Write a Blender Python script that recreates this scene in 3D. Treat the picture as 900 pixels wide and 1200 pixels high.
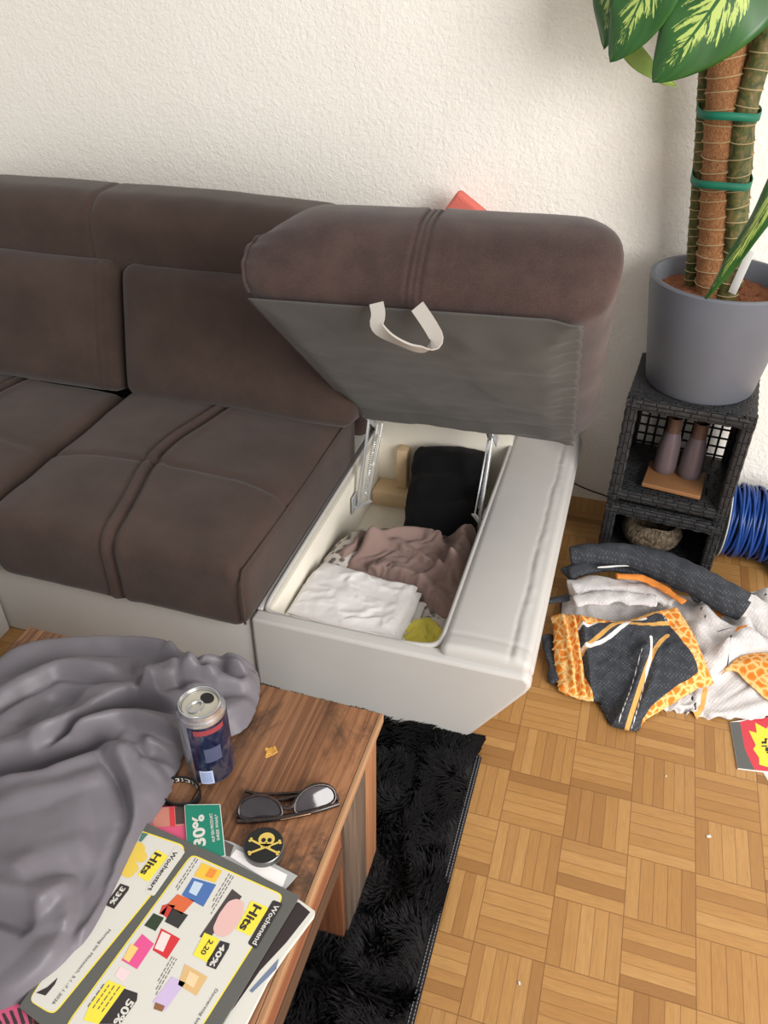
import bpy, math, random
import numpy as np
from mathutils import Matrix, Vector

for _o in list(bpy.data.objects):
    bpy.data.objects.remove(_o)
scene = bpy.context.scene
COL = scene.collection

# ------------------------------------------------------------------ camera
CAM = np.array([0.04956, -1.18272, 1.38552])
YAW, PITCH, ROLL, FPX = 0.295, 0.622, 0.007, 945.0
_cy, _sy, _cp, _sp, _cr, _sr = (math.cos(YAW), math.sin(YAW), math.cos(PITCH),
                                math.sin(PITCH), math.cos(ROLL), math.sin(ROLL))
_fwd = np.array([-_sy * _cp, _cy * _cp, -_sp])
_rt = np.array([_cy, _sy, 0.0])
_up = np.cross(_rt, _fwd)
CR, CU = _cr * _rt + _sr * _up, -_sr * _rt + _cr * _up
cd = bpy.data.cameras.new('camera')
cd.sensor_fit = 'VERTICAL'
cd.sensor_height = 36.0
cd.sensor_width = 27.0
cd.lens = 36.0 * FPX / 1200.0
cd.clip_start = 0.02
cam = bpy.data.objects.new('camera', cd)
COL.objects.link(cam)
cam.matrix_world = Matrix(((CR[0], CU[0], -_fwd[0], CAM[0]),
                           (CR[1], CU[1], -_fwd[1], CAM[1]),
                           (CR[2], CU[2], -_fwd[2], CAM[2]),
                           (0, 0, 0, 1)))
scene.camera = cam


def P(u, v, ax, val):
    """point of the photograph carried onto the plane ax = val of the room"""
    d = CR * (u - 450) / FPX + CU * (600 - v) / FPX + _fwd
    i = 'xyz'.index(ax)
    return CAM + d * ((val - CAM[i]) / d[i])


# ------------------------------------------------------------------ light
w = bpy.data.worlds.new('world')
scene.world = w
w.use_nodes = True
w.node_tree.nodes['Background'].inputs[0].default_value = (1.0, 0.965, 0.925, 1)
w.node_tree.nodes['Background'].inputs[1].default_value = 0.66


def area(name, loc, aim, sx, sy, power, col):
    l = bpy.data.lights.new(name, 'AREA')
    l.shape = 'RECTANGLE'
    l.size, l.size_y, l.energy, l.color = sx, sy, power, col
    o = bpy.data.objects.new(name, l)
    COL.objects.link(o)
    o.location = loc
    d = Vector(aim) - Vector(loc)
    o.rotation_euler = d.to_track_quat('-Z', 'Y').to_euler()
    return o


area('window_daylight', (2.2, -1.7, 1.7), (-0.2, 0.45, 0.5), 1.9, 1.8, 135, (1.0, 0.97, 0.94))
scene.view_settings.view_transform = 'Standard'
scene.view_settings.look = 'None'
scene.view_settings.gamma = 1.0
scene.view_settings.exposure = 0.0
scene.view_settings.use_curve_mapping = False
scene.cycles.max_bounces = 8

# ------------------------------------------------------------------ helpers
rng = np.random.default_rng(7)


def _hash(ix, iy, iz, seed):
    h = (ix.astype(np.int64) * 374761393 + iy.astype(np.int64) * 668265263
         + iz.astype(np.int64) * 2147483647 + seed * 1274126177) & 0xFFFFFFFF
    h = ((h ^ (h >> 13)) * 1274126177) & 0xFFFFFFFF
    h = (h ^ (h >> 16)) & 0xFFFFFFFF
    return h / 4294967295.0


def vnoise(x, y, z=0.0, seed=0):
    x, y, z = np.broadcast_arrays(np.asarray(x, float), np.asarray(y, float), np.asarray(z, float))
    ix, iy, iz = np.floor(x), np.floor(y), np.floor(z)
    fx, fy, fz = x - ix, y - iy, z - iz
    fx, fy, fz = [t * t * t * (t * (t * 6 - 15) + 10) for t in (fx, fy, fz)]
    r = 0
    for a in (0, 1):
        for b in (0, 1):
            for c in (0, 1):
                wgt = (fx if a else 1 - fx) * (fy if b else 1 - fy) * (fz if c else 1 - fz)
                r = r + wgt * _hash(ix + a, iy + b, iz + c, seed)
    return r * 2 - 1


def fbm(x, y, z=0.0, seed=0, o=4):
    r, a = 0, 0.5
    for k in range(o):
        r = r + a * vnoise(np.asarray(x) * 2 ** k, np.asarray(y) * 2 ** k, np.asarray(z) * 2 ** k, seed + k)
        a *= 0.5
    return r


def sm(e0, e1, x):
    t = np.clip((np.asarray(x, float) - e0) / (e1 - e0), 0, 1)
    return t * t * (3 - 2 * t)


def tag(o, label=None, cat=None, group=None, kind=None):
    if label: o['label'] = label
    if cat: o['category'] = cat
    if group: o['group'] = group
    if kind: o['kind'] = kind
    return o


def wloc(o):
    p = Vector((0, 0, 0))
    while o is not None:
        p = p + o.location
        o = o.parent
    return p


def thing(name, loc, label, cat, group=None):
    o = bpy.data.objects.new(name, None)
    o.empty_display_size = 0.05
    COL.objects.link(o)
    o.location = loc
    return tag(o, label, cat, group)


class MB:
    """collects shapes, built as ONE mesh"""

    def __init__(s):
        s.V, s.F, s.M, s.UV, s.n = [], [], [], {}, 0

    def add(s, V, F, m=0, uv=None):
        V = np.asarray(V, float)
        if uv is not None:
            for i, t in enumerate(uv): s.UV[s.n + i] = t
        s.V.append(V)
        for f in F:
            s.F.append([i + s.n for i in f])
            s.M.append(m)
        s.n += len(V)
        return s

    def soft(s, c, half, r, k=3, m=(1, 1, 1), deform=None, R=None, mat=0):
        V, F = softbox(half, r, k, m)
        if deform is not None: V = deform(V)
        if R is not None: V = V @ np.asarray(R, float).T
        return s.add(V + np.asarray(c, float), F, mat)

    def bx(s, lo, hi, r=0.003, k=1, m=(1, 1, 1), deform=None, mat=0):
        lo, hi = np.asarray(lo, float), np.asarray(hi, float)
        return s.soft((lo + hi) / 2, (hi - lo) / 2, min(r, 0.45 * (hi - lo).min()), k, m, deform, None, mat)

    def bar(s, a, b, wd, th, up=(0, 0, 1), r=0.002, k=1, mat=0, m=(1, 1, 1)):
        a, b = np.asarray(a, float), np.asarray(b, float)
        x = b - a
        L = np.linalg.norm(x)
        x = x / L
        z = np.asarray(up, float)
        z = z - x * (z @ x)
        z /= np.linalg.norm(z)
        y = np.cross(z, x)
        return s.soft((a + b) / 2, (L / 2, wd / 2, th / 2), min(r, .45 * min(wd, th)), k, m, None, np.stack([x, y, z], 1), mat)

    def tube(s, pts, r, n=10, caps=True, mat=0, closed=False, flat=1.0, up=None):
        pts = np.asarray(pts, float)
        N = len(pts)
        r = np.broadcast_to(np.asarray(r, float), (N,))
        T = np.gradient(pts, axis=0)
        if closed:
            T = np.roll(pts, -1, 0) - np.roll(pts, 1, 0)
        T /= np.linalg.norm(T, axis=1)[:, None] + 1e-12
        nrm = np.asarray(up, float) if up is not None else np.cross(T[0], [0.31, 0.77, 0.55])
        V = []
        for i in range(N):
            nrm = nrm - T[i] * (nrm @ T[i])
            nrm = nrm / (np.linalg.norm(nrm) + 1e-12)
            b = np.cross(T[i], nrm)
            for j in range(n):
                a = 2 * math.pi * j / n
                V.append(pts[i] + r[i] * (math.cos(a) * nrm * flat + math.sin(a) * b))
        F = []
        for i in range(N if closed else N - 1):
            i2 = (i + 1) % N
            for j in range(n):
                j2 = (j + 1) % n
                F.append((i * n + j, i * n + j2, i2 * n + j2, i2 * n + j))
        if caps and not closed:
            F.append(tuple(range(n))[::-1])
            F.append(tuple((N - 1) * n + j for j in range(n)))
        return s.add(V, F, mat)

    def ribbon(s, pts, side, wd, th, mat=0):
        """flat strap along pts, width along side"""
        pts = np.asarray(pts, float)
        N = len(pts)
        T = np.gradient(pts, axis=0)
        T /= np.linalg.norm(T, axis=1)[:, None]
        side = np.broadcast_to(np.asarray(side, float), (N, 3))
        V = []
        for i in range(N):
            sd = side[i] - T[i] * (side[i] @ T[i])
            sd /= np.linalg.norm(sd)
            nn = np.cross(T[i], sd)
            for a, b in ((-1, -1), (1, -1), (1, 1), (-1, 1)):
                V.append(pts[i] + sd * a * wd / 2 + nn * b * th / 2)
        F = []
        for i in range(N - 1):
            for j in range(4):
                j2 = (j + 1) % 4
                F.append((i * 4 + j, i * 4 + j2, (i + 1) * 4 + j2, (i + 1) * 4 + j))
        F += [(3, 2, 1, 0), tuple((N - 1) * 4 + j for j in range(4))]
        return s.add(V, F, mat)

    def lathe(s, prof, c=(0, 0, 0), n=48, R=None, mat=0, deform=None):
        V, F = [], []
        m = len(prof)
        for (r, z) in prof:
            for j in range(n):
                a = 2 * math.pi * j / n
                V.append((r * math.cos(a), r * math.sin(a), z))
        for i in range(m - 1):
            for j in range(n):
                j2 = (j + 1) % n
                F.append((i * n + j, i * n + j2, (i + 1) * n + j2, (i + 1) * n + j))
        V = np.array(V)
        if prof[0][0] > 1e-6: F.append(tuple(range(n))[::-1])
        if prof[-1][0] > 1e-6: F.append(tuple((m - 1) * n + j for j in range(n)))
        if deform is not None: V = deform(V)
        if R is not None: V = V @ np.asarray(R, float).T
        return s.add(V + np.asarray(c, float), F, mat)

    def prism(s, poly, o, ex, ey, ez, mat=0):
        """polygon in the (ex, ey) plane at o, extruded along the vector ez"""
        o, ex, ey, ez = [np.asarray(t, float) for t in (o, ex, ey, ez)]
        A = [o + ex * p[0] + ey * p[1] for p in poly]
        n = len(A)
        V = A + [a + ez for a in A]
        F = [tuple(range(n))[::-1], tuple(range(n, 2 * n))]
        F += [(i, (i + 1) % n, n + (i + 1) % n, n + i) for i in range(n)]
        return s.add(V, F, mat)

    def build(s, name, mats, parent=None, label=None, cat=None, group=None, kind=None, smooth=40, bevel=None, solid=None, sub=0):
        V = np.concatenate(s.V)
        if parent is None:
            lo, hi = V.min(0), V.max(0)
            org = np.array([(lo[0] + hi[0]) / 2, (lo[1] + hi[1]) / 2, lo[2]])
        else:
            org = np.array(wloc(parent))
        me = bpy.data.meshes.new(name)
        me.from_pydata([tuple(v) for v in (V - org)], [], s.F)
        if not isinstance(mats, (list, tuple)): mats = [mats]
        for m in mats: me.materials.append(m)
        me.polygons.foreach_set('material_index', s.M)
        if s.UV:
            ul = me.uv_layers.new(name='UVMap')
            for lp in me.loops:
                ul.data[lp.index].uv = s.UV.get(lp.vertex_index, (0, 0))
        me.validate()
        me.update()
        o = bpy.data.objects.new(name, me)
        COL.objects.link(o)
        if parent is None:
            o.location = org
        else:
            o.parent = parent
        if smooth:
            me.shade_smooth()
            me.set_sharp_from_angle(angle=math.radians(smooth))
        if bevel:
            b = o.modifiers.new('bevel', 'BEVEL')
            b.width, b.segments, b.limit_method, b.angle_limit = bevel, 3, 'ANGLE', math.radians(35)
        if solid:
            b = o.modifiers.new('solid', 'SOLIDIFY')
            b.thickness, b.offset = solid, -1
        if sub:
            b = o.modifiers.new('sub', 'SUBSURF')
            b.levels = b.render_levels = sub
        return tag(o, label, cat, group, kind)


def softbox(half, r, k=3, m=(1, 1, 1)):
    half = np.asarray(half, float)
    ax = []
    for i in range(3):
        h = half[i]
        e = [-h + r * (1 - math.cos(0.5 * math.pi * j / k)) * 0 + -0 + r * (j / k) for j in range(k)]
        e = [-h + r * (j / k) for j in range(k)]
        mid = list(np.linspace(-h + r, h - r, m[i] + 1))
        ax.append(np.array(e + mid + [-t for t in reversed(e)]))
    idx, V, F = {}, [], []

    def vid(p):
        key = tuple(np.round(p, 7))
        if key not in idx:
            idx[key] = len(V)
            V.append(p)
        return idx[key]
    for a in range(3):
        b, c = (a + 1) % 3, (a + 2) % 3
        for sgn in (-1, 1):
            A, B = ax[b], ax[c]
            g = np.zeros((len(A), len(B)), int)
            for i, x in enumerate(A):
                for j, y in enumerate(B):
                    p = [0, 0, 0]
                    p[a], p[b], p[c] = sgn * half[a], x, y
                    g[i, j] = vid(tuple(p))
            for i in range(len(A) - 1):
                for j in range(len(B) - 1):
                    f = (g[i, j], g[i + 1, j], g[i + 1, j + 1], g[i, j + 1])
                    F.append(f if sgn > 0 else f[::-1])
    V = np.array(V)
    c = np.clip(V, -(half - r), half - r)
    d = V - c
    L = np.linalg.norm(d, axis=1)[:, None]
    V = c + np.where(L > 1e-9, d / np.maximum(L, 1e-9) * r, 0)
    return V, F


def inpoly(x, y, poly):
    poly = np.asarray(poly, float)
    r = np.zeros(np.shape(x), bool)
    n = len(poly)
    for i in range(n):
        (x1, y1), (x2, y2) = poly[i], poly[(i + 1) % n]
        c = (y1 > y) != (y2 > y)
        r ^= c & (x < (x2 - x1) * (y - y1) / (y2 - y1 + 1e-15) + x1)
    return r


def polydist(x, y, poly, closed=True):
    """distance to polyline, nearest point, parameter along it"""
    poly = np.asarray(poly, float)
    n = len(poly)
    best = np.full(np.shape(x), 1e9)
    bx, by, bt = np.zeros_like(best), np.zeros_like(best), np.zeros_like(best)
    for i in range(n if closed else n - 1):
        (x1, y1), (x2, y2) = poly[i], poly[(i + 1) % n]
        dx, dy = x2 - x1, y2 - y1
        t = np.clip(((x - x1) * dx + (y - y1) * dy) / (dx * dx + dy * dy + 1e-15), 0, 1)
        qx, qy = x1 + t * dx, y1 + t * dy
        d = np.hypot(x - qx, y - qy)
        k = d < best
        best = np.where(k, d, best)
        bx, by, bt = np.where(k, qx, bx), np.where(k, qy, by), np.where(k, (i + t) / max(1, (n if closed else n - 1)), bt)
    return best, bx, by, bt


def smoothpoly(p, it=2, closed=True):
    p = np.asarray(p, float)
    for _ in range(it):
        q = np.roll(p, -1, 0) if closed else p[1:]
        a = p if closed else p[:-1]
        s = np.empty((2 * len(a), p.shape[1]))
        s[0::2], s[1::2] = a * 0.75 + q * 0.25, a * 0.25 + q * 0.75
        if not closed: s = np.vstack([p[:1], s, p[-1:]])
        p = s
    return p


def patch(outline, step):
    """grid mesh clipped to an outline, border snapped; returns xy, faces, distance to the border"""
    ol = np.asarray(outline, float)
    x0, y0 = ol.min(0) - step
    x1, y1 = ol.max(0) + step
    X, Y = np.meshgrid(np.arange(x0, x1 + step, step), np.arange(y0, y1 + step, step), indexing='ij')
    ins = inpoly(X, Y, ol)
    d, bx, by, bt = polydist(X, Y, ol)
    keep = ins[:-1, :-1] | ins[1:, :-1] | ins[:-1, 1:] | ins[1:, 1:]
    X, Y, d = np.where(ins, X, bx), np.where(ins, Y, by), np.where(ins, d, 0)
    near = ins & (d < step * 0.3)
    X, Y, d = np.where(near, bx, X), np.where(near, by, Y), np.where(near, 0, d)
    idm = -np.ones(X.shape, int)
    F, V, D = [], [], []
    for i, j in zip(*np.nonzero(keep)):
        f = []
        for (a, b) in ((i, j), (i + 1, j), (i + 1, j + 1), (i, j + 1)):
            if idm[a, b] < 0:
                idm[a, b] = len(V)
                V.append((X[a, b], Y[a, b]))
                D.append(d[a, b])
            f.append(idm[a, b])
        F.append(tuple(f))
    return np.array(V), F, np.array(D)


# ------------------------------------------------------------------ materials
def lin(c):
    return tuple((x / 255 / 12.92) if x / 255 <= 0.04045 else ((x / 255 + 0.055) / 1.055) ** 2.4 for x in c) + (1,)


class NT:
    def __init__(s, name):
        s.m = bpy.data.materials.new(name)
        s.m.use_nodes = True
        s.t = s.m.node_tree
        s.b = s.t.nodes['Principled BSDF']
        s._tc = None

    def n(s, typ, **kw):
        nd = s.t.nodes.new(typ)
        for k, v in kw.items(): setattr(nd, k, v)
        return nd

    def l(s, a, b):
        s.t.links.new(a, b)

    @property
    def obj(s):
        if s._tc is None: s._tc = s.n('ShaderNodeTexCoord')
        return s._tc.outputs['Object']

    def mapping(s, src, scale=(1, 1, 1), rot=(0, 0, 0), loc=(0, 0, 0)):
        m = s.n('ShaderNodeMapping')
        m.inputs['Scale'].default_value = scale
        m.inputs['Rotation'].default_value = rot
        m.inputs['Location'].default_value = loc
        s.l(src, m.inputs['Vector'])
        return m.outputs[0]

    def noise(s, src, scale, detail=4, rough=0.55, dist=0.0):
        m = s.n('ShaderNodeTexNoise')
        m.inputs['Scale'].default_value = scale
        m.inputs['Detail'].default_value = detail
        m.inputs['Roughness'].default_value = rough
        m.inputs['Distortion'].default_value = dist
        s.l(src, m.inputs['Vector'])
        return m.outputs['Fac']

    def ramp(s, fac, stops, interp='LINEAR'):
        r = s.n('ShaderNodeValToRGB')
        r.color_ramp.interpolation = interp
        e = r.color_ramp.elements
        while len(e) < len(stops): e.new(0.5)
        for el, (p, c) in zip(e, stops):
            el.position, el.color = p, c
        s.l(fac, r.inputs[0])
        return r.outputs[0]

    def math(s, op, a, b=None, c=None):
        m = s.n('ShaderNodeMath', operation=op)
        for i, x in enumerate((a, b, c)):
            if x is None: continue
            if isinstance(x, (int, float)): m.inputs[i].default_value = x
            else: s.l(x, m.inputs[i])
        return m.outputs[0]

    def mix(s, fac, a, b, mode='MIX'):
        m = s.n('ShaderNodeMix', data_type='RGBA', blend_type=mode)
        for i, x in ((0, fac), (6, a), (7, b)):
            if isinstance(x, (int, float)): m.inputs[i].default_value = x
            elif isinstance(x, tuple): m.inputs[i].default_value = x
            else: s.l(x, m.inputs[i])
        return m.outputs[2]

    def bump(s, h, strength=0.3, dist=0.002, prev=None):
        b = s.n('ShaderNodeBump')
        b.inputs['Strength'].default_value = strength
        b.inputs['Distance'].default_value = dist
        s.l(h, b.inputs['Height'])
        if prev is not None: s.l(prev, b.inputs['Normal'])
        s.l(b.outputs[0], s.b.inputs['Normal'])
        return b.outputs[0]

    def col(s, c):
        if isinstance(c, tuple): s.b.inputs['Base Color'].default_value = c
        else: s.l(c, s.b.inputs['Base Color'])
        return s

    def rough(s, r, metal=0.0, spec=None):
        if isinstance(r, (int, float)): s.b.inputs['Roughness'].default_value = r
        else: s.l(r, s.b.inputs['Roughness'])
        s.b.inputs['Metallic'].default_value = metal
        if spec is not None: s.b.inputs['Specular IOR Level'].default_value = spec
        return s


def plain(name, rgb, rough=0.6, metal=0.0, spec=0.4, nz=0.08, bump=0.0, bscale=300, bdist=0.001):
    t = NT(name)
    c = lin(rgb)
    if nz:
        f = t.noise(t.obj, 9.0, 5)
        t.col(t.ramp(f, [(0.25, tuple(x * (1 - nz) for x in c[:3]) + (1,)), (0.75, tuple(min(1, x * (1 + nz)) for x in c[:3]) + (1,))]))
    else:
        t.col(c)
    t.rough(rough, metal, spec)
    if bump: t.bump(t.noise(t.obj, bscale, 3), bump, bdist)
    return t.m


def fabric(name, rgb, dark=0.8, light=1.2, thread=(900, 160, 900), rough=0.9, sheen=0.25, bump=0.25, mottle=7):
    t = NT(name)
    c = lin(rgb)
    f1 = t.noise(t.obj, mottle, 5, 0.6)
    f2 = t.noise(t.mapping(t.obj, thread), 1.0, 3, 0.6)
    k = t.math('ADD', t.math('MULTIPLY', f1, 0.6), t.math('MULTIPLY', f2, 0.4))
    t.col(t.ramp(k, [(0.38, tuple(x * dark for x in c[:3]) + (1,)), (0.62, tuple(x * light for x in c[:3]) + (1,))]))
    t.rough(rough, 0, 0.25)
    t.b.inputs['Sheen Weight'].default_value = sheen
    t.b.inputs['Sheen Roughness'].default_value = 0.5
    t.bump(f2, bump, 0.0008)
    return t.m


# plaster wall
t = NT('plaster')
t.col(t.ramp(t.noise(t.obj, 2.0, 4), [(0.3, lin((244, 239, 230))), (0.7, lin((248, 244, 236)))])).rough(0.95, 0, 0.2)
h = t.math('ADD', t.noise(t.obj, 95, 3, 0.6, 0.6), t.math('MULTIPLY', t.noise(t.obj, 30, 2), 0.6))
t.bump(h, 0.55, 0.006)
M_WALL = t.m
M_CEIL = plain('ceiling_paint', (242, 240, 235), 0.95, nz=0.02)

# mosaic parquet, 12 cm squares of lamellae turning from square to square
t = NT('mosaic_parquet')
sep = t.n('ShaderNodeSeparateXYZ')
geo = t.n('ShaderNodeNewGeometry')
t.l(geo.outputs['Position'], sep.inputs[0])
cx = t.math('DIVIDE', sep.outputs[0], 0.12)
cyy = t.math('DIVIDE', sep.outputs[1], 0.12)
ix, iy = t.math('FLOOR', cx), t.math('FLOOR', cyy)
fx, fy = t.math('FRACT', cx), t.math('FRACT', cyy)
par = t.math('FLOORED_MODULO', t.math('ADD', ix, iy), 2.0)        # 0: lamellae run along x


def lerp(a, b, f):
    return t.math('ADD', a, t.math('MULTIPLY', t.math('SUBTRACT', b, a), f))


across = lerp(fy, fx, par)
along = lerp(fx, fy, par)
cellr = t.n('ShaderNodeTexWhiteNoise', noise_dimensions='2D')
cmb = t.n('ShaderNodeCombineXYZ')
t.l(ix, cmb.inputs[0]); t.l(iy, cmb.inputs[1])
t.l(cmb.outputs[0], cellr.inputs['Vector'])
nl = t.math('ADD', 5.0, t.math('FLOOR', t.math('MULTIPLY', cellr.outputs['Value'], 1.99)))
la = t.math('MULTIPLY', across, nl)
il, fl = t.math('FLOOR', la), t.math('FRACT', la)
cmb2 = t.n('ShaderNodeCombineXYZ')
t.l(t.math('ADD', ix, t.math('MULTIPLY', il, 37.3)), cmb2.inputs[0])
t.l(iy, cmb2.inputs[1]); t.l(par, cmb2.inputs[2])
wn = t.n('ShaderNodeTexWhiteNoise', noise_dimensions='3D')
t.l(cmb2.outputs[0], wn.inputs['Vector'])
rnd = wn.outputs['Value']
# grain, stretched along each lamella
cmb3 = t.n('ShaderNodeCombineXYZ')
t.l(t.math('ADD', t.math('MULTIPLY', along, 1.3), t.math('MULTIPLY', rnd, 91.0)), cmb3.inputs[0])
t.l(t.math('ADD', t.math('MULTIPLY', across, 16.0), t.math('MULTIPLY', t.math('ADD', ix, iy), 3.7)), cmb3.inputs[1])
t.l(t.math('MULTIPLY', rnd, 53.0), cmb3.inputs[2])
gr = t.noise(cmb3.outputs[0], 2.2, 6, 0.6, 0.9)
fine = t.noise(cmb3.outputs[0], 14.0, 3, 0.6)
base = t.ramp(rnd, [(0.0, lin((138, 93, 45))), (0.2, lin((165, 119, 64))), (0.6, lin((177, 132, 75))), (0.85, lin((184, 140, 84))), (1.0, lin((154, 108, 57)))])
c1 = t.mix(t.math('MULTIPLY', sm_ := t.ramp(gr, [(0.35, (0, 0, 0, 1)), (0.7, (1, 1, 1, 1))]), 0.42), base, lin((124, 80, 38)))
c1 = t.mix(t.math('MULTIPLY', fine, 0.25), c1, lin((196, 156, 102)))


def gap(f, wd):      # 1 inside a gap at either end of 0..1
    e = t.math('MINIMUM', f, t.math('SUBTRACT', 1.0, f))
    return t.math('SUBTRACT', 1.0, t.math('MINIMUM', 1.0, t.math('DIVIDE', e, wd)))


g = t.math('MAXIMUM', t.math('MULTIPLY', gap(fl, 0.055), 0.8), t.math('MAXIMUM', gap(fx, 0.012), gap(fy, 0.012)))
c1 = t.mix(t.math('MULTIPLY', g, 0.75), c1, lin((96, 58, 24)))
t.col(c1)
t.rough(t.math('ADD', 0.36, t.math('MULTIPLY', fine, 0.2)), 0, 0.45)
t.bump(t.math('SUBTRACT', 1.0, g), 0.3, 0.0006)
M_FLOOR = t.m

M_BROWN = fabric('brown_microfibre', (68, 54, 48), 0.80, 1.22, (800, 800, 110), 0.92, 0.15, 0.18)
M_LID = fabric('lid_microfibre', (66, 50, 46), 0.72, 1.34, (420, 420, 420), 0.92, 0.2, 0.22, 12)
M_THREAD = plain('stitch_thread', (98, 84, 78), 0.8)
M_LINING = fabric('grey_lining', (81, 80, 77), 0.92, 1.08, (700, 700, 700), 0.75, 0.1, 0.08, 5)
M_LEATHER = plain('grey_leatherette', (196, 194, 190), 0.42, 0, 0.4, 0.03, 0.12, 420, 0.0006)
M_INNER = plain('cream_board', (232, 226, 212), 0.7, 0, 0.3, 0.04)
M_PINE = plain('pine_batten', (210, 184, 148), 0.6, 0, 0.3, 0.12)
M_STEEL = plain('zinc_steel', (214, 217, 220), 0.32, 0.6, 0.5, 0.03)
M_STRAP = plain('silver_strap', (196, 190, 182), 0.45, 0.25, 0.5, 0.06)


def wood(name, cols, scale=(1, 1, 1), rough=0.55, knots=True, upright=False):
    """grain runs along local y (along z when upright)"""
    t = NT(name)
    v = t.mapping(t.obj, scale, (math.pi / 2, 0, 0) if upright else (0, 0, 0))
    wv = t.mapping(v, (42, 1.6, 42))
    g1 = t.noise(wv, 1.0, 6, 0.62, 0.8)
    g2 = t.noise(t.mapping(v, (230, 7, 230)), 1.0, 3, 0.6)
    blot = t.noise(t.mapping(v, (9, 4, 9)), 1.0, 5, 0.65, 1.2)
    n = len(cols)
    c = t.ramp(t.math('ADD', t.math('MULTIPLY', g1, 0.7), t.math('MULTIPLY', g2, 0.3)), [(0.28 + 0.42 * i / (n - 1), lin(x)) for i, x in enumerate(cols)])
    if knots:
        big = t.noise(t.mapping(v, (11, 7, 11), (0, 0, 0.3)), 1.0, 8, 0.74, 0.8)
        c = t.mix(t.ramp(t.noise(t.mapping(v, (5, 2, 5), (0, 0, 0), (3, 1, 0)), 1.0, 4), [(0.40, (0, 0, 0, 1)), (0.62, (0.6, 0.6, 0.6, 1))]), c, lin((150, 112, 84)))
        wv_ = t.n('ShaderNodeTexWave', wave_type='BANDS', bands_direction='X', wave_profile='SAW')
        wv_.inputs['Scale'].default_value = 26.0
        wv_.inputs['Distortion'].default_value = 7.0
        wv_.inputs['Detail'].default_value = 3.0
        wv_.inputs['Detail Scale'].default_value = 0.7
        t.l(t.mapping(v, (1, 0.16, 1)), wv_.inputs['Vector'])
        msk = t.ramp(t.noise(t.mapping(v, (6, 3, 6), (0, 0, 0), (5, 2, 0)), 1.0, 3), [(0.40, (0.15, 0.15, 0.15, 1)), (0.6, (0.85, 0.85, 0.85, 1))])
        c = t.mix(t.math('MULTIPLY', t.ramp(wv_.outputs['Fac'], [(0.62, (0, 0, 0, 1)), (0.95, (1, 1, 1, 1))]), msk), c, lin((92, 58, 40)))
        saw = t.noise(t.mapping(v, (170, 3.0, 170)), 1.0, 2, 0.5, 0.5)
        c = t.mix(t.ramp(saw, [(0.54, (0, 0, 0, 1)), (0.62, (0.55, 0.55, 0.55, 1))]), c, lin((84, 52, 34)))
        c = t.mix(t.ramp(blot, [(0.50, (0, 0, 0, 1)), (0.66, (0.8, 0.8, 0.8, 1))]), c, lin((70, 48, 34)))
        c = t.mix(t.ramp(big, [(0.50, (0, 0, 0, 1)), (0.62, (0.8, 0.8, 0.8, 1))]), c, lin((58, 46, 38)))
    t.col(c).rough(rough, 0, 0.35)
    t.bump(t.math('ADD', g1, g2), 0.2, 0.0012)
    return t.m


M_TABLE = wood('reclaimed_wood_top', [(70, 46, 31), (128, 86, 58), (158, 110, 76), (182, 138, 101)], (0.8, 0.8, 0.8), 0.55)
M_LEG_DARK = wood('dark_weathered_plank', [(48, 36, 30), (84, 62, 48), (110, 82, 62)], knots=False)
M_TABLE_EDGE = wood('light_wood_edge', [(128, 92, 64), (168, 128, 94), (186, 148, 112)], knots=False)
M_LEG_RED = wood('red_brown_plank', [(96, 58, 40), (136, 86, 60), (160, 108, 78)], knots=False)
M_LEG_GREY = wood('grey_weathered_plank', [(70, 58, 50), (108, 92, 80), (136, 116, 100)], knots=False)
M_LEG_ORANGE = wood('orange_plank', [(150, 96, 58), (192, 132, 86), (208, 152, 104)], knots=False)
M_LEG_RED_V = wood('red_brown_upright', [(74, 44, 28), (110, 68, 44), (136, 86, 58)], knots=False, upright=True)
M_LEG_GREY_V = wood('grey_weathered_upright', [(56, 46, 40), (92, 78, 68), (122, 104, 90)], knots=False, upright=True)
M_LEG_ORANGE_V = wood('orange_upright', [(112, 74, 50), (152, 106, 74), (174, 130, 94)], knots=False, upright=True)
M_RUGBACK = plain('rug_backing', (18, 17, 18), 0.95, nz=0)
M_PILE = plain('black_pile', (17, 16, 18), 0.75, 0, 0.25, 0.25)
M_RUGLINE = plain('rug_stitch', (120, 118, 122), 0.8)
M_BLACK = plain('black_plastic', (22, 22, 24), 0.45, 0, 0.4, 0.1)
M_POT = plain('blue_grey_pot', (100, 104, 113), 0.5, 0, 0.45, 0.07, 0.06, 60)
M_SOIL = plain('coir_soil', (126, 80, 56), 0.95, 0, 0.2, 0.45, 0.9, 130, 0.01)
M_TIE = plain('green_tie', (16, 108, 84), 0.6)
M_TAG = plain('white_tag', (230, 230, 226), 0.6, nz=0)
# coir pole
t = NT('coir_pole')
f = t.noise(t.mapping(t.obj, (60, 60, 26)), 4.0, 5, 0.7, 2.0)
t.col(t.ramp(f, [(0.3, lin((96, 60, 38))), (0.5, lin((150, 104, 68))), (0.72, lin((192, 146, 106)))])).rough(0.95, 0, 0.2)
t.bump(f, 0.7, 0.004)
M_COIR = t.m
# stems: ringed green-brown cane
t = NT('cane_stem')
sp = t.n('ShaderNodeSeparateXYZ'); t.l(t.obj, sp.inputs[0])
f = t.noise(t.mapping(t.obj, (30, 30, 22)), 1.6, 5, 0.65, 1.0)
t.col(t.ramp(f, [(0.3, lin((44, 48, 26))), (0.48, lin((78, 84, 42))), (0.6, lin((110, 96, 58))), (0.75, lin((146, 122, 84)))])).rough(0.6, 0, 0.35)
t.bump(f, 0.4, 0.003)
M_CANE = t.m
M_NODE = plain('cane_ring', (178, 158, 118), 0.8)
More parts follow.
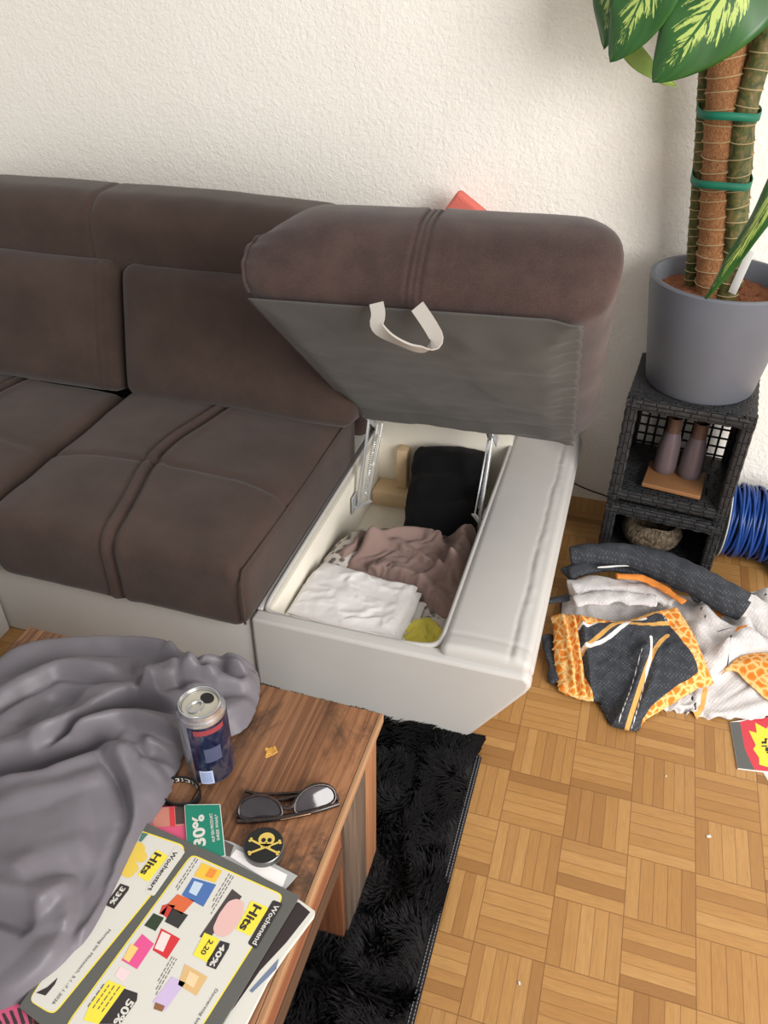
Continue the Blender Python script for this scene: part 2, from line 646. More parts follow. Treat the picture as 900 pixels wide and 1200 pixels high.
# variegated leaf: u along the blade, v across (0.5 is the midrib)
t = NT('variegated_leaf')
uv = t.n('ShaderNodeUVMap')
su = t.n('ShaderNodeSeparateXYZ'); t.l(uv.outputs[0], su.inputs[0])
av = t.math('ABSOLUTE', t.math('MULTIPLY', t.math('SUBTRACT', su.outputs[1], 0.5), 2.0))
cm = t.n('ShaderNodeCombineXYZ')
t.l(t.math('SUBTRACT', su.outputs[0], t.math('MULTIPLY', av, 0.35)), cm.inputs[0])
t.l(t.math('MULTIPLY', su.outputs[1], 0.22), cm.inputs[1])
st = t.noise(cm.outputs[0], 26.0, 5, 0.65, 0.5)
lim = t.math('MULTIPLY', t.math('SUBTRACT', 1.0, t.math('POWER', su.outputs[0], 4.0)), 0.70)
k = t.math('ADD', t.math('SUBTRACT', lim, av), t.math('MULTIPLY', t.math('SUBTRACT', st, 0.5), 2.3))
pm = t.ramp(k, [(0.30, (0, 0, 0, 1)), (0.36, (1, 1, 1, 1))])
pm2 = t.math('MULTIPLY', pm, t.math('GREATER_THAN', av, 0.035))
green = t.ramp(t.noise(cm.outputs[0], 5, 3), [(0.3, lin((30, 72, 28))), (0.7, lin((50, 102, 42)))])
t.col(t.mix(pm2, green, lin((176, 196, 104)))).rough(0.38, 0, 0.5)
t.b.inputs['Transmission Weight'].default_value = 0.0
M_LEAF = t.m
M_LEAFLIGHT = plain('pale_leaf', (150, 176, 92), 0.45, 0, 0.45, 0.2)
# wicker
t = NT('black_wicker')
br = t.n('ShaderNodeTexBrick')
br.inputs['Scale'].default_value = 1.0
br.inputs['Color1'].default_value = (1, 1, 1, 1); br.inputs['Color2'].default_value = (0.75, 0.75, 0.75, 1)
br.inputs['Mortar'].default_value = (0, 0, 0, 1)
br.inputs['Mortar Size'].default_value = 0.0022
br.inputs['Mortar Smooth'].default_value = 1.0
br.inputs['Brick Width'].default_value = 0.038
br.offset_frequency = 2
br.squash = 0.8
br.squash_frequency = 3
br.inputs['Row Height'].default_value = 0.0115
uvn = t.n('ShaderNodeUVMap')
t.l(uvn.outputs[0], br.inputs['Vector'])
nz = t.noise(t.obj, 60, 3)
t.col(t.mix(t.math('MULTIPLY', br.outputs['Color'], 0.9), lin((14, 14, 15)), t.ramp(nz, [(0.3, lin((33, 34, 36))), (0.7, lin((54, 55, 58)))]))).rough(0.5, 0, 0.5)
t.bump(br.outputs['Color'], 0.9, 0.004)
M_WICKER = t.m
M_VASE = plain('mauve_ceramic', (94, 82, 87), 0.28, 0, 0.5, 0.06)
M_VASETOP = plain('brown_reflection', (84, 62, 52), 0.35)  # brown painted on the neck for a reflection in the glaze
M_TRAY = plain('bamboo_tray', (136, 96, 62), 0.5, 0, 0.35, 0.1)
t = NT('bark_bowl')
f = t.noise(t.mapping(t.obj, (50, 50, 26)), 1.6, 6, 0.7, 1.5)
t.col(t.ramp(f, [(0.34, lin((54, 46, 38))), (0.5, lin((96, 84, 70))), (0.68, lin((150, 134, 114)))])).rough(0.9, 0, 0.2)  # bark tones darkened throughout to paint in the shadow inside the shelf
t.bump(f, 1.0, 0.006)
M_BARK = t.m
M_CABLE = plain('blue_cable', (18, 62, 132), 0.35, 0, 0.5, 0.15)
M_REEL = plain('white_reel', (226, 226, 222), 0.5)
M_REELGREY = plain('grey_reel_foot', (120, 118, 112), 0.5)
M_RED = plain('coral_weave', (218, 116, 104), 0.85, 0, 0.2, 0.1, 0.6, 160, 0.003)
M_BLACKCLOTH = fabric('black_cloth', (8, 8, 11), 0.8, 1.2, sheen=0.02, bump=0.15)
M_MAUVE = fabric('mauve_cloth', (142, 119, 112), 0.92, 1.06, sheen=0.15, bump=0.06)
M_WHITE = fabric('white_cloth', (236, 233, 232), 0.96, 1.03, sheen=0.1, bump=0.06)
M_YELLOW = fabric('yellow_cloth', (222, 208, 92), 0.94, 1.05, sheen=0.1, bump=0.08)
M_SHEET = fabric('grey_satin', (106, 102, 108), 0.97, 1.03, rough=0.40, sheen=0.1, bump=0.03)
t = NT('leopard_blanket')
vz = t.n('ShaderNodeTexVoronoi'); vz.inputs['Scale'].default_value = 55
t.l(t.obj, vz.inputs['Vector'])
t.col(t.ramp(vz.outputs['Distance'], [(0.3, lin((104, 98, 94))), (0.5, lin((202, 196, 190)))])).rough(0.95)
M_LEOPARD = t.m

# ------------------------------------------------------------------ the room
YW = 0.92
mb = MB(); mb.bx((-2.6, -2.6, -0.05), (2.6, YW + 0.1, 0.0), 0.001)
mb.build('floor', M_FLOOR, kind='structure', smooth=None)
mb = MB(); mb.bx((-2.6, YW, -0.05), (2.6, YW + 0.1, 2.5), 0.001)
mb.build('wall_back', M_WALL, kind='structure', smooth=None)

# ------------------------------------------------------------------ the sofa
sofa = thing('sofa', (-0.9, 0.4, 0), 'brown and light grey corner sofa with its right seat lid open over storage', 'sofa')


def seat_deform(half, puff, seams_x, cross_y, seed):
    def f(V):
        V = V.copy()
        x, y, z = V[:, 0], V[:, 1], V[:, 2]
        top = sm(-0.2 * half[2], 0.9 * half[2], z)
        u, v = x / half[0], y / half[1]
        z2 = z + top * puff * (1 - u ** 4) * (1 - v ** 4)
        dent = 0
        for sx, wd, dp in seams_x:
            yf = y / half[1]
            d = x - sx - 0.02 + 0.058 * np.exp(-((yf + 0.1) / 0.55) ** 2)
            pr = dp * (-np.exp(-(d / wd) ** 2) + 0.55 * np.exp(-((d + 2.0 * wd) / wd) ** 2) - 0.35 * np.exp(-((d + 3.4 * wd) / (0.5 * wd)) ** 2)
                       + 0.35 * np.exp(-((d - 2.6 * wd) / (1.5 * wd)) ** 2))
            z2 += top * pr
            dent = dent + pr
        for cy_, wd, dp in cross_y:
            d = y - cy_ - 0.02 * np.cos(x * 6)
            z2 -= top * dp * np.exp(-(d / wd) ** 2)
        z2 += top * 0.006 * fbm(x * 5, y * 5, 0, seed)
        V[:, 2] = z2
        y2 = V[:, 1] - 0.7 * dent * sm(-half[1] + .03, -half[1], y) + 0.006 * fbm(x * 8, z * 8, 1.3, seed + 5) * sm(-half[1] + .05, -half[1], y)
        V[:, 1] = y2
        return V
    return f


# base panels
mb = MB(); mb.bx((-1.80, -0.075, 0.0), (-0.578, 0.80, 0.225), 0.008, 2)
mb.build('base_panel', M_LEATHER, sofa)
mb = MB(); mb.bx((-1.86, -1.25, 0.0), (-1.235, -0.078, 0.225), 0.008, 2)
mb.build('side_base_panel', M_LEATHER, sofa)
# seat cushions
CUSH_TOP = 0.375
half = (0.305, 0.36, 0.085)
mb = MB(); mb.soft((-0.873, 0.245, 0.297), half, 0.035, 6, (110, 90, 6),
                   seat_deform(half, 0.026, [(0.0, 0.008, 0.012)], [(-0.105, 0.008, 0.007)], 3))
sc_r = mb.build('seat_cushion', M_BROWN, sofa, smooth=70)
half = (0.32, 0.70, 0.085)
mb = MB(); mb.soft((-1.502, -0.215, 0.297), half, 0.035, 6, (90, 110, 6),
                   seat_deform(half, 0.026, [(0.0, 0.008, 0.012)], [(0.36, 0.008, 0.006), (-0.2, 0.008, 0.006)], 4))
mb.build('seat_cushion', M_BROWN, sofa, smooth=70)


def seam_on(o_name, pts, r, par, mat=M_THREAD):
    mb = MB(); mb.tube(pts, r, 6)
    return mb.build(o_name, mat, par)


# piping along the right cushion's edge
mb = MB()
mb.tube([(-0.5695, y, 0.366 - 0.002 * math.sin(y * 9)) for y in np.linspace(-0.10, 0.58, 30)], 0.0028, 6)
mb.tube([(-0.5695, -0.10 - 0.0, 0.366), (-0.5690, -0.112, 0.345), (-0.569, -0.115, 0.30), (-0.569, -0.114, 0.24)], 0.0028, 6)
mb.build('piping', M_BROWN, sc_r)


def back_deform(half, seed, seam=None):
    def f(V):
        V = V.copy()
        x, y, z = V[:, 0], V[:, 1], V[:, 2]
        fr = sm(0.3 * half[1], -0.8 * half[1], y)
        y2 = y - fr * 0.03 * (1 - (x / half[0]) ** 4) * (1 - (z / half[2]) ** 4)
        y2 += fr * 0.006 * fbm(x * 6, z * 4, 0, seed)
        if seam is not None:
            for dx in (0, 0.02):
                y2 += fr * 0.006 * np.exp(-((x - seam - dx) / 0.006) ** 2)
        V[:, 1] = y2
        V[:, 2] = z + 0.008 * fbm(x * 3, y * 3, 2, seed)
        return V
    return f


TILT = math.radians(-14)
Rt = np.array([[1, 0, 0], [0, math.cos(TILT), -math.sin(TILT)], [0, math.sin(TILT), math.cos(TILT)]])
half = (0.316, 0.09, 0.17)
mb = MB(); mb.soft((-0.847, 0.565, 0.534), half, 0.035, 4, (60, 4, 24), back_deform(half, 11), Rt)
mb.build('back_cushion', M_BROWN, sofa, smooth=70)
mb = MB(); mb.soft((-1.490, 0.565, 0.534), half, 0.035, 4, (120, 4, 24), back_deform(half, 12, 0.262), Rt)
mb.build('back_cushion', M_BROWN, sofa, smooth=70)
# headrest bolster
half = (0.64, 0.115, 0.140)


def head_def(V):
    V = V.copy()
    x, y, z = V[:, 0], V[:, 1], V[:, 2]
    V[:, 1] = y + 0.006 * fbm(x * 3, z * 5, 0, 21) + sm(-.02, -.12, y) * 0.007 * np.exp(-((x + 0.02) / 0.007) ** 2)
    V[:, 2] = z + 0.010 * np.sin(x * 3.0 + 1.0) + 0.006 * fbm(x * 4, y * 4, 3, 22) - sm(.02, .12, z) * 0.006 * np.exp(-((x + 0.02) / 0.007) ** 2)
    return V


mb = MB(); mb.soft((-1.23, 0.665, 0.713), half, 0.085, 8, (170, 3, 6), head_def)
mb.build('headrest', M_BROWN, sofa, smooth=70)
mb = MB(); mb.bx((-1.84, 0.70, 0.0), (-0.585, 0.90, 0.66), 0.02, 3)
mb.build('back_frame', M_BROWN, sofa)

# storage box
bxr = MB()
# front panel: right side leans inwards towards the floor
fp = [(-0.575, 0.0), (-0.155, 0.0), (-0.132, 0.003), (-0.112, 0.012), (-0.092, 0.032), (0.006, 0.190), (0.012, 0.206), (0.010, 0.220), (-0.002, 0.232), (-0.575, 0.226)]
bxr.prism(fp, (0, -0.083, 0), (1, 0, 0), (0, 0, 1), (0, 0.036, 0))
# right side body under the ledge
sd = [(-0.168, 0.0), (-0.155, 0.0), (-0.132, 0.003), (-0.112, 0.012), (-0.092, 0.032), (0.006, 0.190), (0.012, 0.206), (0.012, 0.218), (0.008, 0.228), (-0.001, 0.236), (-0.168, 0.236)]
bxr.prism(sd, (0, -0.050, 0), (1, 0, 0), (0, 0, 1), (0, 0.925, 0))
bxr.bx((-0.575, 0.752, 0), (-0.168, 0.80, 0.30), 0.008, 2)
bxr.bx((-0.575, -0.05, 0), (-0.562, 0.75, 0.226), 0.004, 2)
box = bxr.build('storage_box', M_LEATHER, sofa, bevel=0.010, smooth=50)
mb = MB()
mb.bx((-0.562, -0.047, 0.005), (-0.168, 0.75, 0.03), 0.001)
mb.bx((-0.562, 0.735, 0.03), (-0.168, 0.75, 0.300), 0.001)
mb.bx((-0.562, -0.046, 0.03), (-0.548, 0.735, 0.216), 0.001)
mb.bx((-0.182, -0.046, 0.03), (-0.169, 0.735, 0.226), 0.001)
mb.bx((-0.548, -0.047, 0.03), (-0.182, -0.040, 0.205), 0.001)
mb.build('box_interior', M_INNER, box)
# padded ledge on the right
half = (0.090, 0.470, 0.018)


def ledge_def(V):
    V = V.copy()
    x, y, z = V[:, 0], V[:, 1], V[:, 2]
    t = sm(0, half[2], z)
    wob = 0.005 * fbm(y * 14, y * 0, 0, 31)
    d = x - 0.048 - wob
    V[:, 2] = z + t * (0.006 * (1 - (x / half[0]) ** 2)  - 0.0015 * np.exp(-(d / 0.005) ** 2) * (1 + 0.7 * fbm(y * 45, x * 10, 0, 32))
                       + 0.0018 * np.exp(-((d - 0.012) / 0.008) ** 2) * (1 + fbm(y * 40, x * 10, 0, 33))
                       - 0.0014 * np.exp(-((y + half[1] - 0.045 - wob) / 0.006) ** 2))
    return V


mb = MB(); mb.soft((-0.0835, 0.400, 0.2345), half, 0.0165, 5, (60, 200, 2), ledge_def)
mb.build('ledge_pad', M_LEATHER, box, smooth=70)
# rolled leather rim round the opening
mb = MB()
mb.tube(smoothpoly([(-0.560, 0.74, 0.228), (-0.561, 0.4, 0.226), (-0.560, 0.0, 0.226), (-0.558, -0.030, 0.224), (-0.555, -0.045, 0.222), (-0.53, -0.051, 0.220), (-0.40, -0.053, 0.219), (-0.25, -0.053, 0.223), (-0.200, -0.051, 0.229), (-0.180, -0.046, 0.236), (-0.175, -0.030, 0.242), (-0.174, 0.0, 0.244), (-0.174, 0.35, 0.246), (-0.172, 0.74, 0.246)], 2, False), 0.0055, 8)
mb.build('rolled_rim', M_LEATHER, box, smooth=70)
mb = MB()
mb.bx((-0.485, 0.695, 0.075), (-0.455, 0.733, 0.20), 0.002)
mb.build('wooden_batten', M_PINE, box)
mb = MB(); mb.bx((-0.546, 0.655, 0.03), (-0.34, 0.733, 0.075), 0.002)
mb.build('wooden_batten', M_PINE, box)
mb = MB(); mb.lathe([(0.008, 0), (0.008, 0.006), (0.005, 0.012), (0, 0.013)], (-0.547, 0.66, 0.165), 12, [[0, 0, 1], [0, 1, 0], [-1, 0, 0]])
mb.build('rim_bolt', M_INNER, box)

# the lid, tipped up
HB = np.array([-0.288, 0.590, 0.372])
TIPL = np.array([-0.57, 0.045, 0.872])
dv = np.array([0, TIPL[1] - HB[1], TIPL[2] - HB[2]])
LL = np.linalg.norm(dv)
dv /= LL
nv = np.cross([1, 0, 0], dv)
if nv[2] < 0: nv = -nv
LR = np.stack([[1, 0, 0], dv, nv], 1)          # local x, along, thickness
LT, LW = 0.20, 0.576
half = (LW / 2, LL / 2, LT / 2)
lid_c = HB + dv * LL / 2 + nv * LT / 2


def lid_def(V):
    V = V.copy()
    x, y, z = V[:, 0].copy(), V[:, 1].copy(), V[:, 2].copy()
    u, v = x / half[0], y / half[1]
    w_ = z / half[2]
    top = sm(-0.2, 0.9, w_)
    z2 = z + top * 0.022 * (1 - u ** 4) * (1 - v ** 4)
    tip = sm(0.72, 1.0, v)
    # the tip is rolled: its top edge falls back
    y2 = y - tip * 0.030 * sm(-0.2, 1.0, w_) ** 2 + tip * 0.012 * (1 - w_ ** 2) * (1 - u ** 4)
    side = sm(0.8, 1.0, np.abs(u))
    bul = np.where(x > 0, 0.040, 0.020 + 0.022 * tip * sm(0.9, -0.6, w_))
    x2 = x + np.sign(x) * side * bul * (1 - np.abs(w_) ** 2.5) + np.sign(x) * side * 0.004 * fbm(y * 14, z * 14, 0, 41)
    # left front corner is pulled in and gathered
    cl = (1 - np.sqrt(np.maximum(0, 1 - np.clip((-0.66 - u) / 0.34, 0, 0.985) ** 2))) * sm(0.2, 1.0, v)
    y2 -= cl * (0.058 * sm(-0.3, 1.0, w_))
    z2 -= cl * 0.040 * top
    cl = cl * tip
    y2 -= cl * 0.006 * np.sin(z * 190) * sm(.9, .2, np.abs(w_))
    for dx in (-0.011, 0.0, 0.011):
        g = np.exp(-((x - 0.003 - dx) / 0.0042) ** 2)
        y2 -= tip * 0.0045 * g
        z2 -= top * 0.0045 * g
    y2 += tip * 0.006 * np.exp(-((x - 0.003) / 0.03) ** 2)
    y2 += tip * 0.003 * fbm(x * 7, z * 9, 0, 42)
    V[:, 0], V[:, 1], V[:, 2] = x2, y2, z2 + twist(x2, y2 + half[1])
    return V


def twist(x, y):
    """the light lid hangs a little askew: its right front corner rides higher"""
    return 0.030 * np.clip((x + 0.288) / 0.576, 0, 1) * np.clip(y / LL, 0, 1)


mb = MB(); mb.soft(lid_c, half, 0.040, 6, (150, 24, 10), lid_def, LR)
lid = mb.build('seat_lid', M_LID, sofa, smooth=75)
# piped edge round the left front corner and down the right side
for sg, off in ((-1, 0.010),):
    zz = np.linspace(-half[2] + 0.012, half[2] - 0.012, 30)
    q = np.column_stack([np.full(30, sg * (half[0] - off)), np.full(30, half[1] - 0.010), zz])
    top_ = np.column_stack([np.full(20, sg * (half[0] - off)), np.linspace(half[1] - 0.012, 0.0, 20), np.full(20, half[2] - 0.010)])
    if sg > 0:
        q[:, 2] = np.linspace(-half[2] + 0.03, half[2] - 0.05, 30)
        q[:, 1] += 0.004
        q = lid_def(q) @ LR.T + lid_c
    else:
        q = lid_def(np.vstack([q, top_[1:]])) @ LR.T + lid_c
    q = smoothpoly(q, 1, False)
    mb = MB(); mb.tube(q, 0.0030, 6)
    mb.build('piping', M_LID, lid)


def lidp(x, y, z):
    """x from lid middle, y from hinge to tip, z above the underside"""
    return HB + np.array([x, 0, 0]) + dv * y + nv * (z + float(twist(x, y)))


# lining panel on the underside with a puckered right edge
nx, ny = 70, 80
V, F = [], []
for j in range(ny + 1):
    for i in range(nx + 1):
        u, v = i / nx, j / ny
        x = -0.286 + u * (0.570 + 0.0035 * math.sin(v * 95) * (u > .97))
        y = -0.004 + v * (LL + 0.002)
        e = min(u, 1 - u, v, 1 - v)
        xs, ys = x * 6, y * 6
        z = -0.004 - 0.006 * float(sm(0, 0.12, e)) + 0.0
        V.append((x, y, z))
V = np.array(V)
edge = sm(0, 0.10, np.minimum(np.minimum((V[:, 0] + .286) / .57, 1 - (V[:, 0] + .286) / .57), np.minimum(V[:, 1] / LL, 1 - V[:, 1] / LL)))
V[:, 2] -= edge * 0.013 * (1 + 1.5 * fbm(V[:, 0] * 4.5 + V[:, 1] * 2.0, V[:, 1] * 5, 0, 51))
# sagging folds near the hinge
dfold = V[:, 1] - (0.085 + 0.05 * V[:, 0])
V[:, 2] -= 0.010 * np.exp(-(dfold / 0.018) ** 2) * edge
V[:, 2] += 0.004 * np.exp(-((dfold - 0.04) / 0.014) ** 2) * edge
rpk = sm(0.90, 0.985, (V[:, 0] + .286) / .57)
V[:, 2] -= 0.004 * rpk * (1 + np.sin(V[:, 1] * 130 + 2 * fbm(V[:, 1] * 20, 0, 0, 3)))
F = [(j * (nx + 1) + i, j * (nx + 1) + i + 1, (j + 1) * (nx + 1) + i + 1, (j + 1) * (nx + 1) + i) for j in range(ny) for i in range(nx)]
mb = MB(); mb.add(np.array([lidp(*p) for p in V]), F)
mb.build('lining', M_LINING, lid, smooth=80, solid=0.002)

# silver pull strap hanging from the front edge
c0 = [(441, 350, .046), (444, 364, .040), (440, 377, .032), (453, 388, .028), (470, 397, .024), (487, 404, .022), (501, 404, .022), (514, 394, .026), (504, 376, .034), (496, 364, .041), (489, 354, .046)]
c0 = smoothpoly(np.array([P(u, v + 5, 'y', y_ - 0.012) for u, v, y_ in c0]), 2, False)
sidev = np.array([[1.0, -0.1, 0.15]] * len(c0))
tt = np.linspace(0, 1, len(c0))
for i, s_ in enumerate(tt):
    k = math.exp(-((s_ - 0.45) / 0.17) ** 2)
    sidev[i] = np.array([1.0, 0, 0.25]) * (1 - k) + np.array([0.15, -0.75, 0.75]) * k
mb = MB(); mb.ribbon(c0, sidev, 0.024, 0.0035)
mb.build('pull_strap', M_STRAP, lid, label='silver grey loop strap')

# hinge linkages
for lowp, inw in ((np.array([-0.534, 0.490, 0.137]), 1), (np.array([-0.192, 0.455, 0.180]), -1)):
    sx = lowp[0]
    sx += 0.016 if inw > 0 else 0.0
    top1 = lidp(sx + 0.288, 0.060, -0.012)
    top0 = lidp(sx + 0.288, -0.012, -0.010)
    # angle bracket screwed to the lid
    mb = MB()
    mb.bar(lidp(sx + 0.288, 0.085, -0.022), lidp(sx + 0.288, -0.030, -0.022), 0.003, 0.026, nv, 0.001)
    mb.bar(lidp(sx + 0.288 + 0.011 * inw, 0.085, -0.0195), lidp(sx + 0.288 + 0.011 * inw, -0.030, -0.0195), 0.024, 0.0025, nv, 0.001)
    hg = mb.build('hinge', M_STEEL, sofa)
    for yy in (0.065, 0.02):
        mb = MB(); mb.lathe([(0.0045, 0), (0.0045, 0.0015), (0.003, 0.0028), (0, 0.003)], lidp(sx + 0.288 + 0.013 * inw, yy, -0.0212), 10, np.stack([[1, 0, 0], dv, -nv], 1))
        mb.build('hinge_screw', M_STEEL, hg)
    mb = MB(); mb.bar(top1 + (0.004 * inw, 0.0, -0.016), lowp + (0.004 * inw, 0, 0), 0.005, 0.0145, (0, 1, 0.2), 0.0015)
    mb.build('hinge_arm', M_STEEL, hg)
    low2 = lowp + np.array([0.016 * inw, 0.030, 0.004])
    s0 = top0 + (0.016 * inw, 0.004, -0.016)
    mb = MB(); mb.bar(s0 + (0.006 * inw, 0, 0), low2 + (0.006 * inw, 0, 0), 0.004, 0.012, (0, 1, 0.2), 0.0015)
    mb.build('hinge_arm', M_STEEL, hg)
    mb = MB()
    s1 = low2 + (-0.005 * inw, -0.006, 0.0)
    s0 = s0 + np.array([-0.005 * inw, -0.012, 0.0])
    n_ = 300
    hel = []
    ax_ = (s1 - s0) / np.linalg.norm(s1 - s0)
    e1 = np.cross(ax_, [1, 0, 0]); e1 /= np.linalg.norm(e1)
    e2 = np.cross(ax_, e1)
    for i in range(n_):
        a_ = i / n_
        hel.append(s0 + (s1 - s0) * (0.12 + 0.80 * a_) + 0.0055 * (math.cos(a_ * 2 * math.pi * 30) * e1 + math.sin(a_ * 2 * math.pi * 30) * e2))
    mb.tube(hel, 0.0013, 5)
    mb.tube([s0, s0 + (s1 - s0) * 0.13], 0.0016, 6)
    mb.tube([s0 + (s1 - s0) * 0.91, s1], 0.0016, 6)
    mb.build('spring', M_STEEL, hg)
    mb = MB()
    mb.bar(lowp + (-0.006 * inw, -0.006, -0.004), low2 + (0.012 * inw, 0.006, -0.006), 0.012, 0.003, (0, 0, 1), 0.001)
    mb.build('hinge_foot', M_STEEL, hg)
    mb = MB()
    mb.soft(lowp + (-0.006 * inw, -0.004, 0.010), (0.0014, 0.020, 0.026), 0.001, 2)
    mb.build('hinge_plate', M_STEEL, hg)

# small coral woven thing showing above the lid
pc = P(545, 222, 'y', 0.84)
mb = MB()
ca, sa = math.cos(math.radians(57)), math.sin(math.radians(57))
Rz = np.array([[ca, 0, -sa], [0, 1, 0], [sa, 0, ca]])
mb.soft(P(538, 222, 'y', 0.84) - Rz @ np.array([0.055, 0, 0.055]), (0.055, 0.018, 0.055), 0.010, 3, (8, 2, 8), None, Rz)
mb.build('cushion', M_RED, None, 'coral woven cushion corner peeking up behind the open sofa lid', 'cushion')

# ------------------------------------------------------------------ coffee table
TZ = 0.395
table = thing('coffee_table', (-0.52, -1.0, 0), 'reclaimed wood coffee table with plank top on the black shaggy rug', 'coffee table')
a_, b_ = (-0.845, -0.378), (-0.192, -0.378)
tp = MB()
edges = [-0.845, -0.62, -0.405, -0.200]
for i in range(3):
    tp.bx((edges[i] + 0.0006, -1.62, TZ - 0.019), (edges[i + 1] - 0.0006, -0.378, TZ), 0.0018, 2)
tp.build('tabletop', M_TABLE, table)
mb = MB(); mb.bx((-0.200, -1.62, TZ - 0.019), (-0.193, -0.378, TZ - 0.0005), 0.001)
mb.build('edge_strip', M_TABLE_EDGE, table)
for (x0, x1, y0, y1, main) in ((-0.275, -0.203, -0.552, -0.385, 1), (-0.835, -0.76, -0.552, -0.385, 0), (-0.275, -0.203, -1.61, -1.44, 0), (-0.835, -0.76, -1.61, -1.44, 0)):
    mb = MB()
    mb.bx((x0, y0, 0.010), (x1 - 0.004, y0 + 0.012, TZ - 0.019), 0.001, mat=0)
    ym = y0 + 0.012 + (y1 - y0 - 0.012) * 0.64
    mb.bx((x0, y0 + 0.012, 0.010), (x1, ym, TZ - 0.019), 0.001, mat=1)
    mb.bx((x0, ym, 0.010), (x1, y1, TZ - 0.019), 0.001, mat=2)
    # planks run upright: turn the grain by storing the leg with z as local y
    o = mb.build('leg', [M_LEG_RED_V, M_LEG_GREY_V, M_LEG_ORANGE_V], table)
mb = MB()
mb.bx((-0.225, -1.45, 0.292), (-0.204, -0.552, TZ - 0.019), 0.001)
mb.build('apron', M_LEG_RED, table)
mb = MB(); mb.bx((-0.225, -1.45, 0.252), (-0.202, -0.552, 0.291), 0.001)
mb.build('apron_rail', M_LEG_DARK, table)
mb = MB(); mb.bx((-0.80, -1.45, 0.28), (-0.78, -0.552, TZ - 0.019), 0.001)
mb.build('apron', M_LEG_RED, table)
mb = MB(); mb.bx((-0.76, -0.42, 0.28), (-0.275, -0.40, TZ - 0.019), 0.001)
mb.build('apron', M_LEG_RED, table)

# ------------------------------------------------------------------ rug
RX0, RX1, RY0, RY1 = -0.62, -0.074, -1.62, -0.088
rug = thing('shaggy_rug', (-0.35, -0.8, 0), 'black shaggy rug under the coffee table, edged with a stitched black border', 'rug')
mb = MB(); mb.bx((RX0, RY0, 0.0005), (RX1, RY1, 0.008), 0.001)
mb.build('rug_backing', M_RUGBACK, rug)
mb = MB(); mb.bx((RX1, RY0, 0.0005), (RX1 + 0.012, RY1 - 0.02, 0.006), 0.002, 2)
tr = mb.build('border_trim', M_RUGBACK, rug)
mb = MB()
for dx in (0.0025, 0.0085):
    for y in np.arange(RY0, RY1 - 0.022, 0.006):
        mb.bx((RX1 + dx - 0.0009, y, 0.0055), (RX1 + dx + 0.0009, y + 0.0042, 0.0068), 0.0003)
mb.build('border_stitching', M_RUGLINE, tr, label='pale stitching line')


def pile():
    n = 30000
    x = rng.uniform(RX0, RX1 - 0.002, n)
    y = RY1 - rng.uniform(0, 1, n) ** 1.25 * 1.15
    x[: n // 12] = RX1 - rng.uniform(0, 0.02, n // 12)
    hmap = 0.030 + 0.008 * vnoise(x * 14, y * 14, 0, 61)
    ang = 2.2 * np.pi * vnoise(x * 9, y * 9, 0, 62) + rng.normal(0, 0.35, n)
    lean = 0.020 + 0.014 * vnoise(x * 22, y * 22, 0, 63) + rng.uniform(-.006, .008, n)
    # clumping
    cxn, cyn = 0.012 * vnoise(x * 45, y * 45, 0, 64), 0.012 * vnoise(x * 45, y * 45, 0, 65)
    dx, dy = np.cos(ang) * lean + cxn, np.sin(ang) * lean + cyn
    wd = rng.uniform(0.0012, 0.0026, n)
    px_, py_ = -np.sin(ang), np.cos(ang)
    V = np.zeros((n, 7, 3))
    for k, (s_, wk) in enumerate(((0, 1), (0.4, 1), (0.75, 0.8))):
        bx_, by_ = x + dx * s_ ** 1.6, y + dy * s_ ** 1.6
        bz = 0.006 + hmap * (s_ ** 0.8)
        for q, sg in enumerate((-1, 1)):
            V[:, 2 * k + q] = np.stack([bx_ + sg * px_ * wd * wk, by_ + sg * py_ * wd * wk, bz], 1)
    V[:, 6] = np.stack([x + dx * 1.15, y + dy * 1.15, 0.006 + hmap * 0.95], 1)
    V[:, :, 0] = np.minimum(V[:, :, 0], RX1 + 0.010 + 0.006 * vnoise(V[:, :, 1] * 60, 0, 0, 66))
    V[:, :, 1] = np.minimum(V[:, :, 1], RY1 + 0.012)
    b = (np.arange(n) * 7)[:, None]
    F = np.concatenate([b + np.array([0, 1, 3, 2]), b + np.array([2, 3, 5, 4])]).tolist() + (b + np.array([4, 5, 6])).tolist()
    mb = MB(); mb.V.append(V.reshape(-1, 3)); mb.F = F; mb.M = [0] * len(F); mb.n = n * 7
    return mb


pile().build('pile', M_PILE, rug, kind='stuff', smooth=None)

# ------------------------------------------------------------------ wicker shelf with what stands in it
WA = math.radians(-5)
WO = np.array([0.100, 0.622, 0.0])
WXv = np.array([math.cos(WA), math.sin(WA), 0]); WYv = np.array([-math.sin(WA), math.cos(WA), 0])


def wp(x, y, z): return WO + WXv * x + WYv * y + np.array([0, 0, z])


shelf = thing('wicker_shelf', tuple(wp(0.145, 0.13, 0)), 'black wicker shelf of two stacked open cubes under the grey plant pot', 'shelf')


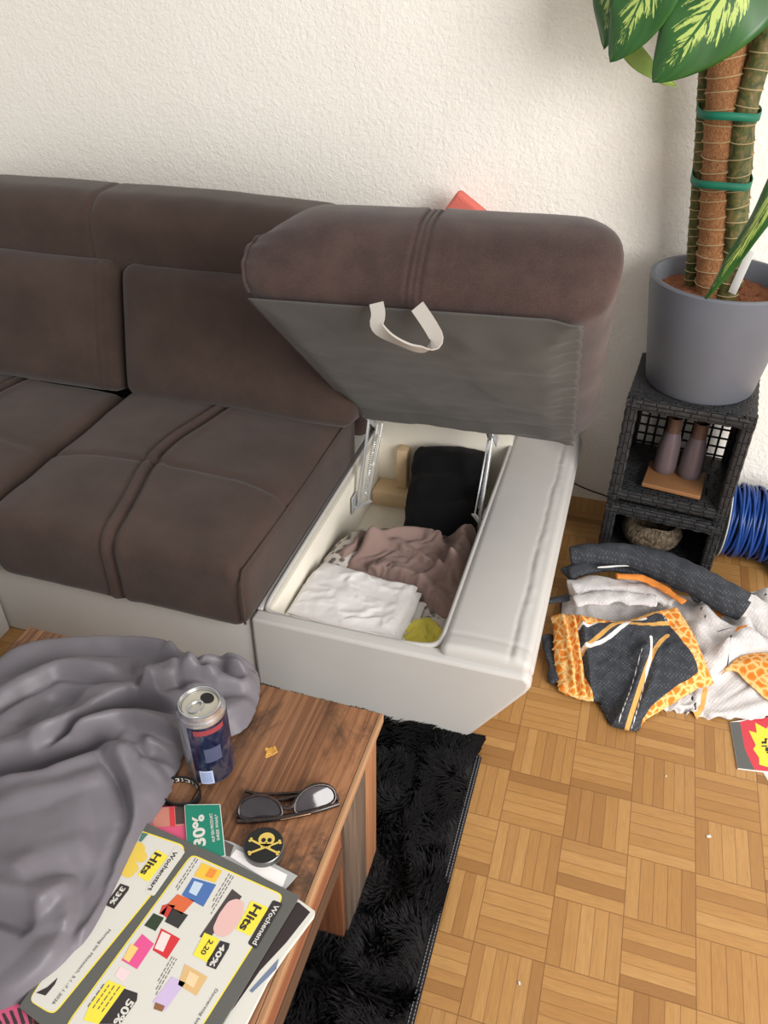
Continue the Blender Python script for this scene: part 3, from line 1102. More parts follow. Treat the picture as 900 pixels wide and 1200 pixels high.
def wbar(mb, a, b, wd, th, up=(0, 0, 1)):
    a, b = np.asarray(a, float), np.asarray(b, float)
    x = b - a; L = np.linalg.norm(x); x /= L
    z = np.asarray(up, float); z = z - x * (z @ x); z /= np.linalg.norm(z)
    y = np.cross(z, x)
    r = min(wd, th) * 0.28
    ring = []
    for cx_, cy_, a0 in ((wd / 2 - r, th / 2 - r, 0), (-wd / 2 + r, th / 2 - r, 90), (-wd / 2 + r, -th / 2 + r, 180), (wd / 2 - r, -th / 2 + r, 270)):
        for k in range(4):
            an = math.radians(a0 + 30 * k)
            ring.append((cx_ + r * math.cos(an), cy_ + r * math.sin(an)))
    ring.append(ring[0])
    per = [0]
    for i in range(1, len(ring)): per.append(per[-1] + math.dist(ring[i], ring[i - 1]))
    ns = max(2, int(L / 0.0055))
    V, UV, F = [], [], []
    m = len(ring)
    for i in range(ns + 1):
        l_ = L * i / ns
        for (p, q), pr in zip(ring, per):
            row = math.floor(pr / 0.0115)
            ph = l_ / 0.034 + 0.5 * (row % 2)
            wv = 0.0013 * math.sin(2 * math.pi * ph) * (abs(math.sin(math.pi * pr / 0.0115)) ** .5)
            n_ = math.hypot(p, q)
            V.append(a + x * l_ + y * (p + wv * p / n_) + z * (q + wv * q / n_))
            UV.append((l_ + 0.003 * len(mb.V), pr))
    for i in range(ns):
        for j in range(m - 1):
            F.append((i * m + j, i * m + j + 1, (i + 1) * m + j + 1, (i + 1) * m + j))
    F.append(tuple(range(m - 1))[::-1]); F.append(tuple(ns * m + j for j in range(m - 1)))
    mb.add(V, F, 0, UV)


def wpanel(mb, o, ex, ey, nrm, th=0.006):
    """woven sheet"""
    o, ex, ey, nrm = [np.asarray(t_, float) for t_ in (o, ex, ey, nrm)]
    lx, ly = np.linalg.norm(ex), np.linalg.norm(ey)
    for sgn in (0, 1):
        q = o - nrm * th * sgn
        V = [q, q + ex, q + ex + ey, q + ey]
        mb.add(V, [(0, 1, 2, 3) if sgn == 0 else (3, 2, 1, 0)], 0, [(0, 0), (lx, 0), (lx, ly), (0, ly)])


SW, SD = 0.292, 0.27
zt = [(0.0, 0.196), (0.208, 0.50)]
for zi, (z0, z1) in enumerate(zt):
    mb = MB()
    tbar = 0.036
    for (x, y) in ((0.016, 0.016), (SW - 0.016, 0.016), (0.016, SD - 0.016), (SW - 0.016, SD - 0.016)):
        wbar(mb, wp(x, y, z0), wp(x, y, z1), 0.030, 0.030, WYv)
    for z, th in ((z0 + 0.015, 0.028), (z1 - 0.018, 0.034)):
        for y in (0.016, SD - 0.016):
            wbar(mb, wp(0.002, y, z), wp(SW - 0.002, y, z), 0.030, th)
        for x in (0.016, SW - 0.016):
            wbar(mb, wp(x, 0.004, z), wp(x, SD - 0.004, z), 0.030, th)
    fr = mb.build('cube_frame', M_WICKER, shelf, smooth=60)
    mb = MB()
    wpanel(mb, wp(0.005, 0.005, z0 + 0.030), WXv * (SW - .01), WYv * (SD - .01), np.array([0, 0, 1]))
    mb.build('shelf_board', M_WICKER, fr)
    mb = MB()
    wpanel(mb, wp(0.006, SD - 0.01, z0), -WYv * (SD - .02), np.array([0, 0, z1 - z0]), WXv * -1)
    mb.build('side_panel', M_WICKER, fr)
    mb = MB()
    wpanel(mb, wp(SW - 0.006, 0.01, z0), WYv * (SD - .02), np.array([0, 0, z1 - z0]), WXv)
    mb.build('side_panel', M_WICKER, fr)
    mb = MB()
    if zi == 1:
        for i in range(11):
            x = 0.03 + (SW - 0.06) * i / 10
            mb.bar(wp(x, SD - 0.016, z0 + 0.02), wp(x, SD - 0.016, z1 - 0.02), 0.006, 0.004, WYv)
        for i in range(9):
            z = z0 + 0.04 + (z1 - z0 - 0.08) * i / 8
            mb.bar(wp(0.02, SD - 0.013, z), wp(SW - 0.02, SD - 0.013, z), 0.004, 0.006)
        mb.build('back_grid', M_BLACK, fr)
    else:
        wpanel(mb, wp(0.01, SD - 0.012, z0), WXv * (SW - .02), np.array([0, 0, z1 - z0]), -WYv)
        mb.build('back_panel', M_WICKER, fr)
mb = MB(); wpanel(mb, wp(0.004, 0.004, 0.5005), WXv * (SW - .008), WYv * (SD - .008), np.array([0, 0, 1]), 0.01)
mb.build('top_panel', M_WICKER, shelf)

# tray, two vases, bowl
ZF = 0.2385
tc = P(790, 562, 'z', ZF + 0.012)
mb = MB(); 
ta = math.radians(-8)
TR_ = np.array([[math.cos(ta), -math.sin(ta), 0], [math.sin(ta), math.cos(ta), 0], [0, 0, 1]])
mb.soft(tc, (0.072, 0.060, 0.006), 0.003, 2, (1, 1, 1), None, TR_)
tray = mb.build('tray', M_TRAY, None, 'small bamboo tray under the two mauve vases in the upper cube', 'tray')
for sx in (-.05, .05):
    for sy in (-.045, .045):
        mb = MB()
        mb.lathe([(0.006, -0.0118), (0.006, -0.005)], tc + TR_ @ np.array([sx, sy, 0]), 12)
        mb.build('tray_foot', M_BLACK, tray)
for (u, v, nm) in ((778, 549, 'left mauve ceramic carafe on the bamboo tray, nearer the sofa'), (807, 556, 'right mauve ceramic carafe on the bamboo tray, nearer the cable reel')):
    c = P(u, v, 'z', ZF + 0.020)
    vs = thing('vase', (c[0], c[1], ZF + 0.0182), nm, 'vase', 'carafes on the bamboo tray')
    zb = ZF + 0.0182
    mb = MB(); mb.lathe([(0.0, 0.0), (0.026, 0.0), (0.0290, 0.004), (0.0292, 0.02), (0.0275, 0.06), (0.0245, 0.09), (0.0205, 0.106), (0.0185, 0.114)], (c[0], c[1], zb), 40)
    mb.build('vase_body', M_VASE, vs)
    mb = MB(); mb.lathe([(0.0185, 0.114), (0.0175, 0.125), (0.0180, 0.152), (0.0190, 0.155), (0.0170, 0.155), (0.0150, 0.130), (0.0150, 0.10), (0, 0.10)], (c[0], c[1], zb), 40)
    mb.build('vase_neck', M_VASETOP, vs, label='neck with painted brown reflection')
c = P(766, 640, 'z', 0.032)
c = wp(0.128, 0.100, 0.0305)
mb = MB()
pr = [(1.12 * a, 0.84 * b) for a, b in [(0.0, 0.0), (0.035, 0.0), (0.055, 0.012), (0.068, 0.036), (0.071, 0.058), (0.066, 0.080), (0.058, 0.094), (0.053, 0.097), (0.051, 0.092), (0.058, 0.070), (0.060, 0.05), (0.045, 0.02), (0.0, 0.014)]]


def bowl_def(V):
    k = 1 + 0.05 * fbm(V[:, 0] * 25, V[:, 1] * 25, V[:, 2] * 25, 71)
    V = V * np.stack([k, k, np.ones_like(k)], 1)
    V[:, 2] += np.where(V[:, 2] > 0.070, 0.005 * np.sin(np.arctan2(V[:, 1], V[:, 0]) * 3), 0)
    return V


mb.lathe(pr, c, 56, None, 0, bowl_def)
mb.build('bowl', M_BARK, None, 'round bark-textured bowl in the lower cube of the wicker shelf', 'bowl', smooth=70)

# ------------------------------------------------------------------ potted plant
PC = np.array([0.262, 0.750, 0.5005])
plant = thing('potted_plant', tuple(PC), 'variegated leafy plant tied to a coir pole in a blue-grey pot on the wicker shelf', 'plant')
PH, PR0, PR1 = 0.262, 0.126, 0.163
mb = MB(); mb.lathe([(0, 0.0), (PR0 - 0.006, 0.0), (PR0, 0.006), (PR1 - 0.002, PH - 0.03), (PR1, PH - 0.004), (PR1 - 0.003, PH), (PR1 - 0.010, PH), (PR1 - 0.013, PH - 0.004), (PR1 - 0.022, PH - 0.075), (0, PH - 0.075)], PC, 72)
pot = mb.build('pot', M_POT, plant)
V, F, D = patch([(0.150 * math.cos(a), 0.150 * math.sin(a)) for a in np.linspace(0, 2 * math.pi, 60, endpoint=False)], 0.006)
Z = 0.010 * fbm(V[:, 0] * 40, V[:, 1] * 40, 0, 81) + 0.008 * fbm(V[:, 0] * 9, V[:, 1] * 9, 0, 82)
mb = MB(); mb.add(np.column_stack([V[:, 0] + PC[0], V[:, 1] + PC[1], Z + PC[2] + PH - 0.042]), F)
mb.build('soil', M_SOIL, plant, smooth=None)
ZS = PC[2] + PH - 0.05
ring_mb = None


def stem(pts, rad, mat, ringr=None, gap=0.022, name='stem', n=14):
    pts = smoothpoly(np.array(pts), 3, False)
    L = np.concatenate([[0], np.cumsum(np.linalg.norm(np.diff(pts, axis=0), axis=1))])
    s_ = np.arange(0, L[-1], 0.004)
    q = np.stack([np.interp(s_, L, pts[:, i]) for i in range(3)], 1)
    rr = rad * (1 + 0.05 * fbm(s_ * 30, s_ * 0 + rad * 100, 0, 91))
    if ringr: rr = rr * (1 + 0.06 * np.exp(-(((s_ % gap) - gap / 2) / 0.003) ** 2))
    smb = MB(); smb.tube(q, rr, n)
    if ringr:
        k = 0
        for c_ in np.arange(gap / 2, L[-1] - gap, gap):
            i = min(len(q) - 2, int(c_ / 0.004))
            T = q[i + 1] - q[i]; T /= np.linalg.norm(T)
            e1 = np.cross(T, [0.3, 0.8, 0.1]); e1 /= np.linalg.norm(e1); e2 = np.cross(T, e1)
            an = np.linspace(0, 2 * math.pi, 18, endpoint=False)
            tl = 0.15 * math.sin(k * 1.7)
            smb.tube([q[i] + rad * 1.07 * (math.cos(a) * e1 + math.sin(a) * e2) + T * tl * rad * math.cos(a + k) for a in an], 0.0011, 4, closed=True, mat=1)
            k += 1
    return smb.build(name, [mat, M_NODE], plant, smooth=70)


def col_at(pix, y): return [P(u, v, 'y', y_) for (u, v), y_ in zip(pix, y if hasattr(y, '__len__') else [y] * len(pix))]


stem(col_at([(836, 350), (842, 250), (850, 130), (857, 30), (862, -40)], 0.765), 0.0395, M_COIR, True, 0.030, 'coir_pole', 22)
stem(col_at([(809, 350), (817, 240), (824, 150), (826, 100), (836, -20)], 0.80), 0.0150, M_CANE, True, 0.020)
stem(col_at([(850, 352), (862, 290), (864, 210), (872, 130), (890, 70), (905, 20)], 0.735), 0.0225, M_CANE, True, 0.032)
stem(col_at([(858, 335), (866, 250), (872, 150), (882, 60), (892, -30)], 0.79), 0.021, M_CANE, True, 0.030)
for v_, dz in ((130, 0), (209, 0)):
    cl = P(854 - (v_ - 130) * 0.11, v_, 'y', 0.765)
    mb = MB()
    hw, hd = 0.062, 0.078
    an = np.linspace(0, 2 * math.pi, 40, endpoint=False)
    pts = [cl + np.array([hw * abs(math.cos(a)) ** 0.8 * (1 if math.cos(a) > 0 else -1), hd * abs(math.sin(a)) ** 0.8 * (1 if math.sin(a) > 0 else -1), 0.002 * math.sin(3 * a)]) for a in an]
    V, F = [], []
    for p in pts:
        V += [p + (0, 0, -0.0075), p + (0, 0, 0.0075)]
    n_ = len(pts)
    F = [(2 * i, 2 * ((i + 1) % n_), 2 * ((i + 1) % n_) + 1, 2 * i + 1) for i in range(n_)]
    mb.add(V, F)
    mb.build('tie', M_TIE, plant, label='green tie', solid=0.002)


def leaf(name, spine, width, nrm, mat=M_LEAF, fold=0.12, wav=0.004, prof=None, nu=36, nv=14):
    sp_ = smoothpoly(np.array(spine, float), 3, False)
    L = np.concatenate([[0], np.cumsum(np.linalg.norm(np.diff(sp_, axis=0), axis=1))])
    s_ = np.linspace(0, L[-1], nu + 1)
    q = np.stack([np.interp(s_, L, sp_[:, i]) for i in range(3)], 1)
    T = np.gradient(q, axis=0); T /= np.linalg.norm(T, axis=1)[:, None]
    V, UV, F = [], [], []
    nrm = np.asarray(nrm, float)
    for i in range(nu + 1):
        u = i / nu
        wd = width * (math.sin(math.pi * min(1, (u * 0.97 + 0.03)) ** 0.72) ** 0.75 if prof is None else prof(u))
        nn = nrm - T[i] * (nrm @ T[i]); nn /= np.linalg.norm(nn)
        sd_ = np.cross(T[i], nn)
        for j in range(nv + 1):
            v = j / nv * 2 - 1
            bend = -fold * width * abs(v) ** 1.3 * (0.4 + 0.6 * wd / width) + wav * math.sin(u * 17 + v * 2) * abs(v)
            V.append(q[i] + sd_ * v * wd + nn * (bend + 0.10 * width * (abs(v) < 0.08) * 0.0))
            UV.append((u, (v + 1) / 2))
    m = nv + 1
    F = [(i * m + j, i * m + j + 1, (i + 1) * m + j + 1, (i + 1) * m + j) for i in range(nu) for j in range(nv)]
    mb = MB(); mb.add(V, F, 0, UV)
    mb.build(name, mat, plant, smooth=80, solid=0.0012)


# big leaves hanging in at the top
def blunt(u): return min(1, (u * 3.2) ** 0.7) * (1 - max(0, (u - 0.25) / 0.75) ** 2.4) ** 0.75 if u < 1 else 0.0


leaf('leaf', [P(915, -120, 'y', 0.70), P(872, -45, 'y', 0.63), P(818, 35, 'y', 0.60), P(764, 97, 'y', 0.61)], 0.105, (0.1, -1, 0.35))
leaf('leaf', [P(800, -150, 'y', 0.66), P(778, -70, 'y', 0.62), P(748, 10, 'y', 0.615), P(714, 73, 'y', 0.63)], 0.072, (-0.25, -1, 0.3), prof=blunt)
leaf('leaf', [P(772, -160, 'y', 0.74), P(742, -80, 'y', 0.69), P(716, -10, 'y', 0.68), P(707, 58, 'y', 0.69)], 0.062, (-0.6, -1, 0.3), prof=blunt)
leaf('leaf', [P(712, 10, 'y', 0.74), P(740, 62, 'y', 0.73), P(772, 90, 'y', 0.72), P(793, 101, 'y', 0.72)], 0.020, (-0.2, -1, 0.5), M_LEAFLIGHT)
leaf('leaf', [P(960, 120, 'y', 0.60), P(915, 215, 'y', 0.56), P(868, 290, 'y', 0.57), P(820, 358, 'y', 0.60)], 0.034, (-0.6, -1, 0.5), M_LEAF, 0.25, 0.003,
     lambda u: (1 - u) ** 0.7 * min(1, u * 5 + 0.3) * 1.1)
mb = MB()
tg = P(868, 318, 'y', 0.70)
mb.bar(tg + (-0.006, 0, -0.05), tg + (0.010, 0.002, 0.045), 0.0012, 0.018, (0.9, -0.5, 0), 0.0004)
mb.build('plant_label', M_TAG, plant, label='white plant label')

# ------------------------------------------------------------------ cable reel
rc = np.array([0.412, 0.775, 0.108])
reel = thing('cable_reel', (0.48, 0.775, 0), 'reel of bright blue cable standing on the floor right of the wicker shelf', 'cable reel')
RX = np.array([[0, 0, 1], [0, 1, 0], [-1, 0, 0]], float)
for dx in (0.0, 0.155):
    mb = MB(); mb.lathe([(0.02, 0), (0.105, 0), (0.1065, 0.0015), (0.105, 0.003), (0.02, 0.003)], rc + (dx, 0, 0), 64, RX)
    mb.build('flange', M_REEL, reel)
mb = MB(); mb.lathe([(0.05, 0.003), (0.05, 0.155)], rc, 40, RX)
mb.build('drum', M_REELGREY, reel)
pts = []
turns = 0
for layer, (r0, nt) in enumerate(((0.080, 14), (0.088, 13), (0.096, 15))):
    for k in range(nt * 36):
        a = 2 * math.pi * k / 36
        f_ = k / (nt * 36)
        x = 0.012 + 0.128 * (f_ if layer % 2 == 0 else 1 - f_)
        wob = 0.007 * math.sin(a * 1.0 + 7 * layer + 2.1 * math.sin(k / 36 * 2.3)) + 0.004 * math.sin(a * 0.37 + k)
        wob = 0.011 * math.sin(a + 2.3 * math.floor(k / 36) + layer) * (1 if layer else .5)
        rr = r0 + 0.006 * float(vnoise(k * 0.05, layer * 7.3, 0, 95))
        pts.append(rc + np.array([min(0.15, max(0.008, x + wob)), rr * math.cos(a), rr * math.sin(a)]))
mb = MB(); mb.tube(pts, 0.0042, 7)
mb.build('cable', M_CABLE, reel, smooth=80, label='bright blue cable')
mb = MB()
mb.bx(rc + (0.150, -0.10, -0.106), rc + (0.162, 0.10, -0.06), 0.004, 2)
mb.build('reel_foot', M_REELGREY, reel)

# thin black cord lying on the wall side floor
pc = smoothpoly(np.array([P(668, 564, 'y', 0.905), P(680, 570, 'y', 0.905), P(692, 575, 'y', 0.905), P(704, 579, 'y', 0.905), P(720, 585, 'y', 0.905)]), 2, False)
mb = MB(); mb.tube(pc, 0.0022, 8)
mb.build('cord', M_BLACK, None, 'thin black cord running along the wall behind the wicker shelf', 'cord')

# ------------------------------------------------------------------ cloth
def zpx(px, ox, oy, sc): return [(ox + x * sc, oy + y * sc) for x, y in px]


def onz(px, z): return np.array([P(u, v, 'z', z)[:2] for u, v in px])


def ridge(V, line, width, amp, sharp=1.0):
    d, _, _, t_ = polydist(V[:, 0], V[:, 1], line, closed=False)
    fade = np.minimum(1, np.minimum(t_, 1 - t_) * 5 + 0.25)
    return amp * fade * np.exp(-(d / width) ** (2 * sharp))


SPEC = {}


def spec(name, outline, step, zf, base, grow=0.08, frames=40, bend=0.5, pin=0.6, coll=0.004, edge=None, smoothit=2, seed=0, mass=0.25):
    SPEC[name] = dict(outline=smoothpoly(outline, smoothit), step=step, zf=zf, base=base, grow=grow, frames=frames, bend=bend, pin=pin, coll=coll, mass=mass)


CLOTH = {}
CLOTH['heap'] = [9,-1,-7,6,-3,13,1,6,-15,5,-11,9,-13,10,-11,9,-10,9,-10,8,-9,8,-8,7,-7,5,-5,4,0,-7,11,-9,-1,6,-1,-1,6,1,4,-3,3,-1,0,-1,2,-3,-7,2,5,0,0,-1,-1,0,-1,0,-2,-1,1,-1,2,-4,10,0,0,-1,0,-1,1,2,2,-1,1,-9,2,1,2,1,1,0,-1,-1,-1,-2,0,3,2,-6,-5,-2,1,0,13,0,-1,0,0,0,0,0,1,-4,0,0,-3,0,-6,1,1,1,1,1,1,1,1,3,-3,-1,6,-5,-10,-4,20,1,-1,-1,0,0,-1,0,1,-1,-1,0,-1,-2,-1,-5,0,1,0,2,1,1,1,0,3,-4,4,-2,2,-3,-5,-6,2,-1,18,0,0,-2,0,-1,0,0,0,-1,0,-1,-2,-1,-4,-1,0,0,1,1,1,1,1,1,-4,2,2,3,1,0,-5,-8,-3,2,1,17,1,-1,-2,0,-1,0,0,0,0,-1,-1,-1,-2,-1,-4,0,-1,1,1,1,1,0,-1,0,-1,3,2,2,-3,7,-3,-14,-2,6,-3,1,18,-1,-2,-1,0,0,0,-1,0,-1,-1,-2,-1,-3,-2,0,0,1,0,1,0,0,1,-1,-1,-2,0,7,-3,-3,-3,1,-11,-3,14,18,1,-1,-1,-3,0,0,-1,0,0,-1,0,-2,-1,-2,-3,-1,0,0,1,-2,1,1,1,-1,0,0,-2,1,0,2,-1,-3,-4,-2,-4,-9,14,-4,26,-1,0,-2,0,-1,0,0,-1,0,-1,-2,-1,-3,-2,0,-1,1,-1,0,1,1,0,0,0,-3,1,1,-1,2,-1,-2,-2,-1,-7,0,-3,4,3,18,2,0,-1,0,0,0,0,0,-1,0,-1,-1,-1,-3,-2,-1,0,-1,0,0,0,1,0,0,0,-2,0,0,1,0,-2,-1,2,-1,0,-10,2,-5,9,-1,-1,20,1,-1,0,0,0,0,0,-1,0,-1,-2,-1,-4,-1,0,-2,1,-1,0,1,0,-1,1,-1,0,-1,0,0,0,-1,0,1,0,1,-12,3,-6,6,3,18,0,1,0,0,0,0,-1,0,-1,-1,-1,-3,-3,0,-1,-1,0,0,0,1,-1,0,0,-1,0,0,0,-1,1,-1,0,1,0,-5,-6,3,-5,0,1,1,2,22,1,0,0,0,0,0,-1,0,-2,0,-2,-4,-1,0,-3,1,0,-1,1,-1,0,0,0,0,0,0,0,-1,1,-2,-1,0,2,-5,-5,3,-3,-3,3,2,1,-1,22,1,0,0,0,0,-1,0,-1,-1,0,-4,-3,0,-2,-1,0,0,0,0,0,-1,1,0,0,-2,-1,2,0,0,-2,0,-1,-3,1,-5,3,-1,-4,0,4,1,21,1,0,0,0,0,-1,0,-1,-1,-2,-4,-1,-1,-2,0,0,0,0,-1,1,-1,0,0,-2,0,-1,0,2,-1,0,0,-3,-1,0,-6,1,3,-2,-2,2,5,-2,0,21,0,1,0,0,0,-1,-1,-1,0,-5,-2,0,-2,-1,0,0,0,-1,-1,0,1,0,-2,-1,0,0,-1,2,0,-3,-1,0,-1,-4,-1,0,2,1,-2,0,0,3,22,0,0,1,0,-1,0,-1,-1,-2,-4,-1,-1,-2,0,0,-1,-1,0,0,-1,1,-2,0,0,0,0,-1,-1,-1,0,0,-1,-4,-1,0,0,-1,4,-1,-1,0,2,24,0,-1,1,-1,-1,-1,0,-1,-3,-3,0,-2,-1,-1,0,-1,0,0,-2,1,-1,0,0,-1,0,0,0,-2,-1,0,-1,-1,-4,0,1,0,-1,1,3,-1,0,4,-1,0,19,3,-1,1,-2,-1,0,0,-2,-4,-1,-1,-2,-1,-1,-1,0,0,-2,1,0,-1,0,0,-2,0,0,0,0,-1,0,-1,-3,-1,-3,4,-1,-1,0,3,0,0,1,1,20,1,1,1,-3,0,0,-1,-4,-1,-1,-2,-2,-2,0,0,-1,-1,0,0,0,0,-1,0,-1,0,-1,-1,0,0,-1,-1,-1,-2,0,2,0,-3,1,1,1,1,1,1,17,4,0,-2,-1,1,1,-3,-3,-1,-2,-3,-2,1,0,-2,0,0,0,0,-1,0,0,-1,0,-1,0,0,-1,-1,-2,-1,-1,1,-1,0,2,-3,0,1,1,1,2,1,11,0,8,0,-1,1,0,-4,-1,-3,-4,-1,0,0,-1,0,0,0,0,-1,0,0,-1,0,0,-1,0,-1,0,-1,-2,-1,0,-1,-2,0,-1,3,-3,3,1,1,2,0,15,3,2,-1,1,-1,-4,-2,-5,-1,0,0,0,-1,0,0,-1,0,-1,0,-1,0,-1,0,-1,0,0,-1,0,0,-1,0,-1,-2,-1,-2,2,-1,-1,5,-2,4,-2,19,-1,5,-1,1,-6,0,-7,0,0,0,0,0,-1,0,-1,0,-1,0,-1,-1,0,-1,0,0,0,-2,-1,0,-1,0,-1,-1,-1,0,0,-1,0,0,4,-1,-4,8,16,-2,4,-1,-2,1,-8,0,0,-1,0,0,0,0,-1,0,-1,-1,-1,-1,-2,1,1,0,-1,0,-1,-2,-1,-1,0,0,-1,0,0,1,-1,-1,0,4,0,1,1,12,-2,6,-3,3,-7,-1,0,0,0,-1,0,-1,-1,-2,-1,-1,-1,0,-1,-1,0,0,0,-1,0,0,0,0,0,0,0,-1,0,-2,0,1,-1,-1,6,-3,-5,13,-5,7,1,4,-2,-2,-1,-2,-1,-1,-1,-1,-1,0,-1,0,0,0,0,0,1,0,-1,0,0,0,0,-1,-1,-1,-1,0,1,0,0,0,-1,-1,-1,-1,2,2,2,7,-1,1,-1,-1,-1,0,0,-1,0,0,0,-1,0,0,-1,-1,0,-1,-1,0,0,0,0,1,0,0,0,0,0,0,0,0,-1,-1,0,-1,
0,0,0,4,6,2,-5,5,-2,-1,-2,-1,-1,-1,-1,0,-2,-1,0,-1,-1,0,1,1,1,1,1,0,0,0,0,-1,0,0,1,1,0,-1,0,-1,0,-1,-1,1,3,0,3,-2,-7,-1,1,-1,0,-1,0,0,0,1,0,2,0,0,0,0,0,0,1,1,1,-1,0,-1,0,1,2,2,1,-1,-1,0,-1,-1,0,-1,-1,5,-2,-1,1,-4,-1,1,-1,-2,0,0,0,1,1,1,0,0,1,0,-1,0,1,3,2,-2,-1,0,0,1,3,0,-2,0,0,0,0,0,-1,0,-1,-1,-5,3,3,2,-6,0,1,-1,-2,0,1,0,1,1,1,0,0,0,0,0,-2,3,2,1,0,-2,1,1,1,-1,1,1,-1,0,0,-1,0,0,-1,0,-1,-14,-1,12,1,-10,9,-1,-1,-1,-4,5,0,2,1,0,1,-3,3,0,0,-1,3,2,0,0,-2,1,-2,0,1,0,1,2,-1,0,0,0,0,-1,0,-1,-12,-2,7,-3,-2,7,-8,1,2,0,1,3,2,-2,-2,0,1,2,3,-1,6,0,-1,-1,0,0,-2,0,1,0,1,1,0,1,0,0,-1,0,1,-1,-3,3,-3,-15,-4,11,-5,2,3,-4,2,1,1,0,1,1,2,-2,0,1,1,2,6,0,1,-1,0,-1,-2,1,0,-1,-3,4,1,1,1,0,0,-1,0,1,1,0,-1,-23,2,3,0,1,0,0,-1,4,0,1,1,2,1,-1,-1,1,2,6,1,1,1,0,-1,-2,-1,0,-1,-2,3,2,0,1,0,0,0,0,0,1,2,-2,-1,3,-2,-22,0,6,-6,2,0,2,0,1,3,0,0,1,3,0,-1,1,2,1,6,2,1,-2,-4,2,-1,-1,0,2,1,0,0,0,0,0,1,1,-1,3,0,2,-4,2,1,-1,-23,-3,0,3,1,1,1,1,1,2,0,1,1,1,0,0,-1,1,7,3,0,-7,5,-2,2,-2,3,2,0,0,-1,0,-1,0,-1,-1,7,3,1,-1,-1,-6,1,-23,3,-2,1,0,1,2,2,0,2,1,0,1,1,1,0,-2,-2,1,9,-6,6,-1,0,2,1,2,1,0,-1,0,-1,-1,-1,-2,2,3,2,3,3,-1,-6,-1,4,-1,-26,1,1,2,-1,1,0,2,2,0,2,1,0,1,1,1,-3,0,-2,4,3,3,-2,2,2,2,2,0,-1,-1,0,-2,-1,-1,0,2,2,2,2,3,1,-6,0,1,3,-2,-28,0,4,-1,0,1,2,0,2,2,1,1,1,0,2,0,1,-4,0,3,2,1,0,3,1,1,1,-1,-3,0,1,-4,1,2,1,2,1,1,2,3,-3,1,-6,-2,10,-29,3,2,-2,0,-1,0,4,0,2,1,2,1,1,0,2,-1,1,-1,1,0,1,1,1,0,0,-2,0,0,0,1,1,0,1,2,-2,4,2,2,1,-1,1,-3,-2,3,2,0,-25,-1,4,-2,-1,0,-1,0,5,0,1,2,2,1,1,0,2,-1,-1,2,0,1,1,1,-1,-2,0,0,0,1,1,0,1,2,2,5,-1,0,-1,2,-1,-1,1,-2,0,4,-27,2,1,-1,-1,-1,1,-1,6,0,1,2,2,0,3,0,0,-2,2,1,0,2,1,0,-1,-1,-1,0,5,-2,0,4,1,1,1,1,0,-1,-1,3,-2,2,-2,0,5,1,-1,-30,1,2,-1,0,-1,0,0,0,6,-1,2,2,2,0,2,0,-2,3,1,0,2,1,-1,0,0,1,1,2,3,-1,-1,2,0,0,-1,1,-1,3,0,0,1,-1,0,1,3,-30,3,1,-2,-1,0,-1,0,0,0,6,-1,3,1,3,0,1,-1,2,1,1,2,1,-2,1,1,0,0,1,2,3,0,-5,1,3,2,1,1,1,0,-2,1,0,-1,1,3,-27,0,0,-2,0,0,-1,0,0,-1,0,6,0,3,1,2,1,0,-2,-1,5,4,-2,1,1,1,0,0,1,1,4,2,1,1,1,1,1,0,-2,0,-2,0,0,-1,2,4,0,0,-30,-1,-2,2,-2,0,0,1,-1,0,0,5,0,4,1,1,1,-1,0,0,7,-1,1,0,1,0,0,2,8,0,2,1,0,0,0,1,0,-2,-1,-2,-2,1,-3,8,-1,-1,-26,0,-3,1,-1,0,-1,-1,2,0,0,1,4,-1,5,0,2,1,0,0,2,3,1,-1,1,2,5,0,1,1,-7,3,1,2,3,2,2,0,-2,-4,-1,0,-2,7,-6,-3,-21,-4,3,0,1,-1,-1,0,0,-1,3,0,2,2,-1,5,-1,3,2,1,1,2,1,1,3,5,-1,0,0,-1,-4,2,-1,1,2,2,3,1,-2,-8,6,-3,-2,7,-10,-2,-18,-2,3,0,1,0,-1,0,1,-1,3,0,2,0,-1,5,-1,0,6,3,-1,2,2,3,2,2,-1,-5,1,4,2,0,-3,-1,0,4,2,-6,-2,5,-3,-3,6,-9,-3,-15,-3,-3,7,2,0,0,0,0,-1,0,2,0,2,-1,0,5,0,-1,1,7,-2,3,3,3,3,-3,3,1,3,0,-2,-1,0,-3,-1,-1,2,-2,10,-3,-9,3,-8,-17,-1,-3,-2,2,8,1,1,0,-1,0,0,1,0,2,-1,0,6,-1,0,-2,7,-2,4,-1,4,8,2,1,0,0,-1,-1,0,-2,-3,-1,4,-5,-1,-7,19,-14,-4,-21,2,-2,-2,1,3,2,7,0,-1,0,0,0,2,1,0,0,5,0,-1,-3,7,-3,5,-1,2,1,0,-2,-1,0,1,1,1,0,3,-3,0,3,-11,5,3,-26,1,-1,1,6,-4,3,5,1,0,0,2,1,0,1,0,1,3,1,0,1,0,1,0,1,1,1,0,1,3,1,3,3,0,0,-1,-16,9,-9,-4,-11,2,-2,-1,-2,5,12,-6,
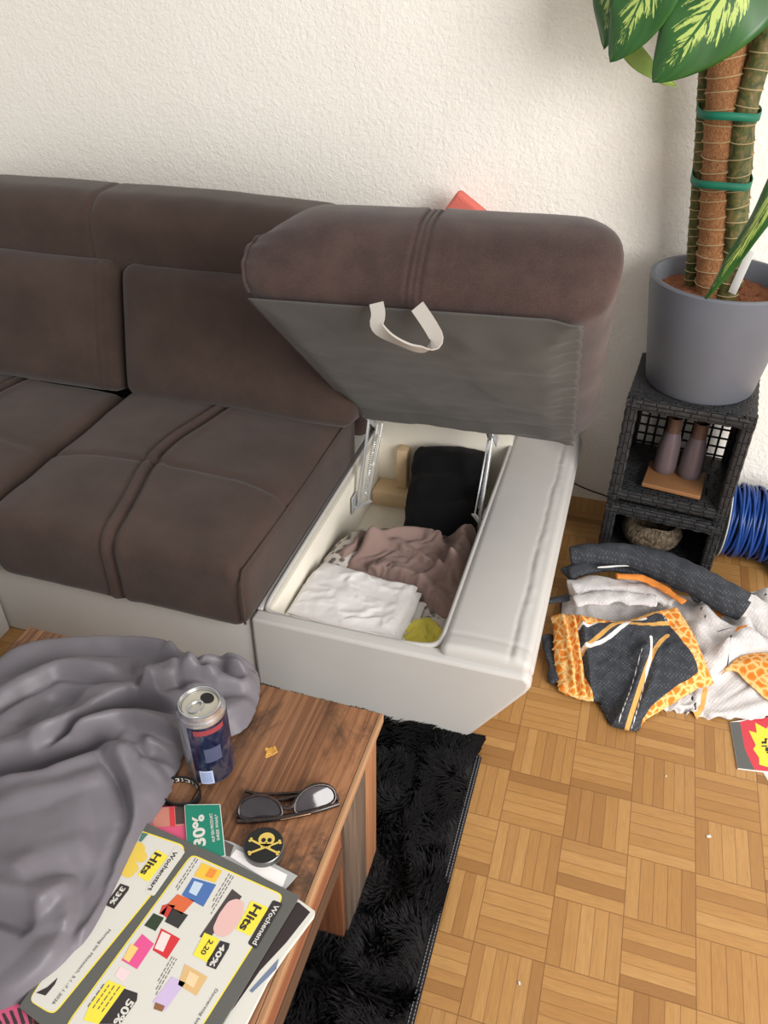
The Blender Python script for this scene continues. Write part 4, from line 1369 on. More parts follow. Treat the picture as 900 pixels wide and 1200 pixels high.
2,3,1,1,2,1,0,-6,10,6,0,-2,0,1,2,1,1,2,-1,-3,-7,-4,-3,3,-4,2,1,-21,12,6,-2,-6,5,0,2,0,-1,2,-1,8,1,-16,15,-6,-5,-1,9,-5,2,1,1,1,-1,-3,-2,3,6,-5,-11,10,-3,-2,0,6,-4,2,1,0,-2,0,-2,-4,4,-2,-1,0,-1,2,-1,3,-3,4,-3,4,-3,4,-3,4,-3,4,-2,3,-2,1,0,-3,4,2,-3,3,-3,2,0,0,1,2,-1,-3,2,-1,-6,3,-2,2,0,-2,1,1,1,2,1,0,1,1,0,-2,3,-5,-1,1,0,1,0,1,-1,0,1,1,-4,-2,1,0,1,1,1,0,1,0,0,1,-1,1,3,1,-1,1,-1,-8,0,0,0,1,0,1,1,1,-2,0,1,-2,0,-6,2,1,1,1,1,1,1,1,2,0,1,-3,4,6,1,-16,-1,1,0,0,1,0,1,1,0,0,1,-1,-2,2,-6,0,2,1,0,1,1,1,1,2,-2,3,0,0,3,-2,-6,9,0,-12,0,0,0,1,1,1,0,0,0,1,-1,-1,0,-4,-1,1,2,1,1,1,1,0,0,-3,2,3,3,-9,1,9,-5,-4,1,-1,-1,1,-1,0,0,1,1,0,1,-1,1,-1,0,-1,0,-5,1,1,1,1,2,0,0,-3,0,3,0,2,1,0,-5,5,2,-8,0,-2,5,-1,1,-3,1,1,0,1,0,0,-1,1,-2,1,-4,-1,1,0,2,1,-1,-1,0,0,1,3,2,2,-3,-1,0,3,-3,2,0,-9,7,-1,1,1,-4,2,0,0,0,1,-1,0,0,0,-2,-4,0,1,1,2,-3,0,0,1,1,1,1,3,1,4,-5,1,1,3,-8,0,13,-12,1,-2,0,3,-3,0,-1,1,1,-1,1,0,0,0,-5,-2,1,0,1,-1,1,-1,1,1,1,1,0,0,2,5,-2,2,0,1,-10,6,-2,11,-6,-4,1,1,0,1,-7,1,0,0,1,0,0,1,-1,1,-3,-5,1,0,0,1,-2,2,-1,2,2,0,1,1,0,0,2,5,2,-3,1,-9,8,-8,10,-11,2,1,6,-2,2,-9,1,0,1,1,-1,1,0,1,-1,-6,-1,1,-2,1,-1,1,1,2,1,1,1,0,1,1,2,1,-3,6,0,0,-7,8,-11,10,-6,-2,6,0,2,-10,0,1,1,0,1,0,0,1,-5,-4,1,-1,-1,1,0,1,2,1,2,1,-1,1,1,0,0,2,-2,6,0,-1,0,5,-15,10,3,0,-1,-3,1,0,1,-9,1,0,1,0,1,0,0,-2,-5,-1,1,-3,1,0,1,2,1,2,-1,1,1,1,0,0,-1,2,1,2,7,-2,0,3,-17,7,7,-7,-3,0,3,4,-1,1,-7,1,-1,0,1,0,1,0,-6,-3,2,-3,0,1,0,1,2,1,0,1,1,2,-2,-1,1,0,1,0,4,6,4,-4,2,-15,2,9,2,-7,-4,9,-2,1,-8,1,1,0,0,0,1,-3,-6,0,1,-2,0,1,1,1,0,1,1,1,1,-2,0,-1,0,1,0,2,5,5,4,1,-6,-4,-6,5,7,-1,-8,3,-2,6,-2,1,-8,1,1,0,0,0,0,-7,-2,1,-1,-1,1,1,1,0,1,1,1,1,-2,-1,0,1,1,-1,2,2,4,2,6,-6,0,0,-4,-2,8,2,-2,-5,4,-1,1,-8,1,1,0,0,1,-4,-6,-1,1,-2,1,1,1,-1,1,2,1,1,-3,0,1,0,1,1,1,1,2,1,5,-3,3,-3,2,1,-6,2,7,-7,0,4,-1,1,-8,1,0,0,1,-1,-6,-3,0,-1,0,1,0,-1,1,2,1,1,-2,1,1,0,1,1,1,1,2,-2,3,0,5,-4,0,2,-4,7,-5,5,1,-5,3,-1,5,-5,0,-6,0,1,-1,1,-4,-6,0,-1,-1,1,0,-1,1,1,1,0,1,1,1,1,1,0,1,1,1,2,-3,2,3,1,2,-2,1,-3,6,-3,-1,5,1,-4,-2,3,-3,-3,-1,0,-1,-1,-7,-2,1,-1,-1,-1,0,1,1,0,2,1,1,1,1,1,1,1,1,1,1,-2,2,1,1,2,0,0,1,-3,5,2,-4,1,7,-9,-5,0,4,-4,-3,0,1,-4,-5,1,-2,-2,-1,1,1,1,1,1,1,1,1,1,1,1,2,1,0,1,1,1,1,1,1,0,1,0,2,-2,2,4,-2,-4,8,-9,-2,0,-5,1,-3,0,0,-6,-1,-1,-3,-1,1,1,1,1,1,1,1,1,2,0,1,2,1,1,1,1,1,0,1,1,1,1,1,1,0,2,-3,4,3,-8,10,-11,-3,-4,1,-4,0,-1,-7,1,-4,-1,1,1,1,1,1,1,0,1,2,1,1,1,2,1,1,1,1,1,1,0,1,1,1,1,1,0,1,0,2,6,-6,7,-15,-5,2,-2,-4,1,-9,1,-5,1,1,0,1,1,1,1,1,1,1,2,1,2,1,1,1,1,1,0,1,1,1,1,1,1,1,1,0,-1,1,1,6,-11,-2,4,-7,-11,1,2,-7,1,-5,1,1,1,0,1,1,1,1,1,1,1,1,2,1,1,1,2,1,1,1,0,1,1,1,1,1,1,1,1,0,0,1,7,-3,-10,-1,-11,-1,-4,-6,1,-3,1,1,0,1,1,0,1,0,1,1,1,1,2,2,1,1,1,2,1,1,1,1,1,1,2,1,0,1,0,0,1,0,3,2,-9,5,-6,3,-32,-1,4,0,1,1,0,1,0,1,0,1,1,1,1,2,1,2,2,2,2,1,1,1,2,1,1,0,1,1,0,1,1,1,1,2,6,-8,1,3,-1,3,-33,-11,3,0,1,1,1,1,1,1,1,1,1,2,1,2,2,1,1,2,2,1,1,2,1,0,1,1,1,1,1,0,1,1,
1,3,6,-7,1,-3,-13,3,-5,-15,-2,1,0,1,1,0,1,1,0,1,2,1,2,1,2,1,1,1,2,2,1,1,1,1,0,1,1,1,1,0,1,2,2,3,5,-4,-3,-20,-2,-13,5,-4,1,1,1,0,1,1,1,1,1,1,2,1,1,-1,1,1,1,1,3,2,0,1,1,1,1,1,0,1,1,2,1,3,3,6,-8,4,-15,4,-16,-3,-6,-1,1,1,-1,1,1,0,2,1,2,1,1,1,0,1,1,2,2,2,0,1,0,1,1,1,1,1,1,2,1,1,2,4,5,-7,4,-21,-1,4,-11,-5,0,-2,0,0,0,1,1,1,2,1,1,1,1,1,1,-2,3,3,2,1,1,-1,1,2,0,1,1,1,2,1,2,2,4,4,-7,5,-17,-3,-1,-1,-7,-5,0,-1,1,-4,0,1,2,2,3,2,1,-1,1,1,-1,4,2,1,1,0,1,0,2,1,1,2,0,2,1,2,2,3,4,-6,5,-15,-2,-7,-6,-1,-8,1,-1,1,1,-3,1,3,1,4,3,1,0,-1,2,5,-1,1,1,0,1,-2,2,2,0,3,3,2,-1,1,1,3,2,3,-5,9,-1,0,-32,-1,-5,3,0,-1,-1,-5,0,0,-1,0,2,5,0,4,1,0,2,4,0,1,0,1,0,0,1,2,0,-1,3,2,2,1,2,0,2,3,1,-3,4,4,-30,4,-3,-7,0,-6,2,1,-2,0,1,-1,-1,4,0,5,1,0,4,2,1,1,1,0,-1,2,2,0,-1,3,2,1,2,2,1,1,-1,2,3,-4,3,4,-1,0,-23,-7,-2,-7,1,0,1,1,1,-2,1,0,0,-3,3,4,1,1,6,0,2,2,0,-2,8,-4,0,0,3,2,1,1,1,1,0,1,1,1,-1,2,-3,7,1,1,-1,-28,-16,5,0,2,-1,2,1,0,-1,1,0,0,0,2,2,3,6,-3,2,3,-3,7,-1,1,-4,4,2,2,0,1,1,1,0,1,1,-2,-1,-1,4,1,10,1,-24,-19,2,1,0,1,-2,0,1,1,0,0,0,0,0,1,5,6,2,-4,3,2,1,1,0,-1,3,2,1,1,1,0,1,1,0,2,1,-1,-2,-3,3,9,-10,8,1,-18,-7,-10,0,0,1,2,-3,0,0,1,0,1,-1,1,0,5,4,3,1,-1,2,1,0,-1,3,2,2,0,1,1,0,1,1,1,2,0,-1,0,-1,-2,8,-10,0,-5,6,-9,-5,-10,3,1,-3,1,0,-2,0,0,0,1,1,-1,1,0,6,3,0,1,3,1,-2,4,1,1,1,0,1,1,0,1,2,1,0,-1,-2,-1,-3,3,-1,6,1,-8,-14,0,-6,2,2,1,-3,0,0,-1,0,-2,1,1,1,-1,1,2,2,1,4,2,2,0,1,1,1,1,1,1,1,0,1,1,0,-4,0,0,0,0,3,-2,1,7,-2,-3,0,-15,6,-10,-3,2,2,-1,0,-2,0,-1,0,-2,1,1,0,-1,3,2,-1,6,1,3,1,1,0,1,1,0,1,1,1,1,-2,1,2,-3,1,1,-2,2,2,-4,5,4,-7,-9,-5,-6,2,2,1,-1,1,-4,0,0,0,-3,1,0,1,-1,5,-1,5,1,2,1,1,2,0,1,1,0,0,1,1,-1,0,0,1,1,0,1,-1,2,-5,4,6,-7,-2,1,-9,-1,-6,0,2,2,-1,0,1,-4,0,-1,0,-3,0,1,2,4,-2,4,0,3,2,0,1,1,1,1,1,-1,1,-1,1,0,1,1,1,1,-5,3,1,-2,0,6,1,-9,-9,-1,-2,0,1,1,2,-2,1,1,-4,0,-2,0,-2,-1,3,5,-1,1,-1,4,3,-1,1,1,1,0,1,1,2,0,-1,1,1,1,1,1,-4,-6,3,3,-3,5,7,-9,-14,4,-1,-1,-1,1,2,-2,0,2,1,-5,1,-3,0,-2,0,5,5,0,-2,2,0,1,1,0,1,1,2,-2,3,1,1,1,1,1,1,1,-4,-8,0,4,-3,5,11,-12,-5,4,-8,2,0,-4,2,0,1,-2,1,1,1,-4,1,-4,1,-1,0,6,1,1,-1,0,1,0,1,1,2,3,4,-5,2,1,0,1,1,1,1,-2,-8,2,-2,5,-2,7,-21,0,4,1,3,-2,-1,1,0,2,-2,1,0,1,-3,1,-5,2,-1,1,3,1,1,0,0,-1,3,3,5,1,2,0,-6,1,1,0,1,1,0,1,-1,1,-8,3,-2,8,-7,-1,-5,6,-5,1,-4,2,1,-2,0,1,-1,1,0,-1,1,-5,3,-1,-1,1,0,0,0,4,5,5,0,1,0,-2,-4,2,0,1,1,1,0,1,-1,-5,0,-3,4,9,-12,-7,10,0,-7,1,-2,0,2,0,-1,1,-1,0,1,0,1,-4,3,0,-3,-1,1,0,4,5,4,1,-1,-5,-1,2,1,1,0,0,1,1,0,-4,3,-6,3,-3,8,-14,-8,12,2,1,-8,-1,1,1,1,1,0,1,-1,1,1,1,1,-4,1,1,0,-4,3,2,3,2,1,-4,2,0,2,1,-1,1,0,-1,0,1,0,-3,0,0,-6,5,-7,5,-2,0,1,-1,-4,0,1,0,0,1,1,1,0,1,1,1,-5,2,1,1,-2,1,1,2,0,0,1,1,0,1,1,1,0,1,0,2,-2,0,-5,1,-3,-8,-2,6,-2,2,2,1,-2,0,-3,1,-1,1,2,0,1,0,2,1,-4,0,2,1,-2,0,1,0,1,0,1,1,0,2,1,1,1,1,2,-4,7,2,-20,3,-6,5,-1,1,2,-5,2,-1,-1,1,0,0,1,1,0,1,2,1,-3,0,1,-4,1,1,1,0,1,1,2,1,0,2,4,2,0,-2,-7,-1,2,-6,-3,2,-1,0,1,1,1,-6,1,1,1,1,1,0,1,-1,0,-3,-2,1,2,
3,1,2,2,-2,0,0,1,-3,3,1,0,-4,6,0,-5,-4,-4,1,1,0,2,1,1,1,0,2,4,-2,-8,-5,3,0,0,2,0,0,1,1,0,2,1,3,3,-2,-1,-5,-4,-1,-1,1,0,-1,24,4,-13,4,6,-1,2,-5,4,-5,0,-4,2,-4,2,-4,2,-4,2,-4,3,-4,2,-4,3,-4,2,-3,0,3,-6,7,5,-5,-1,3,3,1,-7,4,-5,9,-1,2,0,-15,-3,2,0,3,5,0,-1,-1,-1,-1,2,0,-2,-2,-3,2,5,-1,2,0,0,3,-3,2,-6,2,-1,6,-12,-1,1,1,0,1,1,1,1,2,0,-8,-1,6,-1,-2,-1,2,4,0,2,-2,3,0,-2,-2,1,6,2,-1,-12,3,6,-1,0,0,0,0,0,0,-3,-6,2,0,-4,2,2,-1,4,0,1,0,2,0,2,-3,-4,4,3,-1,4,-9,-3,7,-2,-4,1,2,0,1,-1,-2,-2,3,-5,2,-1,2,-3,-14,13,2,6,0,0,3,0,1,-3,-4,2,4,0,5,-8,-5,7,3,-8,-2,-1,0,0,0,1,3,4,-2,-3,-4,-10,2,7,-14,-4,16,-4,14,0,-1,5,1,0,-2,-6,0,5,1,7,-4,-9,3,6,-1,-9,-2,-1,0,0,3,6,3,-9,2,-2,0,-8,-5,5,2,-12,2,11,-5,15,0,5,0,-2,-5,-2,4,1,6,0,-8,-2,7,4,-6,-8,-2,0,2,4,3,2,-4,-7,-2,-2,3,1,-2,2,-3,1,-1,6,5,1,0,0,5,-1,-6,-4,3,1,6,1,-7,-4,7,7,0,-9,-7,-3,6,2,2,1,-2,-1,-1,-7,0,-6,5,-1,1,2,-4,-2,9,-3,5,13,0,-7,6,-6,-8,2,2,5,3,-5,-6,3,8,6,-5,-10,-6,5,-2,4,1,-2,0,1,-6,2,-1,-8,3,-2,2,0,-5,3,-3,6,-3,3,15,0,-6,1,9,-4,-6,-3,1,6,4,-3,-7,-1,8,8,1,-8,-10,1,4,-3,3,-3,-3,2,-5,0,0,2,-1,-9,-1,4,1,-5,7,-4,8,-5,0,0,20,-8,-2,10,-7,-4,-1,3,5,0,-5,-4,5,9,6,-4,-11,-5,5,1,-5,-3,-2,1,-3,2,-1,-1,-1,0,4,-10,3,2,-6,9,-4,9,-4,-3,16,3,-8,9,-8,-4,0,5,3,-3,-5,0,9,8,1,-8,-10,1,3,-2,-2,-4,-5,0,4,-2,0,1,3,-2,3,-11,1,3,-1,4,-4,8,0,-3,-2,0,14,3,-7,9,-8,-5,1,7,-1,-4,-1,6,7,4,-5,-11,-3,3,-2,-1,-5,-2,2,0,-2,-1,3,3,4,-4,1,-1,-14,4,4,4,-4,3,5,-5,-3,0,3,12,4,-8,9,-7,-5,4,4,-3,-2,3,8,5,-3,-11,-6,2,-1,-1,-4,-1,2,-1,-2,-2,5,5,0,1,1,1,-4,-8,-12,8,9,-5,-1,8,-1,-2,-5,15,5,-8,9,-6,-5,6,-1,-3,1,7,8,2,-9,-11,-4,1,-1,-2,2,-2,1,-1,-3,5,3,5,3,-3,3,-2,-7,-11,-4,-1,15,-3,-4,3,5,0,-4,-4,1,15,5,-9,9,-5,-1,3,-4,-4,5,11,5,-3,-13,-9,-1,-1,2,3,-1,0,-2,-6,6,4,2,1,0,3,-2,-5,-7,0,-9,5,9,-2,-3,-3,6,1,-2,-5,16,6,-9,8,-4,2,-3,-4,0,8,10,3,-8,-12,-6,-2,3,4,0,-3,-6,-1,5,4,1,1,1,-4,-1,-2,-3,2,-8,2,-2,8,0,-1,-4,0,7,-4,-2,15,3,-8,9,-2,-6,0,-3,6,10,7,-2,-11,-10,-4,4,4,0,-3,-7,-1,4,1,1,1,1,-1,0,-3,-4,4,-5,1,-7,4,4,0,-3,3,-3,4,0,-4,0,0,26,-9,-7,9,-6,3,-5,0,9,9,3,-9,-10,-7,4,3,1,-4,-7,2,0,-2,0,1,0,0,0,1,-1,-3,5,-2,-5,0,-2,6,0,-3,5,-3,-2,4,-1,-2,28,-1,-16,5,-7,6,-7,6,9,6,-4,-9,-10,4,2,-1,-5,-2,-2,-1,-1,1,-2,-1,0,0,-1,1,-1,4,-1,-1,1,-3,2,3,1,-4,5,0,-4,0,4,-3,19,4,0,-16,6,-4,0,8,8,-1,-8,-9,5,-1,-3,-5,0,0,0,-1,-2,-2,0,-1,0,0,-1,0,0,-1,-1,0,1,3,0,1,3,-4,2,5,-3,-4,6,-3,8,0,11,-11,6,-6,3,9,3,-8,-9,5,-1,-4,-4,0,1,-1,-1,-1,-2,1,-1,-1,-2,0,0,0,2,1,-1,1,1,-4,-1,1,1,3,-4,6,3,-5,5,-3,8,6,-5,6,-7,6,9,-8,-12,4,-1,-3,1,-2,-2,1,2,0,-1,0,1,-2,-1,-1,0,0,0,2,0,0,0,-1,-1,-2,-1,-4,3,-1,0,13,-6,3,3,5,-4,2,5,-5,9,-2,-13,2,-3,-1,0,3,0,-2,0,0,-1,-3,-2,0,-2,-2,2,1,0,-4,0,0,2,2,-1,0,-2,0,4,-5,-1,1,14,-12,0,5,16,-6,9,-11,9,0,-10,-1,-3,0,-1,3,3,0,-1,0,0,0,-1,-3,0,-2,-1,-3,-2,-1,1,2,2,1,3,1,0,-2,-1,-1,-3,-3,0,13,-8,-7,9,2,-9,9,15,0,-11,-2,-2,1,2,2,3,4,1,0,1,0,0,-2,-3,-1,-2,0,-2,-2,-1,-1,0,0,1,2,-1,-1,-3,-4,-2,-1,-2,15,1,-4,6,-13,-3,4,13,0,0,0,0,2,3,2,4,2,1,1,0,0,
-2,-2,-3,-2,-4,-3,-1,-2,-4,-2,0,0,-2,-1,-1,-2,-2,1,3,0,3,7,-11,-1,11,8,-5,-5,15,1,1,0,1,1,1,2,2,1,0,-2,-4,-2,-3,-4,-3,-2,-4,-3,-2,-2,-3,-2,0,0,0,0,0,1,-2,2,-2,2,3,9,-10,-2,7,11,-3,10,7,-8,-2,-1,0,-1,1,3,0,1,-2,-3,-3,-4,-2,-3,-1,-2,-1,0,-3,-1,-1,1,1,1,2,-1,-2,-2,-1,0,1,3,4,6,-4,-7,4,-8,11,17,-13,-2,-1,-3,1,1,3,1,0,-2,-2,-2,-1,1,4,1,-1,0,-1,-4,-2,1,0,2,1,-2,-3,-5,-1,0,3,1,3,4,7,-5,4,-15,-2,11,19,-16,1,-4,1,5,0,1,1,-5,-1,-2,-1,1,0,1,-3,0,-1,-1,-1,2,1,-3,0,-2,-2,-1,3,0,1,2,-1,2,5,5,-5,2,3,-5,0,16,-17,1,2,2,-4,0,2,0,-2,-1,-2,-1,-1,0,0,0,3,-2,0,-1,1,1,-4,-1,-1,1,-1,-1,0,3,1,1,2,4,4,-5,3,14,2,-11,10,-7,-13,-1,3,2,7,-3,1,-6,-1,-2,-1,1,-2,0,-1,2,-1,-1,0,-1,-1,0,2,-1,0,0,0,-1,2,0,1,3,3,3,-4,1,10,1,6,-17,1,6,0,2,-2,-2,6,-4,-5,1,-2,-2,0,0,-3,-1,-6,2,0,-1,0,1,3,0,0,-1,1,1,0,-3,2,1,3,2,2,-4,6,-1,-1,4,-10,12,2,-6,-8,7,8,-8,5,2,3,-2,-9,2,-4,0,-1,-2,-9,2,1,-1,0,2,1,1,-1,-2,-2,4,0,0,1,0,0,2,5,1,-4,1,3,-8,-3,5,12,-11,8,0,-3,7,-5,1,4,3,-7,2,-7,1,-2,-8,-1,1,-1,0,1,3,0,-1,-2,-2,2,1,1,4,2,-1,0,-3,0,7,-5,3,2,-1,0,-8,-4,8,16,-14,0,0,1,0,5,-4,2,3,4,-1,-4,-3,-2,-4,-5,0,1,2,2,-7,5,-3,-1,1,1,1,0,0,1,0,-1,0,4,-3,3,-4,9,-1,1,-1,-3,6,13,-16,-3,2,-3,0,-1,4,2,1,2,1,0,-1,-2,-4,-5,0,2,3,-8,1,2,-5,3,0,1,1,0,1,1,1,0,1,-4,-3,-2,5,-2,14,-1,5,1,2,-12,1,-8,5,-3,3,-5,4,3,2,2,1,1,-2,-2,-4,-2,5,-8,0,0,0,-3,2,1,1,1,1,0,1,1,1,-1,-2,-3,-2,-3,1,14,-14,12,2,0,5,8,-15,2,-7,-2,7,-5,3,-3,2,2,2,1,2,-2,0,-1,0,-3,-5,2,-2,-2,2,1,1,0,1,1,1,0,1,0,-1,-2,-2,-2,-2,-3,14,-14,-1,9,1,6,5,8,-8,-9,6,-10,1,6,-6,5,-1,-2,2,3,0,2,-3,-1,1,-2,-2,0,-3,2,1,1,1,1,0,0,2,0,-1,-1,-2,-2,-3,-3,-3,8,-1,7,0,-2,4,2,9,-3,-10,-2,6,-10,0,6,-5,7,-2,-4,2,3,-1,1,0,1,-2,-1,1,-1,1,0,1,1,0,0,0,0,-1,-1,-1,-4,-2,-2,-1,0,5,-4,1,9,-2,-2,4,3,0,7,3,-9,-6,3,2,-12,3,6,-5,6,-2,-3,1,4,-2,-1,3,-2,0,1,1,0,1,0,0,0,0,0,-1,0,-3,-1,3,-4,0,0,-5,2,1,-4,7,3,-4,5,7,7,-6,-9,-2,4,-1,-9,3,4,-5,8,2,-4,-2,2,-3,2,0,0,3,1,1,-1,-1,0,-1,3,-2,-2,2,-2,-1,-2,-2,0,-1,1,-3,2,-6,6,7,-4,0,-1,6,2,9,0,-9,-8,4,2,-2,-10,3,7,-5,9,4,-8,-3,-2,3,0,1,3,0,0,0,-1,0,1,1,4,0,-4,-1,-2,-1,0,-2,-1,-5,2,0,-4,-1,11,0,-2,7,0,6,3,-3,-12,-1,4,1,-3,-9,2,9,-3,6,3,-8,-6,3,1,2,3,1,-3,1,0,0,0,-1,0,-1,1,5,-2,-2,-2,-3,-2,-4,-5,2,3,-4,11,2,-4,10,-1,3,3,3,-10,-7,5,1,-2,-1,-9,3,11,-5,6,2,-13,-2,2,3,5,-2,0,1,1,-1,-1,-1,3,-1,-1,0,-2,-2,-1,-1,-2,-3,-5,-1,5,-4,11,10,-6,5,-11,12,-1,3,5,-3,-12,0,5,-1,-3,2,-7,3,9,-5,3,1,-12,1,1,6,-1,3,4,-2,-2,0,-2,-8,5,-2,-1,-1,0,0,-1,-1,-2,-5,0,-4,8,-3,25,-4,0,2,1,-4,4,2,-11,1,-5,4,1,-2,3,-6,2,7,-7,2,1,-7,1,1,3,5,3,-2,-3,-5,0,-2,-3,-5,1,0,1,1,0,0,0,-2,-1,-7,6,-4,22,-2,-4,9,-2,7,-5,5,-4,-9,5,-7,0,5,-2,5,-6,0,6,-10,2,3,2,1,3,3,-5,-1,-7,1,-1,-3,-3,-4,0,0,0,0,0,1,0,-2,-5,5,-4,11,3,-8,0,16,2,10,-6,5,-8,-1,3,-6,-3,5,0,3,-8,-1,5,-10,2,5,5,-1,1,-2,-2,-2,-2,-3,-5,-2,1,0,0,-3,-1,-1,2,0,-5,9,-8,12,-3,3,-3,1,22,-8,-1,10,3,-1,-1,0,-4,-8,-3,4,-1,2,-6,-2,6,-7,-1,4,4,-4,0,-1,-2,0,-4,0,-1,3,-1,-5,1,-1,-5,-3,-1,-1,14,1,1,-7,3,10,10,5,-11,1,5,4,2,2,-3,-8,
-5,-1,0,1,2,-6,0,6,-2,-3,-3,3,-4,0,-3,0,1,0,0,0,-1,0,-1,0,0,1,1,-3,0,-15,4,15,9,-3,8,4,-7,-1,2,4,2,5,-4,-7,-5,-2,1,1,1,-3,0,6,2,-3,-11,3,-5,0,-2,-1,0,-1,-1,0,-1,-1,0,1,2,3,-11,3,-3,-5,7,16,10,-2,0,1,8,-7,4,2,0,-10,2,0,-1,-1,0,-1,-1,6,2,0,-14,-3,-2,-2,-2,0,0,1,4,4,2,1,-1,-3,-3,-9,-2,11,-4,0,22,4,-6,0,0,0,3,-7,4,0,0,0,1,0,1,-5,6,8,0,3,-1,-6,1,-1,-8,-3,-3,-3,-2,-3,-2,0,-1,-1,5,13,1,1,-3,-2,2,-1,0,1,-1,2,-3,4,11,-6,6,-3,-8,4,0,-9,-1,-2,-3,-2,-2,-1,-1,12,11,6,-8,8,-10,-2,0,-1,-5]
